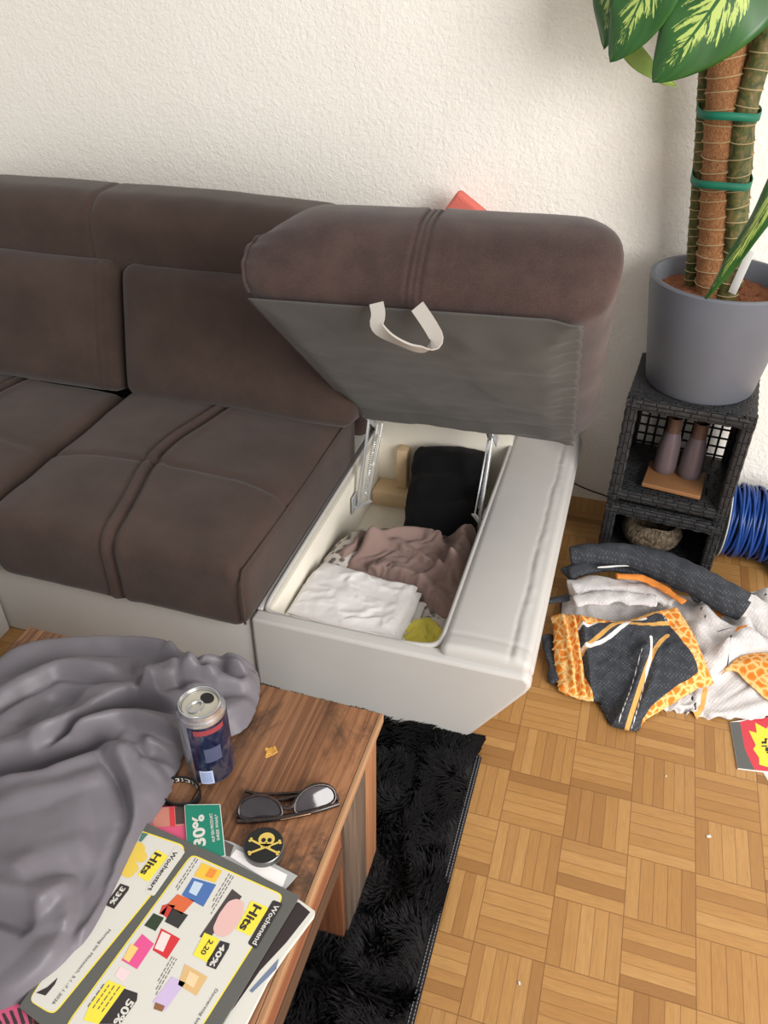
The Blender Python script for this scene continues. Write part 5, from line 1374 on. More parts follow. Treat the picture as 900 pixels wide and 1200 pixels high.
CLOTH['mauve'] = [2,0,-3,3,1,-4,-3,3,-3,2,-3,4,-3,3,-2,3,-1,2,0,0,0,-2,0,2,3,0,-4,0,1,-1,4,1,-4,-1,-3,5,-2,-1,-1,-1,-1,0,0,2,5,-2,1,1,1,-1,-2,-1,0,7,-3,2,1,-1,-5,-1,-4,4,1,-2,2,2,-3,-3,-2,3,5,2,1,-1,0,-3,2,2,-3,-2,1,0,1,-1,4,-5,-3,-2,1,2,1,2,1,1,0,-2,2,2,-3,-4,0,3,3,-3,4,-2,-1,-2,1,1,-2,1,-2,6,-7,-8,2,2,2,5,2,2,0,1,-4,-3,-1,-1,3,2,3,0,-1,-2,-3,3,-2,2,1,3,-2,-1,-4,-3,-7,1,-1,0,4,2,1,0,5,3,2,0,-2,-1,-1,-2,-3,-3,0,1,1,1,3,-3,3,-1,1,2,1,-8,1,-10,-4,7,0,1,1,1,0,2,3,2,3,0,-1,1,-1,-2,0,0,-1,0,0,0,1,2,-2,3,1,1,-1,-14,4,-5,-2,2,-3,5,2,1,1,1,0,0,0,0,1,2,5,0,-2,0,-1,-2,1,1,0,2,0,-4,7,-4,2,-2,-10,-4,2,-4,3,-2,-2,3,3,2,2,2,0,0,0,-1,2,2,3,4,-1,-5,-1,-1,2,0,-1,2,-1,3,-2,3,-12,-3,-4,1,0,-1,-1,0,1,2,2,2,3,2,1,0,1,1,4,0,3,-6,-2,0,2,-2,2,0,1,2,-3,4,1,-1,-12,-2,-3,0,0,-1,-1,1,0,0,1,1,0,3,4,2,2,0,4,1,1,-5,-1,0,0,-2,4,-3,3,-5,5,1,1,-10,-3,-2,0,0,-1,-1,-1,2,0,0,0,-1,0,3,3,6,2,1,4,-2,-2,-1,-1,0,-1,1,-1,-2,-1,6,-2,1,-6,-3,0,-2,2,-1,-1,-1,-1,-1,-1,2,1,-1,-1,-3,0,6,4,3,6,1,1,-3,0,-1,0,0,-1,0,-2,-2,-1,7,3,-2,1,-9,-2,-1,2,-1,-2,-2,-1,0,-1,1,1,1,-1,-4,-3,3,6,3,7,4,-1,-1,0,0,-1,0,-1,-2,-1,-1,-2,-1,2,0,0,1,-4,5,-2,-3,-3,-1,0,-1,-1,3,1,-1,-2,-5,0,4,4,7,6,0,0,-1,0,-1,1,-2,-1,-1,-2,-1,-1,1,0,1,-3,3,3,-2,-7,1,-3,1,-1,0,0,3,0,-4,-3,0,1,3,7,3,5,0,-2,2,-1,-2,0,-1,-1,-1,-1,-1,0,1,2,-5,5,-10,1,0,2,-2,-3,3,0,0,1,3,-1,-8,0,2,2,2,7,0,3,3,-3,2,-1,0,-1,-1,-1,-1,-1,0,-2,3,-4,-2,1,3,-7,1,1,1,-3,-1,3,-1,0,1,1,1,-3,-5,4,2,0,1,8,2,0,0,0,1,-1,0,-1,-1,-1,-1,-1,-1,0,-2,1,2,-7,0,1,-1,0,-1,-1,3,0,0,0,0,0,-6,4,6,-2,-2,3,4,5,1,0,-1,0,-1,-1,0,-1,-1,-1,-1,-1,-3,2,2,-6,1,-1,0,-1,0,-2,3,1,-1,1,-1,1,-7,5,3,3,-3,-1,3,5,5,0,-1,0,-1,-1,0,0,-2,-1,-1,-2,0,0,-8,-2,8,-3,2,-2,-3,-2,-1,4,0,1,2,0,0,0,-4,1,5,0,1,-3,2,3,6,3,-1,0,-1,-1,0,0,-2,-1,-1,-7,-3,0,-1,4,-1,2,-1,-2,-3,-1,-3,5,3,-1,3,-1,-2,-1,1,5,1,-2,0,-1,2,5,6,0,-1,0,-1,1,-1,-2,-1,0,-10,2,-3,2,-8,6,1,1,-1,-3,-2,-2,1,2,4,0,2,-1,-1,-1,4,5,-2,-1,-2,1,2,5,5,-1,0,-1,1,-1,-2,-1,0,-13,4,-8,7,-8,8,-3,2,0,-2,-2,-2,0,3,0,2,4,-1,-1,-2,4,5,-1,0,-1,-1,1,2,7,2,-1,0,0,-1,-1,-2,0,-14,1,-1,-4,1,1,-4,7,-3,1,0,2,-4,0,-1,2,2,0,0,5,-1,-3,6,5,-1,-1,0,-2,0,1,4,6,0,0,0,-1,-2,-1,0,-13,-2,-4,0,0,-1,6,-3,3,0,-1,-3,1,-1,2,2,0,-1,6,-3,0,3,7,0,-2,1,-1,-1,0,2,4,5,-1,0,-1,-2,0,-1,-13,-4,-2,0,0,-1,-1,3,-6,12,-6,0,1,0,1,0,-1,2,0,2,3,2,2,5,-3,1,1,-2,-1,1,3,6,0,0,-2,-1,-1,-1,-13,-3,-2,1,-1,-1,-3,3,-2,2,2,0,1,0,0,1,-1,2,0,2,3,0,4,3,0,0,2,-2,-1,0,0,7,2,-1,-1,-1,-2,1,-15,2,-1,-5,0,1,-1,-2,-3,-1,3,2,2,1,0,0,0,0,1,0,2,-2,5,1,1,3,3,0,-1,2,-2,0,0,2,7,-1,-1,0,-2,0,-14,-1,-4,0,1,-1,-2,-3,-1,2,3,2,1,-1,1,0,-1,2,1,0,1,0,4,1,2,3,0,1,1,1,-3,1,-2,7,3,-1,-1,-3,1,-15,-2,-2,1,0,-3,-1,-2,-1,0,2,4,2,-1,-1,2,-1,2,-1,2,2,-2,4,2,1,0,4,1,0,0,-1,1,-1,0,9,-1,-1,-2,0,-15,-2,-2,1,0,-4,-2,-1,0,0,-1,6,0,2,-3,3,1,2,-2,-1,1,1,4,2,-2,3,2,4,-1,1,-2,2,0,-2,8,0,0,-3,1,-17,0,2,-6,0,2,0,-4,-1,-1,0,-1,1,-1,5,-1,1,1,3,-1,1,0,-2,2,1,5,-1,0,5,-2,4,-2,3,1,-1,-1,8,1,-1,-3,-1,-16,-4,0,1,0,-3,1,-1,
0,0,-2,0,0,0,3,0,3,4,-2,0,-2,2,0,2,2,1,1,-1,4,3,-1,4,0,-1,-1,5,-3,0,2,-6,-11,-4,1,-3,1,0,1,-1,-1,1,-2,0,0,0,0,3,0,3,2,-1,-1,2,0,1,2,2,-2,3,1,4,1,1,2,-2,-1,-2,2,-5,1,4,-14,2,-2,-2,-1,0,0,1,-1,0,0,0,-1,-1,-1,1,0,1,3,3,1,-1,-1,1,1,1,1,2,-1,2,2,0,6,-2,1,-2,2,-3,3,-3,-4,4,-9,0,-11,6,1,0,-2,1,1,0,-3,1,-1,0,0,-1,2,2,4,-3,-1,4,-1,2,1,0,0,2,1,2,2,2,0,1,-2,2,-2,2,-7,1,1,-1,2,-13,0,-2,-5,4,5,-2,3,-3,1,2,-3,-1,1,-1,0,-1,1,0,4,2,-1,-2,1,1,1,3,0,0,-1,4,-1,2,3,2,0,-6,0,1,3,-3,-2,-3,1,-7,-3,-3,4,-3,6,0,-1,0,2,-2,-1,-1,1,-1,0,1,1,4,-3,-2,3,0,1,2,0,4,-3,0,-1,4,3,3,0,-7,1,-8,5,6,-2,-4,-2,-1,-3,1,0,-3,-4,1,3,4,0,-1,0,-1,-1,1,0,-3,0,1,2,3,2,-4,-1,2,1,1,0,0,0,3,0,-1,2,5,-1,-5,2,-8,1,4,-5,3,-1,-1,0,0,-1,-6,2,2,2,1,1,0,-2,0,0,-1,-2,-3,3,1,0,3,3,-4,-1,3,-1,1,2,-1,1,2,-3,3,2,-4,4,0,-6,-1,-1,-5,4,-1,2,3,-1,0,3,-6,-4,1,1,4,2,-4,3,4,2,-7,0,1,-1,0,-4,4,0,1,-3,3,-2,1,1,1,-2,0,4,0,-3,2,3,-7,-1,6,-4,-1,0,-4,2,-4,5,3,1,2,-2,0,-7,1,0,-1,5,-5,4,7,5,-6,0,0,-4,1,0,1,4,-5,-3,-1,1,1,1,1,0,-2,1,-1,1,1,2,1,-4,-2,2,0,-1,-3,-1,0,-9,6,6,0,4,-6,0,0,-5,5,-2,0,6,7,-3,1,0,0,1,-3,-1,-1,-2,2,-3,0,1,1,0,2,-2,0,1,-1,0,2,0,-1,0,-1,2,-3,-1,-1,-2,-8,-2,6,6,2,4,2,-4,-6,3,-6,-1,1,0,5,2,5,0,0,2,1,-1,-1,-1,-2,-2,2,-3,-1,1,-1,2,0,1,0,0,1,-1,0,2,-1,-1,1,-3,0,-1,-2,-6,-6,1,4,3,4,9,0,-2,-9,5,-2,-6,1,0,2,5,4,2,1,0,-1,1,1,-1,-1,-2,-2,-1,1,-1,0,-4,6,-2,2,1,0,-1,-1,1,0,1,0,-4,1,-1,-2,-4,-7,-3,2,5,2,4,5,-5,-7,12,-5,-4,1,0,3,7,3,1,0,0,-1,1,-1,2,-2,-3,-1,-3,-3,6,-2,-3,3,5,0,0,-1,-3,4,-1,0,-1,-3,1,0,-3,-5,-3,-6,-1,3,4,2,4,3,-3,5,-4,1,-2,-5,8,-3,-5,2,3,4,5,-2,0,2,-1,4,-4,-1,7,-3,-3,-1,-3,-7,7,5,-3,4,-2,-3,3,1,0,-1,-1,-5,5,2,-1,-7,-1,-2,-7,-2,2,2,2,3,4,2,-8,6,-2,-6,-1,0,3,4,5,2,0,1,1,0,0,-1,1,1,-6,4,0,-3,-9,0,5,5,6,-5,-3,-2,-3,-2,0,0,1,2,5,7,-7,-3,-3,-3,-2,1,1,2,-1,2,3,3,-8,1,-1,-3,-2,1,-3,4,6,6,0,4,-2,1,1,0,0,-1,0,-1,-2,1,1,-6,-7,0,5,3,2,1,0,-1,0,-1,1,0,2,-1,-1,0,1,4,-5,-4,0,1,1,0,-3,1,2,2,3,-2,-7,-1,-3,-1,0,-2,7,9,1,-1,0,1,1,-1,1,2,-1,-1,-3,4,-2,2,-3,-3,0,3,2,3,0,0,0,-1,0,-3,3,0,-1,-2,0,1,2,-5,-5,-5,3,3,1,0,0,1,0,5,-2,2,-9,-3,-2,-2,3,2,7,3,2,-2,0,1,1,0,0,-2,3,-5,1,2,4,4,2,-2,-1,3,4,-1,-4,5,3,2,2,0,0,-3,-4,-2,-4,-8,-5,4,0,-2,-4,4,-2,1,0,2,0,-1,3,3,-2,-10,-2,-1,3,1,4,1,5,-1,-1,1,1,0,1,0,1,-2,0,-3,4,5,-4,1,5,1,0,1,0,0,-1,-1,-1,-4,-2,2,3,0,-3,4,-4,-6,-2,-1,7,3,4,-5,-3,-8,7,-3,1,2,5,0,-1,-13,0,0,0,7,1,-2,5,0,-1,-4,4,2,1,1,1,-1,0,-6,3,-3,5,-4,-3,0,-1,-1,0,0,-1,0,-1,0,1,1,0,0,1,3,8,-5,-7,2,5,0,5,2,-4,0,-6,-5,10,-4,-2,3,-9,-1,5,-4,-3,9,3,-8,0,1,4,1,2,2,2,1,2,-2,-5,-7,0,7,-1,-6,0,0,-1,-1,0,0,0,1,1,3,1,2,1,2,-3,-2,5,-3,-4,0,6,-6,-1,1,9,-8,3,8,-5,-5,-4,1,-1,-6,-1,8,3,-4,0,0,4,0,1,1,1,-3,8,-5,-5,-1,3,-3,0,1,0,-1,0,-1,1,0,0,1,-3,1,3,-3,1,9,-1,-10,4,3,-4,-2,3,-6,3,10,-1,0,1,-17,0,7,4,-1,-7,4,0,0,0,0,-1,-1,-2,8,2,-9,1,5,2,-7,2,1,0,1,-2,0,0,0,1,-4,-1,6,-7,-4,9,3,-8,-4,7,1,2,-4,6,5,-10,-2,4,7,-7,0,0,1,-1,-1,4,-3,1,0,-1,0,0,-1,-1,-3,5,-3,-9,8,7,-4,-8,-7,-1,1,1,2,
-1,-2,2,-1,3,-1,2,0,1,0,2,0,1,0,1,1,0,1,-1,0,0,-6,2,1,-3,-4,1,-3,-1,0,5,-4,0,2,2,3,2,2,1,-2,-2,2,0,-1,2,0,-1,-3,-3,1,-1,1,0,-1,-1,-8,2,3,-2,1,1,2,4,4,0,-6,0,2,1,1,1,0,-2,0,-1,0,-3,4,2,1,-2,-11,-7,1,2,2,2,1,2,0,2,1,1,1,1,1,1,0,2,-5,-1,0,3,-3,2,1,-5,3,2,-7,-3,0,-1,1,-2,2,1,2,0,0,2,1,2,0,0,1,1,1,0,0,0,2,-3,-1,0,-1,-1,1,-1,-12,2,-2,2,1,1,0,2,-1,0,1,2,1,1,1,1,2,0,1,2,1,0,-4,2,-5,0,2,2,-1,8,-2,-15,-5,2,1,1,2,1,0,1,0,1,0,2,0,1,1,-1,0,-1,2,2,2,0,0,-6,2,-1,2,-5,5,2,2,-17,1,3,-2,0,1,1,2,1,1,1,1,2,1,0,-3,0,2,-1,1,-2,4,1,-3,0,0,2,-3,1,-5,3,1,-6,-2,-3,3,-1,0,1,0,2,1,1,1,2,1,3,1,-1,0,-4,1,-1,1,0,1,2,1,-1,-2,1,2,-5,6,-8,-10,2,0,0,1,0,2,2,1,1,1,3,1,0,2,1,-3,1,-1,-3,0,1,1,1,2,-5,1,1,0,-1,0,-1,5,-9,-6,2,0,1,1,-2,0,2,3,3,2,2,0,0,-1,2,-2,0,1,-2,0,-1,0,1,0,1,-3,-1,1,2,1,1,-11,-2,2,1,-1,0,2,-3,0,4,4,3,5,0,0,-2,-2,2,-3,0,1,-1,0,0,-2,1,-2,1,1,-6,0,0,8,-4,-2,-8,3,1,1,0,-1,1,2,-2,-1,4,5,6,4,-2,0,-2,-5,2,0,-4,2,-1,0,-3,1,1,1,1,0,-5,-3,4,-5,6,-2,-9,5,1,1,0,0,-1,1,-2,1,0,3,9,7,0,-1,-1,-8,-1,-2,1,1,-1,-1,-1,1,2,1,1,2,0,-3,1,-4,-2,-8,5,1,1,1,-1,-3,2,1,-3,0,2,6,11,1,1,-1,-8,-5,0,1,1,1,0,-5,2,1,1,1,2,-6,4,-2,-3,-9,1,7,0,-1,3,0,-5,1,0,1,-3,1,6,10,3,3,0,-8,-2,-4,0,1,0,1,-1,-1,1,1,-1,2,-8,2,2,-2,-13,5,2,0,4,2,1,1,-6,0,1,0,-4,3,14,3,3,2,-1,-9,0,-1,-4,1,0,1,-1,1,0,1,1,-7,-3,-1,3,-5,-2,-6,14,-10,-1,4,5,3,-1,-3,0,1,1,-1,0,6,10,1,2,1,-2,-8,-4,1,-2,1,1,1,-1,0,1,2,-6,-1,-1,-7,-6,0,13,-13,0,3,7,5,0,0,-5,1,1,2,0,2,10,2,0,3,2,-3,-7,-7,0,1,1,1,1,1,-1,1,-4,-1,-2,0,-16,4,7,-11,1,0,6,7,4,1,-4,-1,1,2,1,0,10,0,5,-1,4,0,-4,-7,-6,0,1,1,1,1,0,1,-3,-3,-1,-1,0,-4,-10,7,-5,-5,1,1,5,8,5,-2,1,0,-3,2,0,2,6,1,7,1,1,4,-2,-6,-8,-3,0,2,1,1,0,1,-2,-3,-2,-8,0,-9,8,-7,-1,1,-3,5,9,4,2,-2,0,1,0,1,3,0,3,6,2,4,2,2,-4,-7,-8,-1,2,0,2,-1,3,-2,-3,-3,-9,0,-11,7,2,-2,1,-7,2,10,7,0,0,0,-1,1,0,1,-1,4,8,-1,4,3,5,-1,-4,-7,-8,2,0,2,-1,2,0,-3,-4,-13,0,-1,2,-7,5,-8,3,5,9,5,-1,1,-2,1,0,0,1,0,1,6,5,0,2,6,3,-2,-5,-11,-2,1,2,0,2,0,-2,-4,-15,8,-5,-11,5,2,3,-6,2,-2,8,8,0,1,-1,1,-2,2,1,-1,4,-5,7,6,-3,4,3,6,1,-2,-7,-10,0,2,0,3,2,-8,1,-6,-3,-15,5,7,-6,7,-11,2,9,7,0,1,-2,-1,0,1,0,2,0,0,5,4,-1,2,1,6,5,0,-3,-8,-8,2,1,3,3,-9,-4,-5,-7,-6,4,7,-9,4,-1,4,4,2,3,0,-2,-1,1,1,1,-3,3,3,4,3,-1,0,2,3,7,3,-1,-5,-11,-1,2,4,3,-7,-8,-7,-6,-3,5,5,-9,0,0,7,10,-4,2,-2,0,1,-1,1,0,-2,1,6,7,-3,-2,2,2,1,7,5,1,-1,-11,-5,4,2,3,-5,-11,-7,2,2,-13,2,6,4,-8,-3,1,8,10,-5,0,-1,1,1,1,-1,-3,2,-1,11,2,1,-3,-2,2,3,1,8,3,1,-5,-11,2,3,2,-4,-11,-9,-3,-7,4,7,3,-6,-4,2,9,7,-3,-2,2,-2,1,-1,2,3,-5,5,7,-1,1,0,-4,1,1,3,3,8,1,2,-12,-4,4,3,-3,-13,-11,-5,-3,5,6,-1,1,-6,3,5,7,2,-4,1,0,-1,-1,4,-4,1,10,2,-3,0,2,0,-4,0,0,5,8,3,2,-1,-14,4,3,-2,-12,-15,-3,-1,4,4,-2,0,-1,3,5,3,0,2,-1,-2,0,2,4,-4,1,8,2,-4,0,0,0,1,-5,1,4,6,8,2,3,-14,1,3,-1,-14,-14,0,-1,0,-7,6,6,1,-5,1,5,3,3,1,-3,-1,1,0,3,1,0,5,2,1,1,-5,1,1,-4,1,-1,3,12,5,-1,9,-17,0,3,-1,-14,-11,-2,-6,-2,1,5,7,-7,3,6,0,3,1,2,-4,1,-2,7,-3,1,2,3,0,1,1,-4,0,1,-4,2,6,12,
2,3,7,-14,-17,4,5,-13,-6,-10,2,4,1,-2,6,-5,2,6,0,2,1,1,2,-4,3,-1,2,-2,5,1,-2,1,1,-3,1,-1,1,-1,9,9,1,6,4,-6,-14,-4,8,-16,-8,0,-1,-9,4,6,-7,5,0,0,4,4,-1,2,1,0,1,1,1,-4,1,7,-2,-2,0,1,1,1,-3,0,0,5,10,7,-1,11,-5,-4,-11,1,0,-15,-10,0,-3,3,3,-5,0,1,3,5,-2,2,1,1,1,1,0,-3,1,0,4,1,1,-3,0,0,-1,0,1,1,7,14,2,2,4,2,-8,-14,-7,8,-16,0,2,-11,-1,-2,-2,4,5,-2,2,-5,1,7,1,2,0,1,0,1,1,-5,0,1,7,1,-1,-1,1,-3,1,0,1,-3,2,10,14,1,0,-1,0,-5,2,-15,6,-10,0,-18,-3,2,5,-4,4,-2,-1,3,3,3,2,1,0,1,0,1,-1,-2,-2,7,1,1,0,-1,0,-3,1,1,1,1,9,10,-1,-3,3,-5,1,1,-3,1,-15,0,-17,-1,1,0,-1,-1,5,-1,-1,0,3,4,3,0,1,1,2,-2,2,2,-4,0,4,0,1,1,1,-1,0,-3,1,1,4,8,5,-5,5,-6,1,-1,1,2,2,-20,-1,-14,1,-3,7,3,2,-1,-5,1,1,1,2,2,3,2,-2,1,-2,2,2,-2,3,0,1,1,-1,1,0,-1,1,-2,4,8,1,2,-5,1,2,-2,-3,2,-2,-7,-2,-16,3,-8,0,6,2,5,2,-7,2,5,1,-3,0,1,2,1,1,1,-2,1,0,5,-2,1,0,0,1,1,0,1,1,0,3,1,1,1,-3,4,1,-2,2,-11,-1,4,-3,-15,-2,0,-6,4,2,0,5,-3,1,5,2,-4,0,0,3,0,2,1,2,0,-4,4,1,1,0,-1,1,1,1,1,1,-1,-1,5,3,-5,0,5,2,-2,2,1,-5,-3,-8,3,-17,-8,5,3,-3,4,1,-1,3,4,-3,0,1,1,1,2,0,2,3,4,-7,2,1,0,1,1,0,1,1,0,2,-4,2,5,1,0,-1,5,-2,1,1,-5,4,-4,-12,-2,-5,2,-2,-7,4,-7,1,2,0,2,2,4,1,0,0,0,1,2,-3,6,2,3,-5,3,-1,1,-1,0,1,1,1,1,1,0,-1,4,0,1,3,0,1,1,-3,-1,2,-9,2,-3,-11,-2,-1,-8,6,2,-7,6,-6,2,3,6,3,-2,0,1,0,0,2,-1,3,1,-2,0,2,2,-1,-1,0,1,1,1,1,-1,2,1,2,1,2,1,2,2,-1,-4,1,1,-9,-3,1,-17,0,2,4,-3,6,-2,-11,4,8,3,1,-3,1,0,-1,1,4,-2,1,3,1,1,-3,1,-1,0,0,1,1,1,1,0,2,1,1,0,2,1,2,-1,0,-2,1,0,-4,-4,-6,0,2,-10,-1,4,3,-9,7,6,2,-12,-3,3,6,-1,1,-2,2,-1,0,3,3,0,1,2,2,0,-5,-1,0,0,1,0,1,1,1,2,1,-1,-1,1,2,-1,1,1,-2,0,1,1,-1,-3,-6,0,-9,4,4,-8,6,4,-3,1,-2,2,-4,1,1,2,-5,1,4,5,-3,1,2,1,-2,2,-2,-2,-1,0,1,0,1,1,1,1,1,1,0,-6,-2,1,0,1,1,2,1,1,2,-3,-3,-3,-4,2,0,-8,4,2,3,0,-2,1,-1,2,-4,1,2,3,-5,1,2,3,1,-2,4,-3,2,2,-7,2,1,1,0,2,0,-3,1,1,0,-3,-1,1,1,-1,-3,-1,1,1,2,2,4,-1,-4,0,-3,1,-2,-4,6,1,-5,1,-2,1,0,0,1,1,-2,2,-2,0,1,2,2,-1,2,-5,4,-2,2,0,-1,0,1,1,1,1,-1,-1,-2,0,-1,1,0,1,1,0,-1,-3,0,0,2,3,2,-6,3,-4,2,-3,1,-2,7,-7,-1,0,-1,2,1,-2,0,2,-1,1,0,2,-1,-1,1,1,-4,-3,0,3,1,1,1,1,1,-1,1,0,2,1,1,0,1,0,1,-5,-2,0,1,1,0,0,1,-2,2,-4,0,5,-5,0,0,-1,-2,1,-1,1,0,1,-1,-1,1,-2,1,1,0,2,0,-1,1,-2,-1,-3,0,1,-1,2,1,1,1,1,2,1,1,1,1,1,1,1,0,0,1,-11,1,1,-3,0,1,2,1,0,4,-2,0,-8,-2,1,0,3,-1,2,1,-4,1,2,-3,1,1,0,-3,1,2,1,1,0,0,-7,2,0,-2,0,1,1,1,1,1,2,1,1,1,2,1,1,1,1,2,1,-6,0,-6,1,-2,2,-1,0,2,0,0,-2,1,-9,2,0,5,1,-1,-1,1,-4,-1,-1,2,1,-2,1,1,1,1,1,1,1,-2,-3,1,-3,1,-1,1,1,2,1,1,1,1,1,1,0,1,0,1,2,-3,1,-1,1,-6,1,-2,0,1,1,-3,-4,4,1,-3,-3,6,1,0,2,4,-13,-1,1,-2,1,1,2,0,2,0,1,-1,-2,-1,1,0,1,0,-1,1,2,1,1,1,1,1,2,0,1,1,-1,2,-2,2,-6,-3,1,-3,0,-1,2,1,-5,1,1,2,7,1,-9,-5,1,0,-2,1,2,2,1,1,2,3,0,-7,-4,4,-3,3,-1,0,2,2,0,2,1,1,2,1,1,1,0,-2,0,-9,2,-1,-3,1,-1,0,1,1,-2,7,1,0,-5,-6,3,0,-2,2,1,0,2,1,1,2,1,2,1,1,1,0,0,-2,-8,0,1,-3,5,2,-3,-3,-2,3,0,-3,5,-4,5,-4,4,-3,4,-3,4,-4,5,-3,4,0,0,-5,0,-2,12,-5,9,0,-11,1,-8,3,1,-6,4,3,2,2,1,2,1,-1,-3,7,-3,3,-3,2,
1,-5,-3,-4,1,2,1,0,-10,2,5,-2,0,4,0,-1,4,3,2,-1,-6,-2,0,1,-1,7,-4,-4,-1,9,-2,-7,5,-13,9,-7,3,6,2,0,0,0,0,0,-3,1,0,1,1,1,0,-1,0,3,-5,-2,-3,1,0,6,-4,-15,-2,12,2,-3,3,2,1,2,1,0,-1,-1,4,2,1,0,-1,-1,-1,0,-1,-2,-1,-4,1,9,-1,-1,0,-15,7,0,-12,8,6,-2,1,-1,1,1,1,0,1,2,1,1,2,2,1,0,-1,-1,-1,-1,-4,1,-6,-1,4,5,-4,-2,4,-5,3,-1,-9,-1,-1,2,3,1,1,1,1,2,1,1,2,-5,3,4,1,0,0,-2,-2,-5,2,-3,7,-7,5,-9,3,5,-1,-7,5,-5,-1,-1,0,0,2,0,1,2,1,2,4,2,-1,2,-1,-3,3,0,-4,-3,-1,6,-2,2,-4,1,-9,-1,8,3,-5,3,2,-1,-3,-2,-1,0,-1,-1,0,2,2,4,3,4,1,-4,-2,-2,4,0,-1,-3,-4,9,0,-7,-4,2,4,-1,2,3,0,2,-1,-3,-2,-1,-2,-2,-1,-2,2,2,6,2,3,-5,-3,0,1,-1,3,-5,-1,0,11,-3,-4,-2,-5,3,5,-4,2,1,1,5,1,0,-3,-2,-1,-2,-2,-3,-2,0,6,4,2,-5,4,-5,-2,-2,7,1,-3,3,5,2,-2,-15,5,3,-4,1,3,3,-1,5,3,-3,-1,-2,-1,-2,-3,-3,-3,1,6,-2,3,4,-4,-3,-4,1,10,2,1,-4,-1,-3,-8,1,4,4,-1,-4,1,4,4,-1,0,4,3,-1,-2,-1,-1,-4,-3,-3,-3,2,4,6,0,-4,-3,-5,5,5,5,3,-3,-2,-6,0,0,-8,4,5,-8,1,1,4,4,4,-5,5,2,2,0,-1,-1,-3,-4,-2,-3,-2,7,-1,3,-4,-4,-4,2,4,3,4,5,-1,-8,0,-10,3,6,-12,-1,3,5,6,5,-4,1,5,1,1,1,0,-1,-4,-3,-3,-2,-2,3,2,1,-4,-5,3,3,4,4,4,-4,1,-5,-11,2,2,-11,2,6,1,3,8,2,-3,1,4,0,0,1,0,-1,-3,-3,-3,-3,-3,1,5,0,-4,-4,2,4,7,6,-5,1,-1,-15,3,-1,-4,2,5,0,4,2,8,-3,-3,2,5,0,-4,2,0,-1,-2,-3,-2,-2,-5,-1,5,-1,-4,-1,6,4,9,-5,-4,-3,-9,1,4,4,-13,4,3,3,2,7,-4,8,3,-3,-6,4,2,0,-3,3,1,-2,-3,-3,-4,0,-5,0,4,-1,-4,6,8,5,-5,-2,-3,-8,2,2,-9,3,3,3,5,4,-3,3,7,0,-5,-4,2,2,-4,3,6,-3,-3,-4,-3,-4,-2,-2,0,3,0,1,9,5,-4,-4,-2,-3,-3,0,-5,3,1,-2,5,5,2,0,6,5,-2,-5,-3,3,-5,4,4,3,-4,-4,-3,-4,-3,-3,-1,0,1,6,7,5,-4,-4,-3,-4,3,-3,-17,4,7,2,1,2,6,6,4,-4,-2,5,5,-3,-6,1,-2,-2,6,1,2,-4,-3,-4,-3,-4,-1,-1,0,4,9,5,-3,-5,-3,6,-1,-22,-5,11,1,2,4,4,8,3,3,-4,-3,2,3,0,-7,2,-1,5,0,-1,2,-5,-3,-4,-3,-3,2,-2,2,8,7,-3,-4,-5,1,2,-20,-7,12,1,2,5,5,6,8,-2,4,-3,-5,-2,4,-5,4,-1,7,-1,-3,1,-3,-4,-3,-4,-3,2,-2,0,8,7,-3,-3,-5,-2,3,-5,-13,9,-4,4,-1,10,9,4,-4,1,6,-2,-2,-4,-2,2,3,4,4,-8,1,-2,-3,-4,-4,-1,-4,0,1,7,7,-2,-4,-4,-4,-1,-1,6,-7,-1,-2,2,-1,-6,13,14,-1,-1,3,-2,6,1,-2,-8,2,4,4,3,-7,-3,1,-3,-3,-4,-4,-2,-3,1,7,6,2,-5,-3,-4,3,3,-6,-12,4,-2,5,0,10,7,-1,2,5,-6,5,1,-4,-2,3,3,0,7,-5,-7,2,-2,-3,-3,-4,-3,-4,0,6,7,3,-6,-4,-3,1,6,-9,-8,4,1,4,4,4,0,4,5,4,-5,-1,0,-1,4,1,2,-1,2,2,-8,-1,1,-4,-3,-2,-4,-3,-3,5,7,4,-5,-5,-4,5,4,-14,-2,4,1,-5,13,10,-4,0,7,2,0,-5,-2,2,4,0,1,10,-4,-6,-1,-5,2,-3,-3,-3,-3,-2,-4,3,7,4,-5,-3,-6,2,3,5,-2,-14,0,5,3,-1,7,12,-5,-3,7,3,0,-1,-7,4,2,-3,15,0,0,-6,-6,-2,-3,1,-5,-2,-1,-4,-3,0,6,5,-5,-2,-3,5,4,-7,-10,2,4,4,2,8,7,-4,-5,3,6,1,-3,-5,1,5,1,7,7,-1,-3,-8,0,-6,-3,1,-7,-2,0,-3,-3,4,7,-5,-2,-2,4,5,-12,-4,3,2,5,2,2,7,3,-5,0,2,5,-4,-4,4,3,5,0,6,3,1,-5,-7,-5,3,-9,-5,-2,0,-3,-1,1,7,-4,-2,-2,6,3,-13,0,4,2,4,0,3,0,6,5,-5,4,-3,-2,-1,4,-2,5,1,6,4,-4,4,0,-10,-3,-3,-3,-10,1,-1,0,-2,6,-4,1,0,4,-4,-8,6,-2,-2,3,4,3,1,-1,3,-2,8,5,2,-2,-8,3,2,0,-1,1,4,6,-3,0,6,-3,-7,-1,-11,-6,-3,3,2,-2,1,-4,-1,13,0,-18,4,4,-1,-1,5,2,2,-2,1,1,1,7,1,4,-8,3,-1,-1,3,5,-1,0,7,-6,0,5,-5,-3,-14,-4,0,0,0,-5,1,
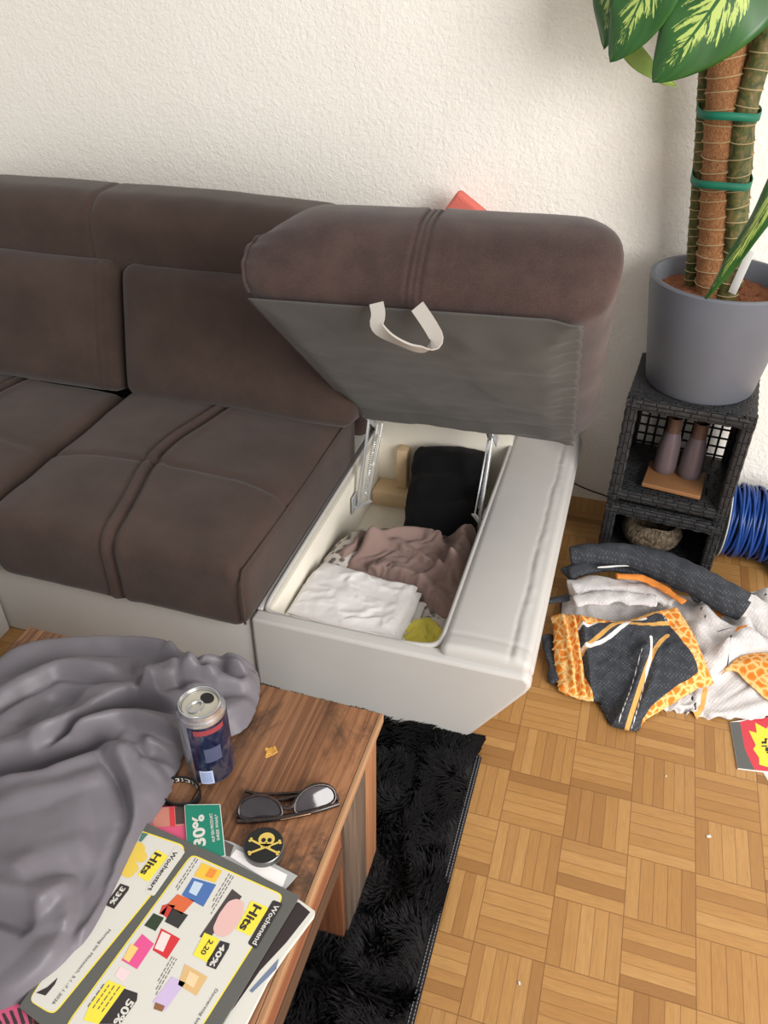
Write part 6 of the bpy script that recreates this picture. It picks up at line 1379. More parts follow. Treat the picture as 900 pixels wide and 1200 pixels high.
9,1,-1,3,-11,-4,3,4,-2,6,-1,3,-2,3,3,-1,0,6,-3,3,1,-4,0,5,4,1,-3,7,1,-6,0,3,-9,-21,4,1,-1,-1,-9,-5,13,8,-4,-2,1,8,-6,-7,4,0,2,4,1,1,-2,2,1,4,0,-1,1,4,0,0,-3,6,3,2,1,-2,6,-4,-6,-3,-5,-12,-4,8,-3,-1,-8,-6,18,9,-12,2,-5,-2,0,4,3,1,3,2,-3,1,2,-1,2,0,1,4,1,-3,0,1,1,5,6,-3,5,3,-1,-7,-8,-13,1,0,-2,-1,-6,-4,-4,9,13,-4,9,-11,2,2,3,-10,-3,2,2,5,-3,5,-2,0,6,0,-3,-2,1,5,3,-1,1,-2,6,-4,1,7,1,4,-3,5,-1,-10,-13,-4,-1,-3,-1,-10,-3,-4,7,14,-1,6,4,-2,-12,3,0,4,3,-1,-1,0,0,2,4,1,-4,-1,4,3,-3,1,1,3,4,-5,4,6,-2,-1,1,1,-7,-11,-5,-2,-1,-3,5,-9,-4,7,14,4,-5,4,-3,2,-15,3,1,3,3,2,1,0,0,-2,0,0,1,5,-5,1,4,-2,0,5,1,2,1,-6,3,7,1,-4,-3,-4,-11,-3,0,-2,-2,6,0,-4,5,15,0,-5,1,-14,-6,1,2,3,5,3,-1,2,0,0,1,1,-4,0,4,0,1,-3,0,3,-1,2,6,-1,-5,5,0,3,-2,-15,-3,-1,-2,-1,7,5,-6,4,-5,17,-1,-5,0,3,-13,-10,3,-1,1,5,2,6,3,-5,1,1,0,-1,2,-2,3,-1,-2,3,-4,0,4,2,-1,-1,1,2,-1,2,-1,-15,-3,1,-3,11,4,-4,3,-6,-1,8,5,0,-4,4,-14,-7,2,3,-1,2,0,14,0,-3,-3,2,-2,1,1,0,-1,3,-4,-1,1,4,-5,4,0,-2,0,-2,1,5,2,-5,-7,-5,-3,5,8,-5,-1,1,7,-1,-4,1,6,-7,-12,0,8,-1,2,3,7,3,-4,-2,-1,0,2,-2,3,2,0,-2,-4,-2,4,3,0,-2,-4,2,0,-1,0,6,-2,-7,-1,-3,-2,10,-4,0,1,6,5,-1,-4,-3,2,-3,-2,5,-13,0,6,1,1,5,0,0,0,6,-4,-4,0,0,4,2,-1,-3,-4,3,-4,-1,5,-4,1,1,0,1,-2,3,2,-5,-4,-2,9,-2,1,2,3,5,1,-4,2,-3,-8,1,-2,-1,-5,2,2,-2,5,2,1,5,3,-5,5,1,-5,-5,1,3,1,-2,-3,-3,1,0,3,-4,3,-2,-1,0,0,5,-3,-1,-2,0,6,-1,1,3,3,3,4,-2,-3,-3,1,-2,-1,-6,-8,3,-5,2,7,2,11,2,-1,-6,0,4,-7,0,-2,4,-2,-1,0,-1,-2,1,3,-3,-2,0,0,0,2,-2,0,0,1,2,0,1,3,4,2,4,1,-1,-4,-3,-7,1,2,-2,-8,-3,2,7,-5,-5,-2,5,11,0,7,-3,-1,5,-1,-5,1,-1,-4,-1,1,2,1,0,-2,-2,2,-2,0,1,0,-1,0,0,0,1,-1,-1,2,3,3,3,3,3,0,-1,-3,-3,-4,-1,0,-11,-1,9,-4,-3,-5,8,14,-1,-4,0,0,-2,5,0,-2,-3,1,-1,0,2,3,0,-2,-2,-1,0,1,0,0,0,0,0,0,0,-1,-3,3,3,3,3,3,1,0,-1,-2,-4,-3,-3,-4,-4,0,7,-1,2,-3,-2,-2,14,-3,3,-5,1,0,-3,4,1,1,-1,-4,3,-2,4,2,0,-4,0,0,-1,-2,-1,-2,-6,1,0,-2,6,4,1,0,-3,6,4,2,1,1,0,-1,-4,-4,-2,-2,0,-8,3,-2,2,5,-4,7,6,-2,-3,-1,5,-6,-3,4,2,1,-2,-2,2,-1,5,-1,3,0,-1,-3,2,0,-1,-2,-3,-3,-5,6,4,2,2,3,2,-1,0,-3,-3,2,2,1,1,-1,-5,-2,-3,-2,0,-6,3,-2,4,3,-2,7,1,1,-5,4,3,-6,-4,3,-2,3,-3,-1,1,4,4,1,0,0,-1,0,-1,-2,2,1,1,0,0,0,1,0,1,-1,-2,-1,1,-1,0,-3,3,1,3,1,-5,-4,1,-4,-2,-1,-2,2,2,4,-2,3,0,5,-4,-3,6,2,-3,-4,-1,3,-4,3,-7,3,4,0,0,1,0,0,-1,-1,0,0,0,1,1,1,0,-1,1,0,1,0,-3,-1,0,3,2,2,0,1,-3,2,-4,-2,-3,-4,-1,2,-2,3,1,2,5,-2,-2,5,-3,-1,-1,6,0,-1,0,0,-3,1,-7,-1,2,2,-1,1,0,0,0,0,0,0,-1,0,1,0,0,0,0,0,0,4,0,-6,0,3,2,2,1,0,0,-3,-2,2,-3,3,-3,-4,2,2,-2,3,-1,5,-2,-6,-1,7,0,1,0,1,0,-1,0,-5,-7,1,3,1,-1,0,0,0,-1,1,0,0,1,1,6,2,2,-1,0,-6,-1,3,0,-8,2,4,2,2,-4,2,-3,1,3,-3,1,-4,0,0,-1,0,-1,9,4,-10,-2,4,-1,-1,0,0,-1,2,-3,4,-8,-2,0,7,5,0,-1,-2,0,0,0,1,0,-1,2,2,-1,0,0,-3,-2,7,-2,-8,0,7,-2,-4,4,3,-1,0,-5,-1,0,6,7,-4,-8,-2,1,-2,0,-1,0,1,-1,9,4,1,-9,-1,-1,4,1,-2,0,-2,0,0,0,1,-2,2,4,-6,7,-2,-4,0,7,1,-8,0,-1,-1,6,-9,2,-1,7,6,1,-4,-8,0,0,5,-3,-1,0,-1,0,-1,0,1,0,3,-1,1,4,-4,-1,4]
CLOTH['yellow'] = [5,3,-9,2,1,-2,-3,3,-3,0,-1,4,-5,5,-2,-1,0,4,1,-3,3,-1,1,-1,0,5,-2,-2,3,-2,2,-1,-3,2,-7,1,-1,8,1,1,-9,-1,6,-2,-3,-1,1,5,3,-1,-2,0,-1,0,3,-3,5,3,-1,-10,1,5,0,-5,-1,1,3,-3,0,-1,0,5,-2,5,-2,-2,1,0,-1,-1,1,2,-2,-1,-3,2,2,2,-4,0,0,-1,2,0,-2,-3,4,-3,3,2,2,-1,1,-3,0,2,-1,-3,1,2,-3,2,-4,4,0,1,-2,1,-3,-1,-1,5,2,2,-2,-2,1,0,-3,4,-2,0,0,-2,1,-1,-3,4,-3,4,-1,-2,0,-1,2,5,1,-1,-1,0,-2,-1,-2,4,0,0,-3,2,-1,-2,0,-1,2,2,-2,0,0,-1,4,4,-1,-1,1,-2,-4,1,4,0,-1,-4,0,2,-2,0,-1,1,3,-3,2,-1,0,-1,0,5,-2,3,-2,-5,2,5,-1,-1,-3,0,0,0,-2,1,-2,0,3,-2,3,0,-2,1,0,0,6,-4,-4,8,-1,-4,0,0,-5,-1,4,-2,1,0,0,1,-2,4,-1,-1,3,0,1,-2,-2,7,-2,-2,0,-4,-1,-2,0,3,-2,3,0,0,-1,-1,5,-2,3,1,0,-4,1,2,2,-4,2,-3,-2,-2,0,2,-1,2,-6,1,1,3,4,-1,0,-2,4,-3,3,-1,-1,-1,1,-7,4,-1,1,-4,-2,-1,5,0,2,-1,5,0,-3,-4,2,8,-1,-1,-1,-5,-4,1,3,-3,1,-1,-1,0,4,-1,2,-1,6,-4,-2,1,1,-2,6,-1,-4,-5,2,0,1,0,-2,0,0,2,0,2,0,4,-2,-2,-2,0,4,-6,0,3,1,-1,0,-2,0,-2,-1,5,3,-1,-4,5,-1,-2,-2,7,-8,1,-1,-3,-2,4,3,0,-1,-3,6,-3,-2,5,1,-3,-4,6,0,-4,2,-3,-3,4,1,-1,0,1,5,-2,-1,0,1,-7,-2,5,2,-3,1,-3,3,-1,2,4,-6,1,4,0,-1,-4,2,-2,2,1,-3,-4,4,3,0,0,-3,4,-2,-2,-4,3,8,2,-9,-3,-1,0,-2,2,-1,1,0,0,2,0,1,0,1,-1,-2,3,-2,3,-2,2,-1,-1,0,1,0,1,1,1,0,1,2,-1,0,2,-6,-1,-2,0,-2,1,0,1,1,-3,0,2,-1,1,1,2,0,1,-3,-3,3,6,-3,1,4,-7,1,1,-1,0,-4,1,1,-1,1,-1,1,1,0,-5,0,2,1,0,-5,5,6,1,-1,3,-7,2,0,1,0,-3,-2,2,-1,1,1,0,-5,1,0,2,-8,2,2,8,-2,3,-2,1,1,-3,1,2,1,-5,1,0,2,-5,-1,0,2,1,-2,-3,-1,2,6,-3,1,3,1,-2,1,0,1,-1,1,0,0,0,-1,-5,0,2,-1,1,-1,-5,1,7,-2,2,3,-2,0,2,-1,2,0,-1,-4,1,1,2,-3,-3,0,0,1,0,0,-3,5,-2,5,0,2,-3,2,-1,1,-2,0,1,-3,1,1,3,-2,-2,0,-2,3,-10,2,6,2,0,2,-1,1,2,0,-4,1,2,-2,2,-4,2,-1,2,2,0,-6,-1,-8,9,3,3,-4,1,-1,1,0,1,-1,1,2,-2,1,-1,2,-1,1,1,1,-19,-1,11,2,5,-5,-1,1,1,1,0,1,-1,2,1,1,1,-2,-3,2,1,1,-8,-5,9,-3,2,3,-5,1,1,1,1,1,0,-2,1,1,1,-2,1,-4,-1,3,-2,4,-2,-5,1,3,0,0,1,1,-3,0,2,0,2,0,1,-1,1,-10,-3,4,3,0,-1,1,1,1,1,-1,-2,1,1,0,2,-2,1,0,2,1,-4,-3,-3,8,3,-2,-3,2,0,-4,1,1,1,-2,1,1,1,1,0,-4,1,0,-5,11,1,-7,-2,3,-5,2,1,2,-3,1,-1,1,1,1,-3,-3,1,0,6,-1,4,-6,-3,0,1,2,0,-2,1,1,1,-3,-2,-4,3,1,6,-1,-4,2,1,-1,0,1,-3,1,1,1,-1,0,1,-9,1,2,7,0,-1,-1,-1,1,-2,0,1,0,0,-3,2,-1,0,-5,9,-1,2,-3,1,-3,1,-4,1,0,1,0,2,2,-2,0,-3,9,-1,3,-3,-7,2,0,-3,6,-3,2,-4,4,-4,3,-2,3,-4,0,2,1,-1,5,0,-1,-3,-1,1,0,-2,3,-2,3,-2,7,0,1,-4,-6,5,-1,0,-7,3,4,2,-1,-4,-2,-1,7,0,2,2,-2,-5,-2,7,-4,2,4,-6,-5,6,0,-3,-6,2,7,3,-2,-2,0,-2,-2,-1,6,-7,6,8,-1,-6,1,1,-4,2,4,-8,6,-6,-2,2,-6,6,7,3,-3,0,-2,-2,-5,0,-3,1,10,4,0,-8,3,-2,3,2,-3,-7,-1,-1,-1,9,5,3,-2,-6,-3,-2,3,0,-5,8,-4,7,-6,4,1,-6,1,4,-2,-3,1,-5,0,6,4,5,-5,-4,-2,3,-4,-2,8,-7,1,2,3,-1,-6,5,3,-3,3,-1,-4,-4,7,5,1,1,-4,-4,-1,-3,-1,7,-2,-3,2,3,-3,0,-5,7,-3,4,2,-6,-3,0,8,5,0,0,-4,-2,-2,-4,5,-2,2,0,-1,3,-1,-9,2,2,1,5,0,-2,-4,0,8,3,-4,3,-1,-2,-4,-3,2,4,-2,-3,4,-3,3,1,-5,0,4,1,0,-5,0,6,3,-5,5,-2,-3,-1,-1,9,-1,-10,4,3,1,1,-2,-7,-1,4,2,-1,-1,-2,8,-6,5,-1,-2,-3,0,2,3,1,-3,4,1,-4,-1,2,-4,-3,0,-1,-1,2,7,3,-5,-1,-1,-2,0,0,7,2,-1,-4,1,1,
-3,-5,-3,-1,5,3,-5,3,7,0,-3,-3,-3,3,4,4,1,-7,-4,1,4,-5,-3,1,-4,0,8,3,-3,0,5,-4,-5,0,12,0,-1,2,-6,-7,5,-2,4,-3,-7,1,-3,4,5,5,-6,2,-2,0,2,-1,3,-4,-3,6,0,0,-2,-7,0,5,4,-1,4,-4,-4,1,0,7,3,-5,3,-9,0,0,-2,-1,6,0,1,-3,9,-4,-5,5,-2,7,-6,2,3,-1,-7,2,2,-7,0,0,3,6,2,-1,-7,0,2,4,-4,-1,6,4,0,-8,8,1,-3,-2,-4,-2,7,-3,-6,4,-1,2,7,0,-9,1,9,-2,-5,-1,-3,2,4,-5,0,6]



def cloth_start(name):
    s_ = SPEC[name]
    V, F, D = patch(s_['outline'], s_['step'])
    return np.column_stack([V, s_['zf'](V, D)]), F, D


def cloth(name):
    V, F, D = cloth_start(name)
    V0 = V.copy()
    if name in CLOTH:
        q = np.array(CLOTH[name], float).reshape(3, -1).T
        if len(q) == len(V): V = V + np.cumsum(q, 0) * 0.0008
        else: print('cloth data stale', name)
    return V, F, D, V0


# ---- grey satin sheet on the table
sz = TZ + 0.02
o1 = onz([(-60, 790), (0, 762), (40, 748), (90, 745), (140, 740), (190, 744), (225, 757), (265, 760), (298, 768), (306, 790), (296, 826)], TZ + 0.035)
o2 = onz([(284, 858), (262, 866), (238, 872), (216, 882), (208, 905), (200, 928), (195, 942), (174, 968), (155, 1008), (134, 1052), (112, 1095), (90, 1128), (70, 1148), (30, 1174), (0, 1186), (-60, 1208), (-160, 1100), (-160, 900)], TZ + 0.007)
ol = np.vstack([o1, o2])
SA = lambda pts: smoothpoly(onz([(x * 0.3556, 720 + y * 0.3556) for x, y in pts], TZ + 0.045), 2, False)
SB = lambda pts: smoothpoly(onz([(x * 0.2667, 900 + y * 0.2667) for x, y in pts], TZ + 0.035), 2, False)


def crease(V, line, width, amp, side=0, deep=0.8):
    """a fold: rounded crest along the line with a tucked valley on one side (+1 left of the line, -1 right)"""
    d, qx, qy, t_ = polydist(V[:, 0], V[:, 1], line, closed=False)
    n_ = len(line) - 1
    k = np.clip((t_ * n_).astype(int), 0, n_ - 1)
    tx, ty = (line[1:] - line[:-1])[k].T
    s_ = d * np.sign(tx * (V[:, 1] - qy) - ty * (V[:, 0] - qx)) * (side or 1)
    fade = np.clip(np.minimum(t_, 1 - t_) * 4 + 0.12, 0, 1)
    fade = fade * fade * (3 - 2 * fade)
    a_ = np.where(s_ > 0, 1.25 * width if side else 2.4 * width, 3.0 * width)
    r = np.maximum(0, 1.12 - np.hypot(s_ / a_, 0.12))
    if side: r = r - deep * np.maximum(0, 1.1 - np.hypot((s_ - 1.45 * width) / (0.9 * width), 0.25))
    return amp * fade * r


folds_ = [
    (SA([(-80, 200), (90, 112), (280, 72), (390, 48), (440, 52), (540, 78), (620, 120)]), 0.026, 0.030, -1, 0.35),
    (SA([(-80, 330), (0, 285), (110, 225), (180, 182), (260, 176), (350, 190), (450, 180)]), 0.016, 0.022, -1, 0.6),
    (SA([(-60, 400), (60, 330), (130, 250), (230, 215), (300, 240), (290, 290)]), 0.018, 0.018, -1, 0.5),
    (SA([(90, 440), (180, 398), (290, 330), (395, 262), (445, 250), (520, 262), (600, 280)]), 0.012, 0.026, -1, 0.9),
    (SA([(240, 420), (340, 380), (420, 340), (520, 362), (620, 375)]), 0.011, 0.020, -1, 0.8),
    (SA([(-80, 470), (40, 455), (160, 440), (300, 415), (430, 400), (610, 392)]), 0.016, 0.026, -1, 0.5),
    (SA([(485, 262), (500, 205), (530, 172), (600, 182)]), 0.008, 0.020, 1, 0.9),
    (SA([(505, 255), (555, 205), (640, 195), (720, 200)]), 0.011, 0.020, -1, 0.6),
    (SA([(560, 95), (610, 150), (645, 200)]), 0.009, 0.020, 1, 0.9),
    (SA([(640, 190), (665, 150), (730, 138), (770, 170), (820, 178)]), 0.010, 0.024, -1, 0.8),
    (SA([(735, 105), (790, 125), (850, 130), (862, 160)]), 0.012, 0.026, -1, 0.8),
    (SA([(600, 242), (700, 218), (800, 205), (860, 190)]), 0.014, 0.020, -1, 0.6),
    (SA([(700, 335), (760, 295), (840, 245)]), 0.010, 0.014, -1, 0.7),
    (SA([(-80, 580), (100, 560), (220, 505), (330, 462), (400, 448), (470, 452)]), 0.016, 0.030, 1, 1.0),
    (SA([(410, 450), (500, 490), (545, 545), (530, 600)]), 0.010, 0.014, 1, 0.8),
    (SA([(480, 450), (560, 470), (605, 500)]), 0.009, 0.014, 1, 0.8),
    (SB([(480, -60), (560, 20), (605, 130), (595, 250), (520, 420), (440, 570), (365, 700), (285, 840)]), 0.0095, 0.022, -1, 1.3),
    (SB([(-80, 250), (100, 190), (300, 130), (500, 60)]), 0.020, 0.014, 1, 0.6),
    (SB([(60, 510), (130, 430), (260, 380), (420, 330)]), 0.024, 0.016, -1, 0.4),
    (SB([(-120, 560), (40, 570), (170, 600), (210, 640)]), 0.016, 0.022, -1, 1.0),
    (SB([(290, 480), (290, 600), (285, 690)]), 0.012, 0.010, 1, 0.8),
    (SB([(-60, 1030), (130, 890), (220, 785), (370, 665)]), 0.007, 0.010, -1, 1.2),
]


def zf_sheet(V, D):
    x, y = V[:, 0], V[:, 1]
    Vw = np.column_stack([x + 0.007 * fbm(x * 14, y * 14, 0, 101, 2), y + 0.007 * fbm(x * 14, y * 14, 7.7, 102, 2)])
    z = 0.014 + 0.024 * (1 - np.exp(-D / 0.05))
    for l_, wd, am, sd_, dp in folds_: z = z + crease(Vw, l_, wd, am, sd_, dp)
    z += 0.0030 * fbm(x * 26, y * 34, 0, 103, 2) * sm(0, .02, D)
    low = 0.008 + 0.012 * sm(0, 0.012, D)
    z = low + np.log1p(np.exp((z - low) * 400)) / 400            # soft floor: the cloth rests on the table
    return TZ + 0.003 + z * (1 - np.exp(-(D + 0.0015) / 0.008))


spec('sheet', ol, 0.0048, zf_sheet, TZ + 0.001, grow=0.10, frames=45, bend=0.4)

# ---- things in the storage box
ZB = 0.0305
bo = onz([(405, 612), (500, 588), (590, 600)], 0.13)


def zf_leo(V, D):
    return 0.090 + 0.02 * fbm(V[:, 0] * 9, V[:, 1] * 9, 0, 111) + 0.035 * (1 - np.exp(-D / 0.03)) + 0.045 * sm(0.12, 0.26, V[:, 1]) * sm(-0.38, -0.5, V[:, 0]) + 0.02 * sm(-.3, -.2, V[:, 0])


spec('leopard', np.array([(-0.545, -0.03), (-0.35, -0.036), (-0.19, -0.036), (-0.187, 0.30), (-0.30, 0.40), (-0.545, 0.44)]), 0.012, zf_leo, 0.05, grow=0.05, frames=25)
mo = onz([(392, 648), (402, 632), (424, 614), (446, 610), (480, 616), (515, 622), (545, 626), (560, 619), (563, 632), (560, 655), (545, 690), (530, 719), (505, 705), (488, 690), (455, 676), (420, 662), (395, 655)], 0.165)
S3 = lambda pts: onz([(280 + x / 3, 480 + y / 3) for x, y in pts], 0.17)
mr = [
    (S3([(430, 490), (520, 460), (640, 440), (740, 480)]), 0.014, 0.022),
    (S3([(430, 540), (520, 540), (620, 580), (700, 640), (740, 700)]), 0.016, 0.022),
    (S3([(420, 470), (560, 480), (680, 540), (740, 590)]), 0.009, 0.016),
    (S3([(740, 600), (770, 520), (800, 450), (840, 430)]), 0.016, 0.035),
    (S3([(330, 500), (400, 470), (450, 420)]), 0.014, 0.016),
    (S3([(640, 600), (700, 560), (780, 560)]), 0.010, 0.014),
]


def zf_mauve(V, D):
    z = 0.020 * (1 - np.exp(-D / 0.02))
    for l_, wd, am in mr: z = z + ridge(V, l_, wd * 0.85, am * 1.5)
    z += 0.006 * fbm(V[:, 0] * 30 + 3 * V[:, 1], V[:, 1] * 40, 0, 121) * sm(0, .02, D)
    return 0.135 + np.maximum(z, 0.002) * (1 - np.exp(-(D + 0.001) / 0.010))


spec('mauve', mo, 0.0058, zf_mauve, 0.13, grow=0.16, frames=45, bend=0.10, coll=0.003)
yo = onz([(463, 752), (470, 730), (485, 712), (505, 722), (522, 731), (522, 748), (512, 759), (490, 757)], 0.155)


def zf_yel(V, D):
    z = 0.02 * (1 - np.exp(-D / 0.02)) + 0.010 * fbm(V[:, 0] * 25, V[:, 1] * 25, 0, 131) * sm(0, .02, D)
    return 0.135 + z


spec('yellow', yo, 0.0050, zf_yel, 0.13, grow=0.22, frames=45, bend=0.15, coll=0.003)
wo = onz([(381, 655), (420, 666), (455, 677), (490, 684), (483, 705), (463, 742), (425, 735), (380, 728), (335, 714), (350, 690), (365, 668)], 0.172)


def zf_white(V, D):
    z = 0.009 * (1 - np.exp(-D / 0.006)) + 0.007 * fbm(V[:, 0] * 11, V[:, 1] * 11, 0, 141) * sm(0, .03, D)
    rid = 1 - np.abs(fbm(V[:, 0] * 15 + 0.8 * fbm(V[:, 0] * 9, V[:, 1] * 9, 0, 145), V[:, 1] * 15, 0, 143, 3)) * 2.2
    z += 0.009 * np.clip(rid, 0, 1) ** 2 * sm(0, .012, D) * (0.5 + fbm(V[:, 0] * 6, V[:, 1] * 6, 0, 144))
    return 0.162 + z


spec('white', wo, 0.0040, zf_white, 0.160, grow=0.05, frames=35, bend=0.3, coll=0.003, smoothit=0)

# ---- bedding heap on the floor
Q6 = lambda pts, z: onz([(600 + x / 3, 560 + y / 3) for x, y in pts], z)
# grey-white sheet, lowest
so = np.vstack([Q6([(215, 385), (330, 350), (480, 330), (640, 400), (740, 370), (860, 360), (960, 400)], 0.06), Q6([(1000, 600), (1000, 850), (900, 856), (780, 855), (640, 835), (540, 808), (430, 800), (300, 780), (180, 700), (150, 560), (170, 440)], 0.004)])
sr = [
    (Q6([(640, 460), (700, 520), (800, 580), (900, 600)], 0.06), 0.022, 0.045),
    (Q6([(740, 400), (800, 470), (820, 560)], 0.07), 0.018, 0.045),
    (Q6([(860, 400), (880, 480), (960, 560)], 0.07), 0.022, 0.05),
    (Q6([(620, 520), (700, 600), (780, 620)], 0.05), 0.016, 0.03),
    (Q6([(220, 400), (330, 380), (500, 390)], 0.07), 0.03, 0.04),
    (Q6([(700, 760), (800, 740), (950, 780)], 0.02), 0.05, 0.012),
    (Q6([(640, 640), (720, 650), (780, 610)], 0.04), 0.02, 0.03),
]


def zf_q(V, D):
    z = 0.014 * (1 - np.exp(-D / 0.02)) + 0.045 * sm(0.20, 0.42, V[:, 1])
    for l_, wd, am in sr: z = z + ridge(V, l_, wd, am)
    z += 0.010 * fbm(V[:, 0] * 14, V[:, 1] * 14, 0, 151) * sm(0, .05, D)
    return 0.003 + np.maximum(z, 0.002) * (1 - np.exp(-(D + 0.002) / 0.02))


spec('heap', so, 0.0095, zf_q, 0.002, grow=0.07, frames=45, bend=0.4)
# folded quilted pillowcase in front
po = np.vstack([Q6([(143, 446), (160, 442), (240, 448), (310, 462), (360, 476), (420, 466), (480, 450), (525, 440), (583, 426), (594, 432)], 0.105), Q6([(622, 500)], 0.088), Q6([(650, 565)], 0.074), Q6([(680, 640)], 0.060), Q6([(710, 712), (703, 722)], 0.046), Q6([(655, 738)], 0.036), Q6([(600, 772)], 0.026), Q6([(530, 812)], 0.017), Q6([(472, 845), (452, 872), (440, 884), (400, 882), (350, 868), (330, 830), (304, 785), (270, 784), (235, 776), (200, 764), (165, 748)], 0.012), Q6([(152, 600), (146, 520)], 0.06)])
pr_ = [(Q6([(165, 470), (215, 620), (240, 770)], 0.07), 0.007, 0.012), (Q6([(200, 470), (245, 620), (275, 770)], 0.07), 0.007, 0.012),
       (Q6([(230, 480), (275, 640), (300, 770)], 0.07), 0.007, 0.014),
       (Q6([(480, 590), (450, 720), (370, 860)], 0.06), 0.020, 0.020), (Q6([(300, 520), (420, 560), (470, 640)], 0.07), 0.030, 0.012),
       (Q6([(520, 620), (600, 640), (650, 690)], 0.06), 0.025, 0.010)]
pv_ = [(Q6([(495, 600), (480, 680), (430, 800)], 0.06), 0.008, -0.020), (Q6([(185, 480), (232, 640), (258, 770)], 0.07), 0.004, -0.010), (Q6([(215, 480), (262, 640), (288, 770)], 0.07), 0.004, -0.010)]


def zf_p(V, D):
    q = (V[:, 1] - 0.06) / 0.30
    z = 0.022 + 0.075 * sm(0.0, 1.0, q)
    for l_, wd, am in pr_ + pv_: z = z + ridge(V, l_, wd, am)
    z += 0.007 * fbm(V[:, 0] * 20, V[:, 1] * 20, 0, 161) + 0.003 * fbm(V[:, 0] * 55, V[:, 1] * 55, 0, 162)
    lowz = 0.004 + 0.068 * sm(0.0, 1.0, q)
    return lowz + (z - lowz) * (1 - np.exp(-(D + 0.001) / 0.010))


spec('pillowcase', po, 0.0030, zf_p, None, grow=0.035, frames=20, bend=0.5, smoothit=0)
oo = np.vstack([Q6([(728, 680), (800, 620), (880, 605), (980, 610)], 0.065), Q6([(1000, 830), (900, 800), (830, 750), (760, 700)], 0.02)])


def zf_o(V, D):
    z = 0.03 * (1 - np.exp(-D / 0.03)) + 0.01 * fbm(V[:, 0] * 18, V[:, 1] * 18, 0, 171) * sm(0, .03, D)
    z += ridge(V, Q6([(740, 690), (850, 750), (980, 800)], 0.03), 0.008, -0.012)
    return 0.030 + 0.03 * sm(0.18, 0.3, V[:, 1]) + z * (1 - np.exp(-(D + 0.002) / 0.012))


spec('orange', oo, 0.0070, zf_o, None, grow=0.05, frames=20, bend=0.4, smoothit=1)


def cloth_obj(name, key, mat, label, cat, attrs=None, solid=0.004, sub=1, parent=None):
    V, F, D, V0 = cloth(key)
    if key == 'heap':                                         # the pale sheet is pressed flat below the pillowcase
        q = (V[:, 1] - 0.06) / 0.30
        d_ = polydist(V[:, 0], V[:, 1], po)[0]
        d_ = np.where(inpoly(V[:, 0], V[:, 1], po), d_, -d_)
        lim_ = 0.004 + 0.068 * sm(0.0, 1.0, q) - 0.004
        k_ = sm(-0.012, 0.006, d_)
        V[:, 2] = np.where(V[:, 2] > lim_, V[:, 2] * (1 - k_) + np.maximum(lim_, 0.003) * k_, V[:, 2])
    mb = MB()
    mb.add(V, F)
    o = mb.build(name, mat, parent, label, cat, smooth=180, solid=solid, sub=sub)
    if attrs is not None:
        for k_, val in attrs(V0).items():
            a_ = o.data.attributes.new(k_, 'FLOAT', 'POINT')
            a_.data.foreach_set('value', np.asarray(val, np.float32))
    return o


cloth_obj('bed_sheet', 'sheet', M_SHEET, 'crumpled grey satin sheet heaped over the left of the coffee table', 'bed sheet', solid=0.003)

cloth_obj('patterned_blanket', 'leopard', M_LEOPARD, 'grey spotted blanket lying lowest in the sofa storage box', 'blanket', solid=0.01)
# black pillow leaning on the back of the box
half = (0.100, 0.168, 0.045)


def pil_def(V):
    V = V.copy()
    x, y, z = V[:, 0], V[:, 1], V[:, 2]
    u, v = x / half[0], y / half[1]
    k = np.clip((1 - np.abs(u) ** 2.6) * (1 - np.abs(v) ** 2.6), 0, 1) ** 0.5
    V[:, 2] = z * (0.28 + 0.72 * k) + 0.010 * fbm(x * 14, y * 14, z * 8, 181) + 0.006 * np.sin(y * 60 + 4 * fbm(x * 10, y * 6, 0, 182)) * k
    V[:, 0] = x * (1 + 0.05 * np.sin(v * 3)) + 0.006 * fbm(y * 20, z * 9, 0, 183)
    V[:, 1] = y + 0.008 * fbm(x * 20, z * 9, 0, 184)
    return V


pa = math.radians(17)
Rp = np.array([[1, 0, 0], [0, math.cos(pa), -math.sin(pa)], [0, math.sin(pa), math.cos(pa)]]) 
rz = math.radians(6)
Rp = np.array([[math.cos(rz), -math.sin(rz), 0], [math.sin(rz), math.cos(rz), 0], [0, 0, 1]]) @ Rp
mb = MB(); mb.soft((-0.312, 0.572, 0.160), half, 0.03, 4, (26, 34, 3), pil_def, Rp)
mb.build('pillow', M_BLACKCLOTH, None, 'black pillow stuffed into the far end of the sofa storage box', 'pillow', smooth=180)
cloth_obj('jersey_sheet', 'mauve', M_MAUVE, 'crumpled mauve jersey sheet in the middle of the sofa storage box', 'bed sheet')
cloth_obj('yellow_cloth', 'yellow', M_YELLOW, 'small crumpled yellow cloth in the front right corner of the storage box', 'cloth')
wt = thing('folded_sheet', (-0.42, 0.10, 0.13), 'folded white sheet lying in the front left of the storage box', 'bed sheet')
cloth_obj('top_fold', 'white', M_WHITE, None, None, parent=wt)
# lower folds: copies of the outline, a little larger and askew
for k, (dx, dy, dz, ex) in enumerate(((0.010, -0.012, -0.010, 1.02), (-0.004, -0.016, -0.018, 1.04), (0.026, -0.026, -0.024, 1.0))):
    V, F, D, V0 = cloth('white')
    c = V.mean(0)
    W = c + (V - c) * np.array([ex, ex, 0.6]) + np.array([dx, dy, dz])
    W[:, 2] += 0.004 * fbm(V[:, 0] * 20 + k, V[:, 1] * 20, k * 3.1, 190)
    mb = MB(); mb.add(W, F)
    mb.build('lower_fold', M_WHITE, wt, smooth=180, solid=0.005, sub=1)

# ---- bedding on the floor
def dots(t, scale):
    v = t.n('ShaderNodeTexVoronoi')
    v.inputs['Scale'].default_value = scale
    v.inputs['Randomness'].default_value = 0.3
    t.l(t.mapping(t.obj, (1, 1, 0.5), (0.0, 0.0, 0.6)), v.inputs['Vector'])
    return v.outputs['Distance']


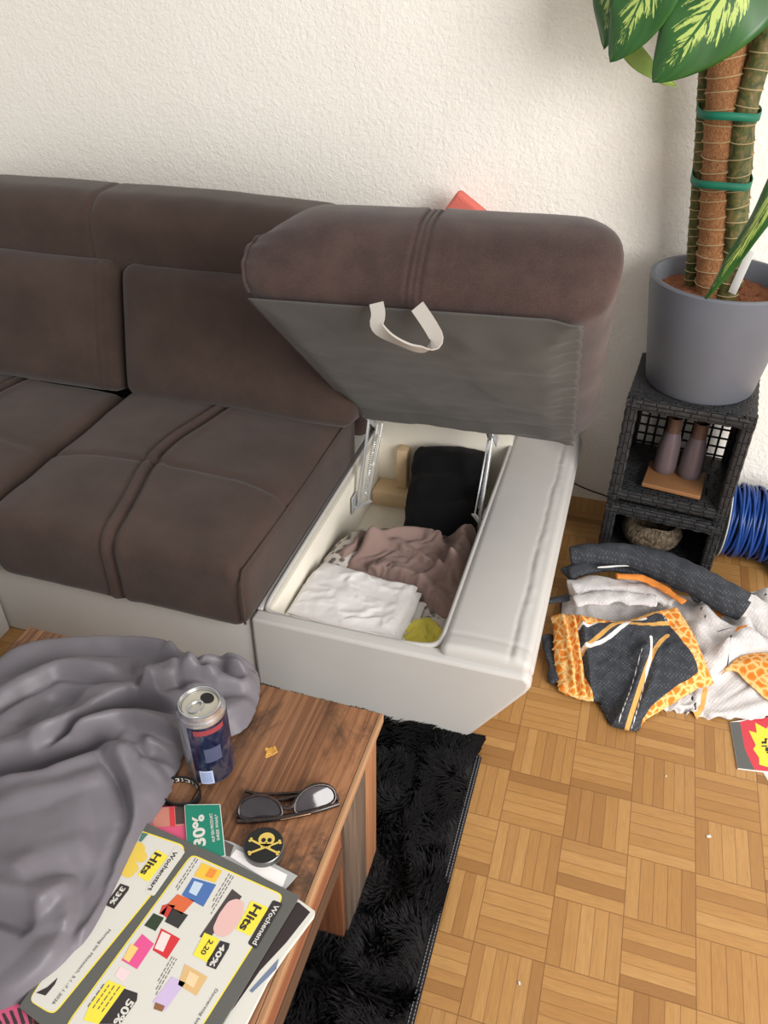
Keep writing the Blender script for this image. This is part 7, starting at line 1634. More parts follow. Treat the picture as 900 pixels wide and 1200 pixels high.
def dark_cloth(t):
    d = dots(t, 165)
    return t.ramp(d, [(0.12, lin((88, 92, 98))), (0.42, lin((57, 60, 66)))]), d


def pale_cloth(t):
    d = dots(t, 150)
    return t.mix(t.ramp(d, [(0.2, (0.6, 0.6, 0.6, 1)), (0.5, (0, 0, 0, 1))]), t.ramp(t.noise(t.obj, 12, 3), [(0.35, lin((190, 187, 187))), (0.65, lin((208, 205, 204)))]), lin((222, 220, 219))), d


def giraffe(t):
    vo = t.n('ShaderNodeTexVoronoi', feature='DISTANCE_TO_EDGE')
    vo.inputs['Scale'].default_value = 58
    n_ = t.n('ShaderNodeVectorMath', operation='ADD')
    nc = t.n('ShaderNodeTexNoise'); nc.inputs['Scale'].default_value = 70
    t.l(t.obj, nc.inputs['Vector'])
    sc_ = t.n('ShaderNodeVectorMath', operation='SCALE'); sc_.inputs['Scale'].default_value = 0.012
    t.l(nc.outputs['Color'], sc_.inputs[0])
    t.l(t.obj, n_.inputs[0]); t.l(sc_.outputs[0], n_.inputs[1])
    t.l(n_.outputs[0], vo.inputs['Vector'])
    return t.ramp(vo.outputs['Distance'], [(0.03, lin((236, 200, 136))), (0.14, lin((230, 160, 78))), (0.26, lin((218, 124, 40)))])


def quilt_mat(name, base, bands_):
    """printed cloth: base weave plus printed bands held as signed distances on the mesh"""
    t = NT(name)
    c, d = base(t)
    for at_, colf in bands_:
        a = t.n('ShaderNodeAttribute', attribute_name=at_)
        f = t.ramp(t.math('ADD', t.math('MULTIPLY', a.outputs['Fac'], 400.0), 0.5), [(0.4, (0, 0, 0, 1)), (0.6, (1, 1, 1, 1))])
        c = t.mix(f, c, colf(t) if callable(colf) else lin(colf))
    t.col(c).rough(0.85, 0, 0.3)
    t.bump(d, 0.5, 0.002)
    return t.m


M_DARKQ = quilt_mat('dark_seersucker', dark_cloth, [])
M_PALEQ = quilt_mat('pale_grey_seersucker', pale_cloth, [])
t = NT('orange_giraffe_print'); t.col(giraffe(t)).rough(0.85, 0, 0.3); M_ORANGE = t.m
M_ORANGE2 = plain('orange_band', (214, 130, 54), 0.8, nz=0.2)
M_WBAND = plain('white_band', (226, 225, 224), 0.8)
AMBER, WHT, DRK, ORG = (214, 164, 92), (226, 225, 224), (62, 66, 72), (222, 136, 56)


def band(V, lines, hw):
    s_ = np.full(len(V), -1.0)
    for l_ in lines: s_ = np.maximum(s_, hw - polydist(V[:, 0], V[:, 1], smoothpoly(l_, 2, False), closed=False)[0])
    return s_


def sdf(V, poly):
    d = polydist(V[:, 0], V[:, 1], poly)[0]
    return np.where(inpoly(V[:, 0], V[:, 1], poly), d, -d)


def at_heap(V):
    lx = P(650, 760, 'z', 0.02)[0]
    return dict(dark=np.maximum(np.maximum(band(V, [Q6([(640, 750), (668, 790), (636, 835)], 0.02)], 0.0035), band(V, [Q6([(650, 480), (690, 545), (770, 560)], 0.06), Q6([(760, 590), (770, 650), (720, 680)], 0.05), Q6([(870, 440), (830, 480), (840, 520)], 0.07)], 0.0022)), lx - V[:, 0]),
                amber=band(V, [Q6([(692, 735), (692, 790), (655, 845)], 0.02)], 0.006),
                orange=np.maximum(band(V, [Q6([(745, 448), (770, 434), (800, 434)], 0.09)], 0.010), band(V, [Q6([(700, 460), (725, 500)], 0.06), Q6([(775, 582), (805, 575)], 0.05)], 0.005)))


cloth_obj('pale_sheet', 'heap', quilt_mat('pale_sheet_print', pale_cloth, [('dark', DRK), ('amber', AMBER), ('orange', ORG)]), 'pale grey patterned sheet spread lowest in the bedding heap on the parquet', 'bed sheet', at_heap)


def at_pil(V):
    inner = smoothpoly(np.vstack([Q6([(228, 492), (300, 496), (380, 500), (450, 486), (528, 468)], 0.10), Q6([(560, 530)], 0.088), Q6([(600, 590)], 0.074), Q6([(650, 695), (642, 708)], 0.046), Q6([(560, 758)], 0.024), Q6([(462, 830), (450, 900), (335, 890), (302, 800)], 0.015), Q6([(268, 690), (240, 590)], 0.06)]), 1)
    return dict(border=-sdf(V, inner),
                amber=np.minimum(sdf(V, inner), band(V, [Q6([(240, 588), (300, 542), (380, 508), (450, 515), (560, 514)], 0.09), Q6([(532, 603), (490, 636), (452, 730), (402, 885)], 0.04)], 0.0048)),
                white=np.minimum(sdf(V, inner), np.maximum(band(V, [Q6([(228, 508), (330, 492), (470, 488)], 0.097), Q6([(236, 570), (320, 556), (390, 527), (418, 497)], 0.09)], 0.0045),
                                 np.maximum(band(V, [Q6([(481, 588), (486, 635), (474, 680)], 0.06)], 0.0035), band(V, [Q6([(474, 680), (462, 740), (430, 850)], 0.04), Q6([(442, 655), (420, 740), (380, 840)], 0.04), Q6([(520, 470), (540, 510)], 0.09)], 0.0012)))))


cloth_obj('pillowcase', 'pillowcase', quilt_mat('pillowcase_print', dark_cloth, [('amber', AMBER), ('white', WHT), ('border', giraffe)]), 'folded dark grey pillowcase with orange printed border lying frontmost in the bedding heap', 'pillowcase', at_pil, sub=0)
cloth_obj('orange_cover', 'orange', M_ORANGE, 'orange printed cover at the right edge of the bedding heap', 'bed cover', sub=1)

# rolled dark quilt behind
pth = [P(668, 652, 'z', 0.10), P(700, 648, 'z', 0.115), P(745, 652, 'z', 0.12), P(790, 668, 'z', 0.12), P(830, 688, 'z', 0.115), P(862, 705, 'z', 0.105), P(890, 722, 'z', 0.09), P(925, 745, 'z', 0.07)]
pth = smoothpoly(np.array(pth), 3, False)
n_ = len(pth)
rad = 0.036 * (0.55 + 0.02 * np.linspace(0, 1, n_) + 0.50 * np.sin(np.linspace(0.15, 2.3, n_)) + 0.05 * fbm(np.linspace(0, 14, n_), 0, 0, 201))
mb = MB(); mb.tube(pth, rad, 26)
V = mb.V[0]
k = fbm(V[:, 0] * 22, V[:, 1] * 22, V[:, 2] * 22, 202)
k2 = np.sin(V[:, 0] * 160 + 5 * fbm(V[:, 1] * 15, V[:, 2] * 15, 0, 203))
ctr = np.repeat(pth, 26, 0)
V += (V - ctr) * (0.16 * k + 0.035 * k2)[:, None]
V[:, 2] = np.maximum(V[:, 2], 0.004)
ii = np.array([np.mean(f) for f in mb.F]) / 26
mb.M = [0 if i < n_ * 0.74 else 1 for i in ii]
mb.build('rolled_quilt', [M_DARKQ, M_PALEQ], None, 'long rolled dark grey quilt lying along the back of the bedding heap', 'quilt', smooth=180, sub=1)

# folded layers between the roll and the pillowcase
fl = thing('folded_cover', (0.17, 0.36, 0.05), 'folded dark and pale grey cover with orange binding, tucked between pillowcase and rolled quilt', 'bed cover')


def fold_layer(name, pix, z0, z1, mat, r, seed, par, nwid=2):
    """a soft folded edge running along a drawn line"""
    pts = smoothpoly(np.array([P(u, v, 'z', z0 + (z1 - z0) * i / (len(pix) - 1)) for i, (u, v) in enumerate(pix)]), 3, False)
    m_ = len(pts)
    rr = r * (0.85 + 0.3 * fbm(np.linspace(0, 9, m_), seed, 0, seed)) * np.minimum(1, np.minimum(np.linspace(0, 1, m_), np.linspace(1, 0, m_)) * 9 + 0.55)
    mb = MB(); mb.tube(pts, rr, 16, flat=0.5, up=(0, 0, 1))
    V = mb.V[0]
    V += np.stack([fbm(V[:, 0] * 40, V[:, 1] * 40, V[:, 2] * 40, seed + j) for j in range(3)], 1) * r * 0.35
    return mb.build(name, mat, par, smooth=180, sub=1)


fold_layer('dark_fold', [(663, 672), (700, 660), (740, 664), (785, 676), (825, 700)], 0.085, 0.085, M_DARKQ, 0.030, 211, fl)
fold_layer('white_piping', [(700, 665), (740, 662), (770, 668), (788, 676), (792, 672), (788, 668)], 0.112, 0.106, M_WBAND, 0.0035, 214, fl)
fold_layer('pale_fold', [(668, 692), (700, 684), (745, 690), (790, 704)], 0.085, 0.085, M_PALEQ, 0.032, 212, fl)
fold_layer('pale_fold', [(672, 704), (710, 699), (745, 702), (770, 706)], 0.092, 0.092, M_PALEQ, 0.024, 213, fl)
fold_layer('orange_binding', [(722, 676), (750, 676), (772, 686), (790, 698), (802, 706)], 0.116, 0.110, M_ORANGE2, 0.013, 215, fl)
fold_layer('dark_fold', [(640, 705), (668, 700)], 0.06, 0.07, M_DARKQ, 0.012, 216, fl)
fold_layer('side_fold', [(640, 745), (648, 770), (652, 800)], 0.03, 0.012, M_DARKQ, 0.020, 217, fl)

# ------------------------------------------------------------------ printed paper
PAPER = plain('white_paper', (212, 210, 202), 0.55, nz=0.01)
PGREY = plain('print_grey', (92, 92, 88), 0.5, nz=0.03)
PYEL = plain('print_yellow', (240, 220, 70), 0.5, nz=0.02)
PDARK = plain('print_dark', (52, 48, 48), 0.5, nz=0.03)
PINK = {}


def ink(rgb):
    if rgb not in PINK: PINK[rgb] = plain('ink_%d_%d_%d' % rgb, rgb, 0.5, nz=0.02)
    return PINK[rgb]


def sheet_poly(mb, pix, z, th, mat=0, curl=None):
    pts = [P(u, v, 'z', z) for u, v in pix]
    mb.prism([(p[0], p[1]) for p in pts], (0, 0, z - th), (1, 0, 0), (0, 1, 0), (0, 0, th), mat)


def print_poly(name, pix, z, mat, par, rnd_=0):
    p = np.array([P(u, v, 'z', z)[:2] for u, v in pix])
    if rnd_:
        q = []
        n = len(p)
        for i in range(n):
            a, b, c = p[i - 1], p[i], p[(i + 1) % n]
            da, dc = a - b, c - b
            ra, rc_ = min(rnd_, np.linalg.norm(da) * .45), min(rnd_, np.linalg.norm(dc) * .45)
            A, Cc = b + da / np.linalg.norm(da) * ra, b + dc / np.linalg.norm(dc) * rc_
            for t_ in np.linspace(0, 1, 6): q.append((1 - t_) ** 2 * A + 2 * t_ * (1 - t_) * b + t_ * t_ * Cc)
        p = np.array(q)
    mb = MB(); mb.add([(x, y, z) for x, y in p], [tuple(range(len(p)))])
    o = mb.build(name, mat, par, smooth=None)
    if o.data.polygons[0].normal.z < 0: o.data.flip_normals()
    return o


_fonts = {}


def lettering(txt, p0, p1, z, mat, par, name='lettering', bold=0.0, squash=1.0, height=None):
    """text whose baseline runs from pixel p0 to pixel p1 on the plane z"""
    a, b = P(*p0, 'z', z), P(*p1, 'z', z)
    cu = bpy.data.curves.new(name, 'FONT')
    cu.body = txt
    cu.offset = bold
    cu.fill_mode = 'FRONT'
    o = bpy.data.objects.new(name, cu)
    COL.objects.link(o)
    dg = bpy.context.evaluated_depsgraph_get()
    me = bpy.data.meshes.new_from_object(o.evaluated_get(dg))
    bpy.data.objects.remove(o)
    co = np.array([v.co[:] for v in me.vertices])
    w_ = co[:, 0].max() - co[:, 0].min()
    L = np.linalg.norm(b - a)
    s_ = L / w_
    ex = (b - a) / L
    ey = np.cross([0, 0, 1], ex)
    sy = s_ * squash if height is None else height / 0.73
    W = a + np.outer((co[:, 0] - co[:, 0].min()) * s_, ex) + np.outer(co[:, 1] * sy, ey)
    mb = MB(); mb.add(W, [tuple(p.vertices) for p in me.polygons])
    bpy.data.meshes.remove(me)
    return mb.build(name, mat, par, smooth=None)


# leaflet of weekly offers
R1 = lambda l: [(x / 2.4, 700 + y / 2.4) for x, y in l]
R3 = lambda l: [(20 + x / 4.5, 950 + y / 4.5) for x, y in l]
R4 = lambda l: [(180 + x / 4.5, 960 + y / 4.5) for x, y in l]
ZL = TZ + 0.0135
leaflet = thing('offer_leaflet', tuple(P(200, 1090, 'z', ZL - 0.003)), 'dark grey leaflet of weekly offers with two yellow-edged white panels on the table', 'leaflet')
mb = MB(); sheet_poly(mb, [(168, 963), (260, 1004), (351, 1050), (306, 1124), (261, 1199), (230, 1250), (60, 1210), (22, 1180)], ZL, 0.003)
mb.build('page', PGREY, leaflet, smooth=None)
z1, z2, z3, z4 = ZL + 0.0003, ZL + 0.0006, ZL + 0.0009, ZL + 0.0012
bx1 = R3([(640, 100), (882, 182), (878, 235), (690, 470), (205, 1065), (170, 1068), (60, 1000)])
bx2 = R4([(228, 183), (678, 398), (672, 440), (255, 1090), (220, 1180), (-320, 1050), (-455, 1070), (200, 205)])
bx2 = [(228, 1002), (331, 1048), (329, 1058), (237, 1203), (215, 1235), (66, 1225), (82, 1194), (222, 1004)]


def inset(pix, k):
    p = np.array(pix, float); n = len(p)
    out = []
    ar = sum(p[i][0] * p[(i + 1) % n][1] - p[(i + 1) % n][0] * p[i][1] for i in range(n))
    for i in range(n):
        a, b, c = p[i - 1], p[i], p[(i + 1) % n]
        n1 = np.array([-(b - a)[1], (b - a)[0]]); n2 = np.array([-(c - b)[1], (c - b)[0]])
        n1 /= np.linalg.norm(n1); n2 /= np.linalg.norm(n2)
        m = n1 + n2; m /= max(0.5, m @ m / 1.0) if m @ m < 2 else (m @ m) / 2
        out.append(b + m * k * (1 if ar > 0 else -1))
    return [tuple(q) for q in out]


for bxp in (bx1, bx2):
    print_poly('panel_border', bxp, z1, PYEL, leaflet, 0.008)
    print_poly('panel', inset(bxp, 1.6), z2, PAPER, leaflet, 0.007)
W_, K_ = PAPER, PDARK
# left panel
for c_ in ((600, 250), (640, 200), (605, 300), (650, 240), (585, 320)):
    print_poly('fruit_picture', R3([(c_[0] + 36 * math.cos(a), c_[1] + 34 * math.sin(a)) for a in np.linspace(0, 6.28, 14, endpoint=False)]), z3 + 0.00002 * c_[0] / 100, ink((226, 196, 84)), leaflet)
print_poly('corner_picture', R3([(660, 115), (692, 122), (655, 165), (640, 160)]), z3, ink((84, 122, 112)), leaflet)
print_poly('headline_box', R3([(738, 203), (797, 240), (690, 377), (633, 340)]), z3, PYEL, leaflet, 0.003)
lettering('Hits', (20 + 730 / 4.5, 950 + 218 / 4.5), (20 + 648 / 4.5, 950 + 328 / 4.5), z4, K_, leaflet, bold=0.03, height=0.0105)
print_poly('headline_box', R3([(834, 188), (888, 215), (722, 452), (672, 428)]), z3, PAPER, leaflet, 0.003)
lettering('Wochenstart', (20 + 828 / 4.5, 950 + 212 / 4.5), (20 + 688 / 4.5, 950 + 418 / 4.5), z4, K_, leaflet, bold=0.02, height=0.0060)
print_poly('price_flag', R3([(545, 384), (592, 400), (588, 418), (512, 518), (470, 500), (478, 475)]), z3, K_, leaflet)
lettering('33%', (20 + 552 / 4.5, 950 + 398 / 4.5), (20 + 486 / 4.5, 950 + 488 / 4.5), z4, W_, leaflet, bold=0.03, height=0.0065)
lettering('Montag bis Mittwoch, 5.1.-7.1.2026', (20 + 484 / 4.5, 950 + 624 / 4.5), (20 + 184 / 4.5, 950 + 1016 / 4.5), z4, K_, leaflet, height=0.0036)
print_poly('price_flag', R3([(100, 960), (160, 930), (215, 880), (200, 915), (150, 975)]), z3, K_, leaflet)
# right panel
for nm, q_, c_ in (('biscuit_box', [(255, 228), (362, 272), (325, 335), (212, 300)], (232, 190, 70)), ('biscuit_box_front', [(300, 255), (335, 270), (310, 312), (270, 300)], (228, 140, 60)),
                   ('blue_pack', [(205, 308), (330, 345), (262, 462), (148, 400)], (74, 110, 170)), ('blue_pack_window', [(215, 325), (262, 340), (225, 405), (185, 385)], (190, 208, 226)),
                   ('orange_pack', [(125, 395), (215, 430), (150, 502), (72, 450)], (214, 104, 62)), ('red_pack', [(80, 450), (115, 455), (70, 520), (35, 495)], (196, 60, 52)),
                   ('black_pack', [(100, 468), (182, 505), (130, 577), (58, 540)], (52, 52, 50)), ('dark_green_pack', [(0, 495), (55, 520), (10, 590), (-50, 560)], (48, 62, 44)),
                   ('red_white_pack', [(40, 575), (140, 630), (70, 738), (-5, 690)], (206, 52, 58)), ('red_white_pack_label', [(45, 590), (90, 612), (50, 700), (5, 680)], (236, 214, 210)),
                   ('meat_ground', [(415, 368), (466, 408), (292, 634), (242, 620)], (70, 64, 62)), ('yellow_price', [(268, 598), (348, 632), (285, 757), (208, 716)], (240, 220, 70)),
                   ('cookie_pack', [(165, 763), (285, 832), (225, 932), (128, 872)], (214, 178, 124)), ('cookie_pack_label', [(190, 800), (240, 830), (210, 890), (165, 860)], (232, 204, 160)),
                   ('lilac_pack', [(95, 830), (168, 862), (60, 1010), (-6, 965)], (200, 182, 216)), ('praline', [(10, 965), (60, 985), (45, 1015), (0, 1000)], (140, 96, 66))):
    print_poly(nm, R4(q_), z3 + (0.0002 if ('front' in nm or 'label' in nm or 'window' in nm or nm == 'praline' or 'price' in nm) else 0), ink(c_), leaflet)
meat = [(395, 432), (440, 418), (480, 440), (470, 500), (420, 590), (370, 625), (325, 610), (312, 575), (345, 500)]
print_poly('meat_picture', R4(meat), z3 + 0.0001, ink((222, 182, 176)), leaflet, 0.004)
for nm, q_, c_ in (('pink_pack', [(660, 650), (722, 702), (632, 836), (550, 788)], (222, 84, 142)), ('pink_pack_label', [(600, 700), (640, 725), (590, 800), (560, 780)], (240, 200, 120)),
                   ('small_red_pack', [(765, 500), (800, 490), (775, 550), (750, 545)], (196, 70, 56)), ('white_pack', [(545, 820), (600, 850), (560, 905), (515, 870)], (236, 208, 210)),
                   ('yellow_price', [(480, 893), (572, 930), (430, 1125), (350, 1105), (380, 1030)], (240, 220, 70))):
    print_poly(nm, R3(q_), z3 + (0.0002 if 'label' in nm else 0), ink(c_), leaflet)
print_poly('price_flag', R3([(565, 938), (636, 962), (632, 1000), (545, 1125), (430, 1125), (500, 1030)]), z3, K_, leaflet)
lettering('50%', (20 + 588 / 4.5, 950 + 990 / 4.5), (20 + 505 / 4.5, 950 + 1118 / 4.5), z4, W_, leaflet, bold=0.03, height=0.0090)
print_poly('headline_box', R4([(515, 428), (607, 466), (512, 617), (433, 580)]), z3, PYEL, leaflet, 0.003)
lettering('Hits', (180 + 532 / 4.5, 960 + 446 / 4.5), (180 + 450 / 4.5, 960 + 575 / 4.5), z4, K_, leaflet, bold=0.03, height=0.0115)
print_poly('headline_box', R4([(630, 425), (682, 445), (540, 685), (495, 655)]), z3, K_, leaflet, 0.003)
lettering('Wochenend', (180 + 640 / 4.5, 960 + 448 / 4.5), (180 + 520 / 4.5, 960 + 655 / 4.5), z4, W_, leaflet, bold=0.02, height=0.0065)
print_poly('price_flag', R4([(352, 640), (402, 655), (396, 680), (328, 792), (278, 772), (285, 745)]), z3 + 0.0002, K_, leaflet)
lettering('40%', (180 + 362 / 4.5, 960 + 656 / 4.5), (180 + 292 / 4.5, 960 + 770 / 4.5), z4 + 0.0002, W_, leaflet, bold=0.03, height=0.0065)
lettering('2.20', (180 + 296 / 4.5, 960 + 632 / 4.5), (180 + 246 / 4.5, 960 + 706 / 4.5), z4 + 0.0002, K_, leaflet, bold=0.02, height=0.0062)
lettering('Donnerstag bis', (180 + 328 / 4.5, 960 + 893 / 4.5), (180 + 214 / 4.5, 960 + 1078 / 4.5), z4, K_, leaflet, height=0.0036)
# lines of small print too fine to read
sp_ = MB()
for base_, dirn, n, ln in (((232, 210), (-110, 165), 2, 200), ((420, 300), (-120, 200), 3, 220), ((120, 735), (-110, 190), 3, 200)):
    base_, dirn = np.array(base_, float), np.array(dirn, float) / np.hypot(*dirn)
    pr_v = np.array([-dirn[1], dirn[0]]) * -1
    for k in range(n):
        q = 0
        while q < ln * (1 - .12 * k):
            wl = rng.uniform(10, 30)
            o_ = base_ + dirn * q + pr_v * (-13 * k)
            c4 = [o_, o_ + dirn * wl, o_ + dirn * wl + pr_v * 4, o_ + pr_v * 4]
            pts = [P(u, v, 'z', z3) for u, v in R4(c4)]
            sp_.add(pts, [(3, 2, 1, 0) if k >= 0 else (0, 1, 2, 3)])
            q += wl + 7
for k in range(4):
    base_ = np.array((540 - 28 * k, 925 - 4 * k), float)
    dirn = np.array((-130, 185.0)); dirn /= np.hypot(*dirn)
    pr_v = np.array([-dirn[1], dirn[0]]) * -1
    q = 0
    while q < 150:
        wl = rng.uniform(14, 34)
        o_ = base_ + dirn * q
        pts = [P(u, v, 'z', z3 + 0.0003) for u, v in R3([o_, o_ + dirn * wl, o_ + dirn * wl + pr_v * 5, o_ + pr_v * 5])]
        sp_.add(pts, [(3, 2, 1, 0)])
        q += wl + 8
sp_.build('small_print', ink((96, 92, 90)), leaflet, kind='stuff', smooth=None)

# magazine below the leaflet
mg = thing('magazine', tuple(P(320, 1090, 'z', TZ)), 'white-edged magazine with a dark cover sticking out under the offer leaflet', 'magazine')
mb = MB(); sheet_poly(mb, R4([(700, 395), (762, 420), (850, 484), (845, 505), (700, 700), (600, 850), (480, 1090), (440, 1180), (200, 1180), (250, 700)]), TZ + 0.0095, 0.007)
mb.build('pages', PAPER, mg, smooth=None)
print_poly('cover_picture', R4([(730, 430), (768, 440), (826, 490), (700, 650), (560, 800), (430, 985), (370, 1060), (300, 1000)]), TZ + 0.0098, ink((50, 40, 42)), mg)
print_poly('cover_stripe', R4([(660, 735), (648, 790), (520, 915), (505, 905), (600, 800)]), TZ + 0.0098, ink((110, 124, 150)), mg)
# grey envelope with a window
ev = thing('envelope', tuple(P(300, 1015, 'z', TZ)), 'grey window envelope lying between the skull tin and the offer leaflet', 'envelope')
R2 = lambda l: [(130 + x / 3, 780 + y / 3) for x, y in l]
mb = MB(); sheet_poly(mb, R2([(390, 610), (430, 622), (655, 738), (600, 800), (360, 720)]), TZ + 0.0085, 0.0012)
mb.build('paper', ink((168, 168, 168)), ev, smooth=None)
print_poly('address_window', R2([(440, 645), (620, 735), (605, 775), (590, 780), (420, 672)]), TZ + 0.0089, ink((238, 234, 232)), ev)
print_poly('cover_print', R2([(392, 612), (432, 632), (418, 672), (380, 660)]), TZ + 0.0088, ink((86, 78, 72)), ev)
# green coupon
cp = thing('coupon', tuple(P(240, 970, 'z', TZ)), 'green coupon reading 30% beside the sunglasses', 'coupon')
mb = MB(); sheet_poly(mb, R2([(258, 488), (384, 487), (403, 668), (300, 690), (268, 640)]), TZ + 0.0105, 0.0012)
mb.build('card', ink((228, 232, 228)), cp, smooth=None)
print_poly('printed_face', R2([(260, 490), (382, 489), (400, 667), (300, 688), (269, 638)]), TZ + 0.0108, ink((30, 128, 104)), cp)
lettering('30%', (130 + 332 / 3, 780 + 632 / 3), (130 + 325 / 3, 780 + 522 / 3), TZ + 0.0111, PAPER, cp, bold=0.035, height=0.0155)
lettering('AUF EIN PRODUKT', (130 + 366 / 3, 780 + 620 / 3), (130 + 356 / 3, 780 + 518 / 3), TZ + 0.0111, PAPER, cp, bold=0.02, height=0.0040)
lettering('IHRER WAHL*', (130 + 383 / 3, 780 + 612 / 3), (130 + 374 / 3, 780 + 522 / 3), TZ + 0.0111, PAPER, cp, bold=0.02, height=0.0040)
# pink-black magazine left of the coupon
pm_ = thing('catalogue', tuple(P(200, 955, 'z', TZ)), 'pink and red catalogue poking out between the grey sheet and the green coupon', 'catalogue')
mb = MB(); sheet_poly(mb, R2([(140, 500), (258, 492), (270, 640), (150, 640), (100, 560)]), TZ + 0.007, 0.004)
mb.build('pages', ink((214, 88, 124)), pm_, smooth=None)
print_poly('cover_picture', R2([(142, 502), (256, 494), (258, 562), (150, 568)]), TZ + 0.0073, ink((196, 128, 112)), pm_)
print_poly('cover_stripe', R2([(205, 498), (222, 497), (226, 564), (208, 565)]), TZ + 0.0075, ink((206, 58, 66)), pm_)
print_poly('cover_band', R2([(225, 497), (256, 494), (258, 556), (228, 558)]), TZ + 0.0075, ink((74, 58, 54)), pm_)
# pink patterned paper at the lower left
pk = thing('pink_paper', tuple(P(20, 1185, 'z', TZ)), 'pink paper with black stripes at the lower left corner of the table', 'paper')
mb = MB(); sheet_poly(mb, [(-30, 1195), (0, 1184), (22, 1176), (38, 1192), (42, 1215), (-30, 1230)], TZ + 0.0075, 0.002)
mb.build('sheet', ink((196, 84, 120)), pk, smooth=None)
for k in range(6):
    a = -16 + 9 * k
    print_poly('black_stripe', [(a, 1181 + (22 - a) * .35), (a + 3.5, 1180 + (22 - a) * .35), (a + 10, 1199), (a + 6, 1202)], TZ + 0.0078, PDARK, pk)

# ------------------------------------------------------------------ small things on the table
# drinks can
cc = P(248, 905, 'z', TZ + 0.001)
cc = P(249, 902, 'z', TZ)
can = thing('drink_can', (cc[0], cc[1], TZ + 0.0005), 'open blue and silver drink can standing on the table beside the grey sheet', 'can')
t = NT('can_print')
sp3 = t.n('ShaderNodeSeparateXYZ'); t.l(t.obj, sp3.inputs[0])
wv = t.noise(t.mapping(t.obj, (60, 60, 40)), 1.0, 4, 0.6, 0.8)
body = t.ramp(wv, [(0.35, lin((36, 44, 84))), (0.5, lin((66, 74, 112))), (0.62, lin((108, 106, 122)))])
t.col(body).rough(0.3, 0.75, 0.5)
M_CAN = t.m
M_CANSIL = plain('can_silver', (198, 200, 206), 0.25, 0.9, 0.5, 0.02)
M_CANTOP = plain('can_lid', (206, 202, 186), 0.35, 0.7, 0.5, 0.03)
CRR, CH = 0.0335, 0.146
mb = MB(); mb.lathe([(0.0, 0.003), (0.022, 0.0), (0.0245, 0.001), (CRR - 0.002, 0.008), (CRR, 0.012), (CRR, CH - 0.014), (CRR - 0.0015, CH - 0.009), (CRR - 0.005, CH - 0.003), (CRR - 0.0045, CH), (CRR - 0.006, CH + 0.0008), (CRR - 0.0072, CH), (CRR - 0.0085, CH - 0.006)], (cc[0], cc[1], TZ + 0.0005), 56)
mb.build('can_body', M_CANSIL, can)
vd = np.array([CAM[0] - cc[0], CAM[1] - cc[1]]); va = math.atan2(vd[1], vd[0])


def wrap(name, a0, a1, za, zb, mat, dr=0.0003, par=can, n=24):
    V, F = [], []
    for i in range(n + 1):
        a = va + a0 + (a1 - a0) * i / n
        for z in (za, zb): V.append((cc[0] + (CRR + dr) * math.cos(a), cc[1] + (CRR + dr) * math.sin(a), TZ + z))
    F = [(2 * i, 2 * i + 2, 2 * i + 3, 2 * i + 1) for i in range(n)]
    mb = MB(); mb.add(V, F)
    return mb.build(name, mat, par)


wrap('printed_wrap', -0.75, 2.6, 0.013, CH - 0.016, M_CAN)
wrap('red_band', -0.50, 0.80, CH - 0.030, CH - 0.020, ink((140, 58, 66)), 0.0006)
wrap('grey_panel', -0.2, 0.5, 0.060, 0.088, ink((74, 78, 104)), 0.0006)
wrap('label_square', -0.55, 0.0, 0.014, 0.042, ink((176, 190, 220)), 0.0008)
for k in range(7):
    wrap('label_line', -0.50, -0.06, 0.018 + k * 0.0032, 0.0192 + k * 0.0032, ink((110, 126, 170)), 0.0011, n=8)
zt_ = TZ + CH - 0.0045
mb = MB(); mb.lathe([(CRR - 0.0087, -0.002), (CRR - 0.0088, 0.0), (CRR - 0.011, 0.0006), (0.004, 0.0003)], (cc[0], cc[1], zt_), 48)
mb.build('can_end', M_CANTOP, can)
o_ = np.array([cc[0], cc[1], zt_])
hx = np.array([0.35, 0.93, 0]); hx /= np.linalg.norm(hx); hy = np.array([-hx[1], hx[0], 0])
V = [o_ + hx * (0.013 + 0.0085 * math.cos(a)) + hy * 0.0105 * math.sin(a) + (0, 0, 0.0010) for a in np.linspace(0, 2 * math.pi, 28, endpoint=False)]
mb = MB(); mb.add(V, [tuple(range(28))]); mb.build('mouth_opening', M_BLACK, can, smooth=None)
mb = MB()
ringp = [o_ + hx * (-0.008 + 0.011 * math.cos(a)) + hy * 0.0078 * math.sin(a) + (0, 0, 0.0022) for a in np.linspace(0, 2 * math.pi, 28, endpoint=False)]
mb.tube(ringp, 0.0018, 6, closed=True)
mb.build('pull_tab', M_CANSIL, can)

# sunglasses resting upside down on their brow bar
ga, gb = P(279, 972, 'z', TZ), P(398, 951, 'z', TZ)
gx = gb - ga; GL = np.linalg.norm(gx); gx /= GL
gy = np.array([-gx[1], gx[0], 0])                       # away from the viewer
gu = np.array([0, 0, 1.0])
gm = (ga + gb) / 2
gl = thing('sunglasses', (gm[0], gm[1], TZ), 'dark tortoiseshell sunglasses resting upside down near the table edge', 'sunglasses')
t = NT('tortoiseshell')
t.col(t.ramp(t.noise(t.obj, 120, 3), [(0.4, lin((26, 20, 20))), (0.7, lin((60, 38, 30)))])).rough(0.18, 0, 0.6)
M_TORT = t.m
t = NT('dark_lens'); t.col(t.ramp(t.noise(t.obj, 18, 2), [(0.3, lin((34, 30, 34))), (0.7, lin((66, 60, 64)))])).rough(0.10, 0.0, 0.7)
M_LENS = t.m
tl_ = math.radians(46)
fu = gy * math.sin(tl_) + gu * math.cos(tl_)            # up along the leaning front
fn = np.cross(gx, fu)


def gp(x, y, d=0.0):
    wrapc = 0.010 * (x / (GL / 2)) ** 2
    return gm + gx * x + fu * (y + 0.004) + gy * (wrapc * 0.9) + fn * d


hwL = GL / 2


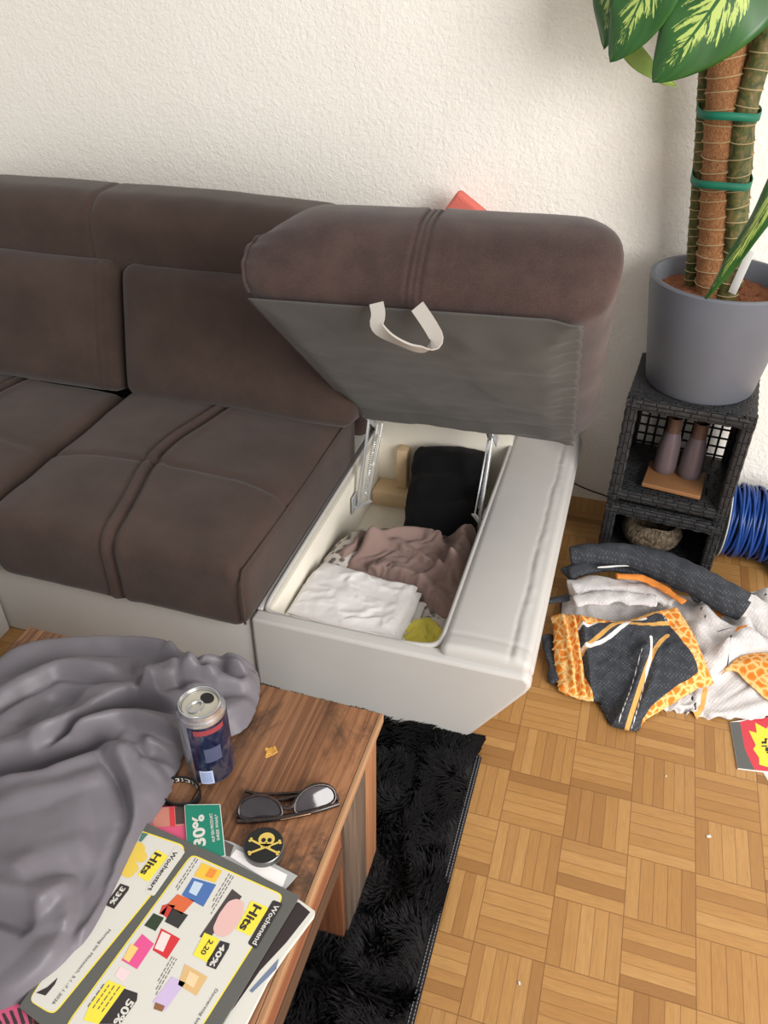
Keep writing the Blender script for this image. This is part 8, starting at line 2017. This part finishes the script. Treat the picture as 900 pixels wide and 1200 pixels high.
def lens_outline(sg, k=1.0):
    pts = []
    base = [(0.010, 0.003), (0.035, 0.0015), (0.062, 0.002), (0.070, 0.008), (0.068, 0.020), (0.058, 0.030), (0.042, 0.0345), (0.026, 0.032), (0.013, 0.023), (0.008, 0.011)]
    b = smoothpoly(np.array(base) * np.array([hwL / 0.072, 1.0]), 2)
    c = b.mean(0)
    b = c + (b - c) * k
    return [(sg * x, y) for x, y in b]


mb = MB()
for sg in (-1, 1):
    loop = [gp(x, y) for x, y in lens_outline(sg)]
    mb.tube(loop, 0.0027, 8, closed=True, flat=1.2)
brow = [gp(x, 0.001 - 0.0015 * (x / hwL) ** 2, 0.001) for x in np.linspace(-hwL, hwL, 24)]
mb.tube(brow, 0.0040, 8)
mb.tube([gp(-0.012, 0.020), gp(-0.006, 0.0135), gp(0, 0.0115), gp(0.006, 0.0135), gp(0.012, 0.020)], 0.0032, 8)
mb.build('frame', M_TORT, gl, smooth=60)
for sg in (-1, 1):
    ol_ = [gp(x, y, 0.0004) for x, y in lens_outline(sg, 0.99)]
    c = np.mean(ol_, 0) + fn * 0.002 * (1 if fn @ (CAM - gm) > 0 else -1)
    mb = MB(); n_ = len(ol_)
    mid = [(c + q) / 2 + fn * 0.0012 * (1 if fn @ (CAM - gm) > 0 else -1) for q in ol_]
    mb.add(ol_ + mid + [c], [(i, (i + 1) % n_, n_ + (i + 1) % n_, n_ + i) for i in range(n_)] + [(n_ + i, n_ + (i + 1) % n_, 2 * n_) for i in range(n_)])
    mb.build('lens', M_LENS, gl, smooth=80)
for sg in (-1, 1):
    h0 = gp(sg * hwL * 0.985, 0.004)
    tp = [h0, h0 + gy * 0.010 + gu * 0.002, h0 - gx * sg * 0.012 + gy * 0.018 + gu * 0.001, h0 - gx * sg * 0.06 + gy * (0.020 + 0.004 * sg) + gu * (-0.001), h0 - gx * sg * 0.105 + gy * (0.024 + 0.006 * sg), h0 - gx * sg * 0.125 + gy * (0.034 + .006 * sg)]
    tp = smoothpoly(np.array(tp), 2, False)
    tp[:, 2] = np.maximum(tp[:, 2], TZ + 0.003)
    mb = MB(); mb.tube(tp, 0.0024, 8, flat=1.5)
    mb.build('temple', M_TORT, gl, smooth=60)
mb = MB(); mb.bar(gp(-0.012, -0.0005, 0.006), gp(0.03, -0.0005, 0.006), 0.0015, 0.0015, fn)
mb.build('metal_trim', plain('bronze_trim', (168, 130, 96), 0.3, 0.6), gl, label='thin bronze trim')

# round tin with a skull and crossbones
tc_ = P(309, 990, 'z', TZ + 0.018)
tin = thing('round_tin', (tc_[0], tc_[1], TZ), 'small round black tin with a yellow skull and crossbones by the sunglasses', 'tin')
TRr = 0.0265
mb = MB(); mb.lathe([(0, 0), (TRr - 0.001, 0), (TRr, 0.001), (TRr, 0.008), (TRr - 0.0008, 0.0085), (TRr, 0.009), (TRr, 0.017), (TRr - 0.001, 0.018), (0, 0.018)], (tc_[0], tc_[1], TZ), 56)
mb.build('tin_body', plain('tin_steel', (110, 108, 106), 0.35, 0.8), tin)
ex_ = P(330, 990, 'z', TZ + .018) - P(290, 990, 'z', TZ + .018); ex_ /= np.linalg.norm(ex_)
ey_ = np.cross([0, 0, 1], ex_)


def disc(name, pts, z, mat, par):
    mb = MB(); mb.add([tc_ + ex_ * x + ey_ * y + (0, 0, z) for x, y in pts], [tuple(range(len(pts)))])
    return mb.build(name, mat, par, smooth=None)


def circ(cx_, cy_, rx, ry=None, n=24): return [(cx_ + rx * math.cos(a), cy_ + (ry or rx) * math.sin(a)) for a in np.linspace(0, 2 * math.pi, n, endpoint=False)]


disc('printed_top', circ(0, 0, TRr - 0.0012, None, 48), 0.0003, ink((26, 28, 26)), tin)
SKY = ink((214, 186, 92))
sk = MB()
for pts in (circ(0.003, 0.0075, 0.0108, 0.0100), [(-0.0045, 0.001), (0.0105, 0.001), (0.009, -0.0055), (-0.003, -0.0055)]):
    sk.add([tc_ + ex_ * x + ey_ * y + (0, 0, 0.0007) for x, y in pts], [tuple(range(len(pts)))])
sk.build('skull_print', SKY, tin, smooth=None)
bn = MB()
for (xa, ya, xb, yb) in ((-0.018, 0.007, 0.020, -0.012), (-0.017, -0.012, 0.021, 0.004)):
    d_ = np.array([xb - xa, yb - ya]); d_ /= np.hypot(*d_); p_ = np.array([-d_[1], d_[0]]) * 0.0014
    q = [(xa - p_[0], ya - p_[1]), (xb - p_[0], yb - p_[1]), (xb + p_[0], yb + p_[1]), (xa + p_[0], ya + p_[1])]
    bn.add([tc_ + ex_ * x + ey_ * y + (0, 0, 0.0005) for x, y in q], [(0, 1, 2, 3)])
    for (x, y) in ((xa, ya), (xb, yb)):
        for s_ in (-1, 1):
            cpts = circ(x + p_[0] * s_ * 1.1, y + p_[1] * s_ * 1.1, 0.0019, None, 12)
            bn.add([tc_ + ex_ * a + ey_ * b + (0, 0, 0.00055) for a, b in cpts], [tuple(range(12))])
bn.build('crossbones_print', SKY, tin, smooth=None)
eyp = MB()
for pts in (circ(-0.0008, 0.0062, 0.0029, 0.0032, 14), circ(0.0072, 0.0062, 0.0029, 0.0032, 14), [(0.0033, 0.0035), (0.0020, 0.0012), (0.0046, 0.0012)], [(0.0005, -0.0015), (0.0011, -0.0015), (0.0011, -0.0042), (0.0005, -0.0042)],
            [(0.003, -0.0015), (0.0036, -0.0015), (0.0036, -0.0042), (0.003, -0.0042)], [(0.0055, -0.0015), (0.0061, -0.0015), (0.0061, -0.0042), (0.0055, -0.0042)]):
    eyp.add([tc_ + ex_ * x + ey_ * y + (0, 0, 0.0010) for x, y in pts], [tuple(range(len(pts)))])
eyp.build('skull_sockets', ink((26, 28, 26)), tin, smooth=None)

# black wristband
wc = P(212, 929, 'z', TZ + 0.006)
mb = MB()
n_ = 64
V, F = [], []
for i in range(n_):
    a = 2 * math.pi * i / n_
    for (dr, dz) in ((-0.001, 0), (0.001, 0), (0.0012, 0.006), (0.001, 0.012), (-0.001, 0.012), (-0.0012, 0.006)):
        V.append((wc[0] + (0.0285 + dr) * math.cos(a), wc[1] + (0.0215 + dr) * math.sin(a), TZ + 0.0008 + dz))
for i in range(n_):
    for j in range(6): F.append((i * 6 + j, i * 6 + (j + 1) % 6, ((i + 1) % n_) * 6 + (j + 1) % 6, ((i + 1) % n_) * 6 + j))
mb.add(V, F)
wb = mb.build('wristband', M_BLACK, None, 'black wristband with white marks lying between the can and the green coupon', 'wristband')
mk_ = MB()
for i, wd in ((-5, 3), (-1, 1), (1, 3), (5, 1), (7, 2)):
    for (a, b, z0_, z1_) in ((i, i + wd * 0.4, 0.003, 0.010), (i, i + wd, 0.003, 0.0045), (i, i + wd, 0.0085, 0.010)):
        th0, th1 = math.radians(75 + a * 6), math.radians(75 + b * 6)
        mk_.add([(wc[0] + 0.0268 * math.cos(th), wc[1] + 0.0198 * math.sin(th), TZ + 0.0008 + z) for th, z in ((th0, z0_), (th1, z0_), (th1, z1_), (th0, z1_))], [(3, 2, 1, 0)])
mk_.build('white_marks', PAPER, wb, smooth=None)

# ------------------------------------------------------------------ on the floor
fz = 0.004
fp_ = thing('floor_leaflet', tuple(P(885, 875, 'z', 0)), 'red leaflet with a yellow starburst lying on the parquet by the bedding heap', 'leaflet')
RF = lambda l: [(840 + x / 13.333, 830 + y / 13.333) for x, y in l]
mb = MB(); sheet_poly(mb, RF([(205, 215), (330, 940), (800, 1000), (1100, 1030), (1100, 130), (600, 150)]), fz, 0.003)
mb.build('page', ink((232, 228, 222)), fp_, smooth=None)
print_poly('grey_edge', RF([(207, 217), (332, 935), (590, 965), (440, 640), (360, 212)]), fz + 0.0003, ink((92, 94, 92)), fp_)
print_poly('red_face', RF([(360, 212), (440, 640), (590, 965), (800, 985), (1100, 1015), (1100, 135), (600, 150)]), fz + 0.0003, ink((206, 62, 76)), fp_)
star = [(600, 225), (775, 320), (860, 200), (930, 330), (1060, 280), (1050, 900), (900, 880), (800, 920), (665, 880), (660, 770), (570, 640), (610, 575), (500, 350), (625, 385)]
print_poly('starburst', RF(star), fz + 0.0006, ink((238, 218, 70)), fp_)
sb = MB()
for x, y, wd, hh in ((770, 480, 26, 10), (765, 500, 14, 26), (740, 535, 40, 18), (745, 590, 45, 10), (790, 640, 30, 30), (800, 690, 20, 14)):
    pts = [P(u, v, 'z', fz + 0.0009) for u, v in RF([(x - wd, y - hh), (x + wd, y - hh), (x + wd, y + hh), (x - wd, y + hh)])]
    sb.add(pts, [(3, 2, 1, 0)])
sb.build('small_print', PDARK, fp_, smooth=None)
mb = MB(); sheet_poly(mb, [(893, 903), (905, 903), (915, 930), (900, 915)], 0.0012, 0.001)
mb.build('paper_scrap', PAPER, None, 'white paper corner sticking out below the red floor leaflet', 'paper')
for i, (u, v, s_) in enumerate(((830.5, 980, 0.0042), (780.5, 909.5, 0.0022), (608.5, 1152, 0.0028))):
    c = P(u, v, 'z', 0.001)
    V, F = softbox((s_, s_ * 0.6, 0.001), 0.0006, 2, (1, 1, 1))
    a = 0.8 * i + .4
    V = V @ np.array([[math.cos(a), -math.sin(a), 0], [math.sin(a), math.cos(a), 0], [0, 0, 1]]).T
    mb = MB(); mb.add(V + c, F)
    mb.build('paper_crumb', PAPER, None, ['largest white paper crumb on the open parquet', 'small white crumb on the parquet just below the bedding heap', 'white crumb on the parquet nearest the rug at the bottom'][i], 'crumb', 'white crumbs on the parquet')

# golden crumbs of something spilt on the table top
cg = P(317, 881, 'z', TZ)
V, F, D = patch([(cg[0] + 0.0095 * math.cos(a) * (1 + 0.3 * math.sin(3 * a)), cg[1] + 0.0095 * math.sin(a) * (1 + 0.35 * math.cos(4 * a + 1))) for a in np.linspace(0, 2 * math.pi, 40, endpoint=False)], 0.0011)
Z = TZ + 0.0004 + np.maximum(0, 0.0022 * fbm(V[:, 0] * 420, V[:, 1] * 420, 0, 301) + 0.0006) * (D > 0)
mb = MB(); mb.add(np.column_stack([V, Z]), F)
mb.build('crumb', plain('golden_crumb', (204, 152, 72), 0.6, 0, 0.4, 0.4), None, 'golden crumb smear on the bare table top right of the drink can', 'crumb', smooth=None)
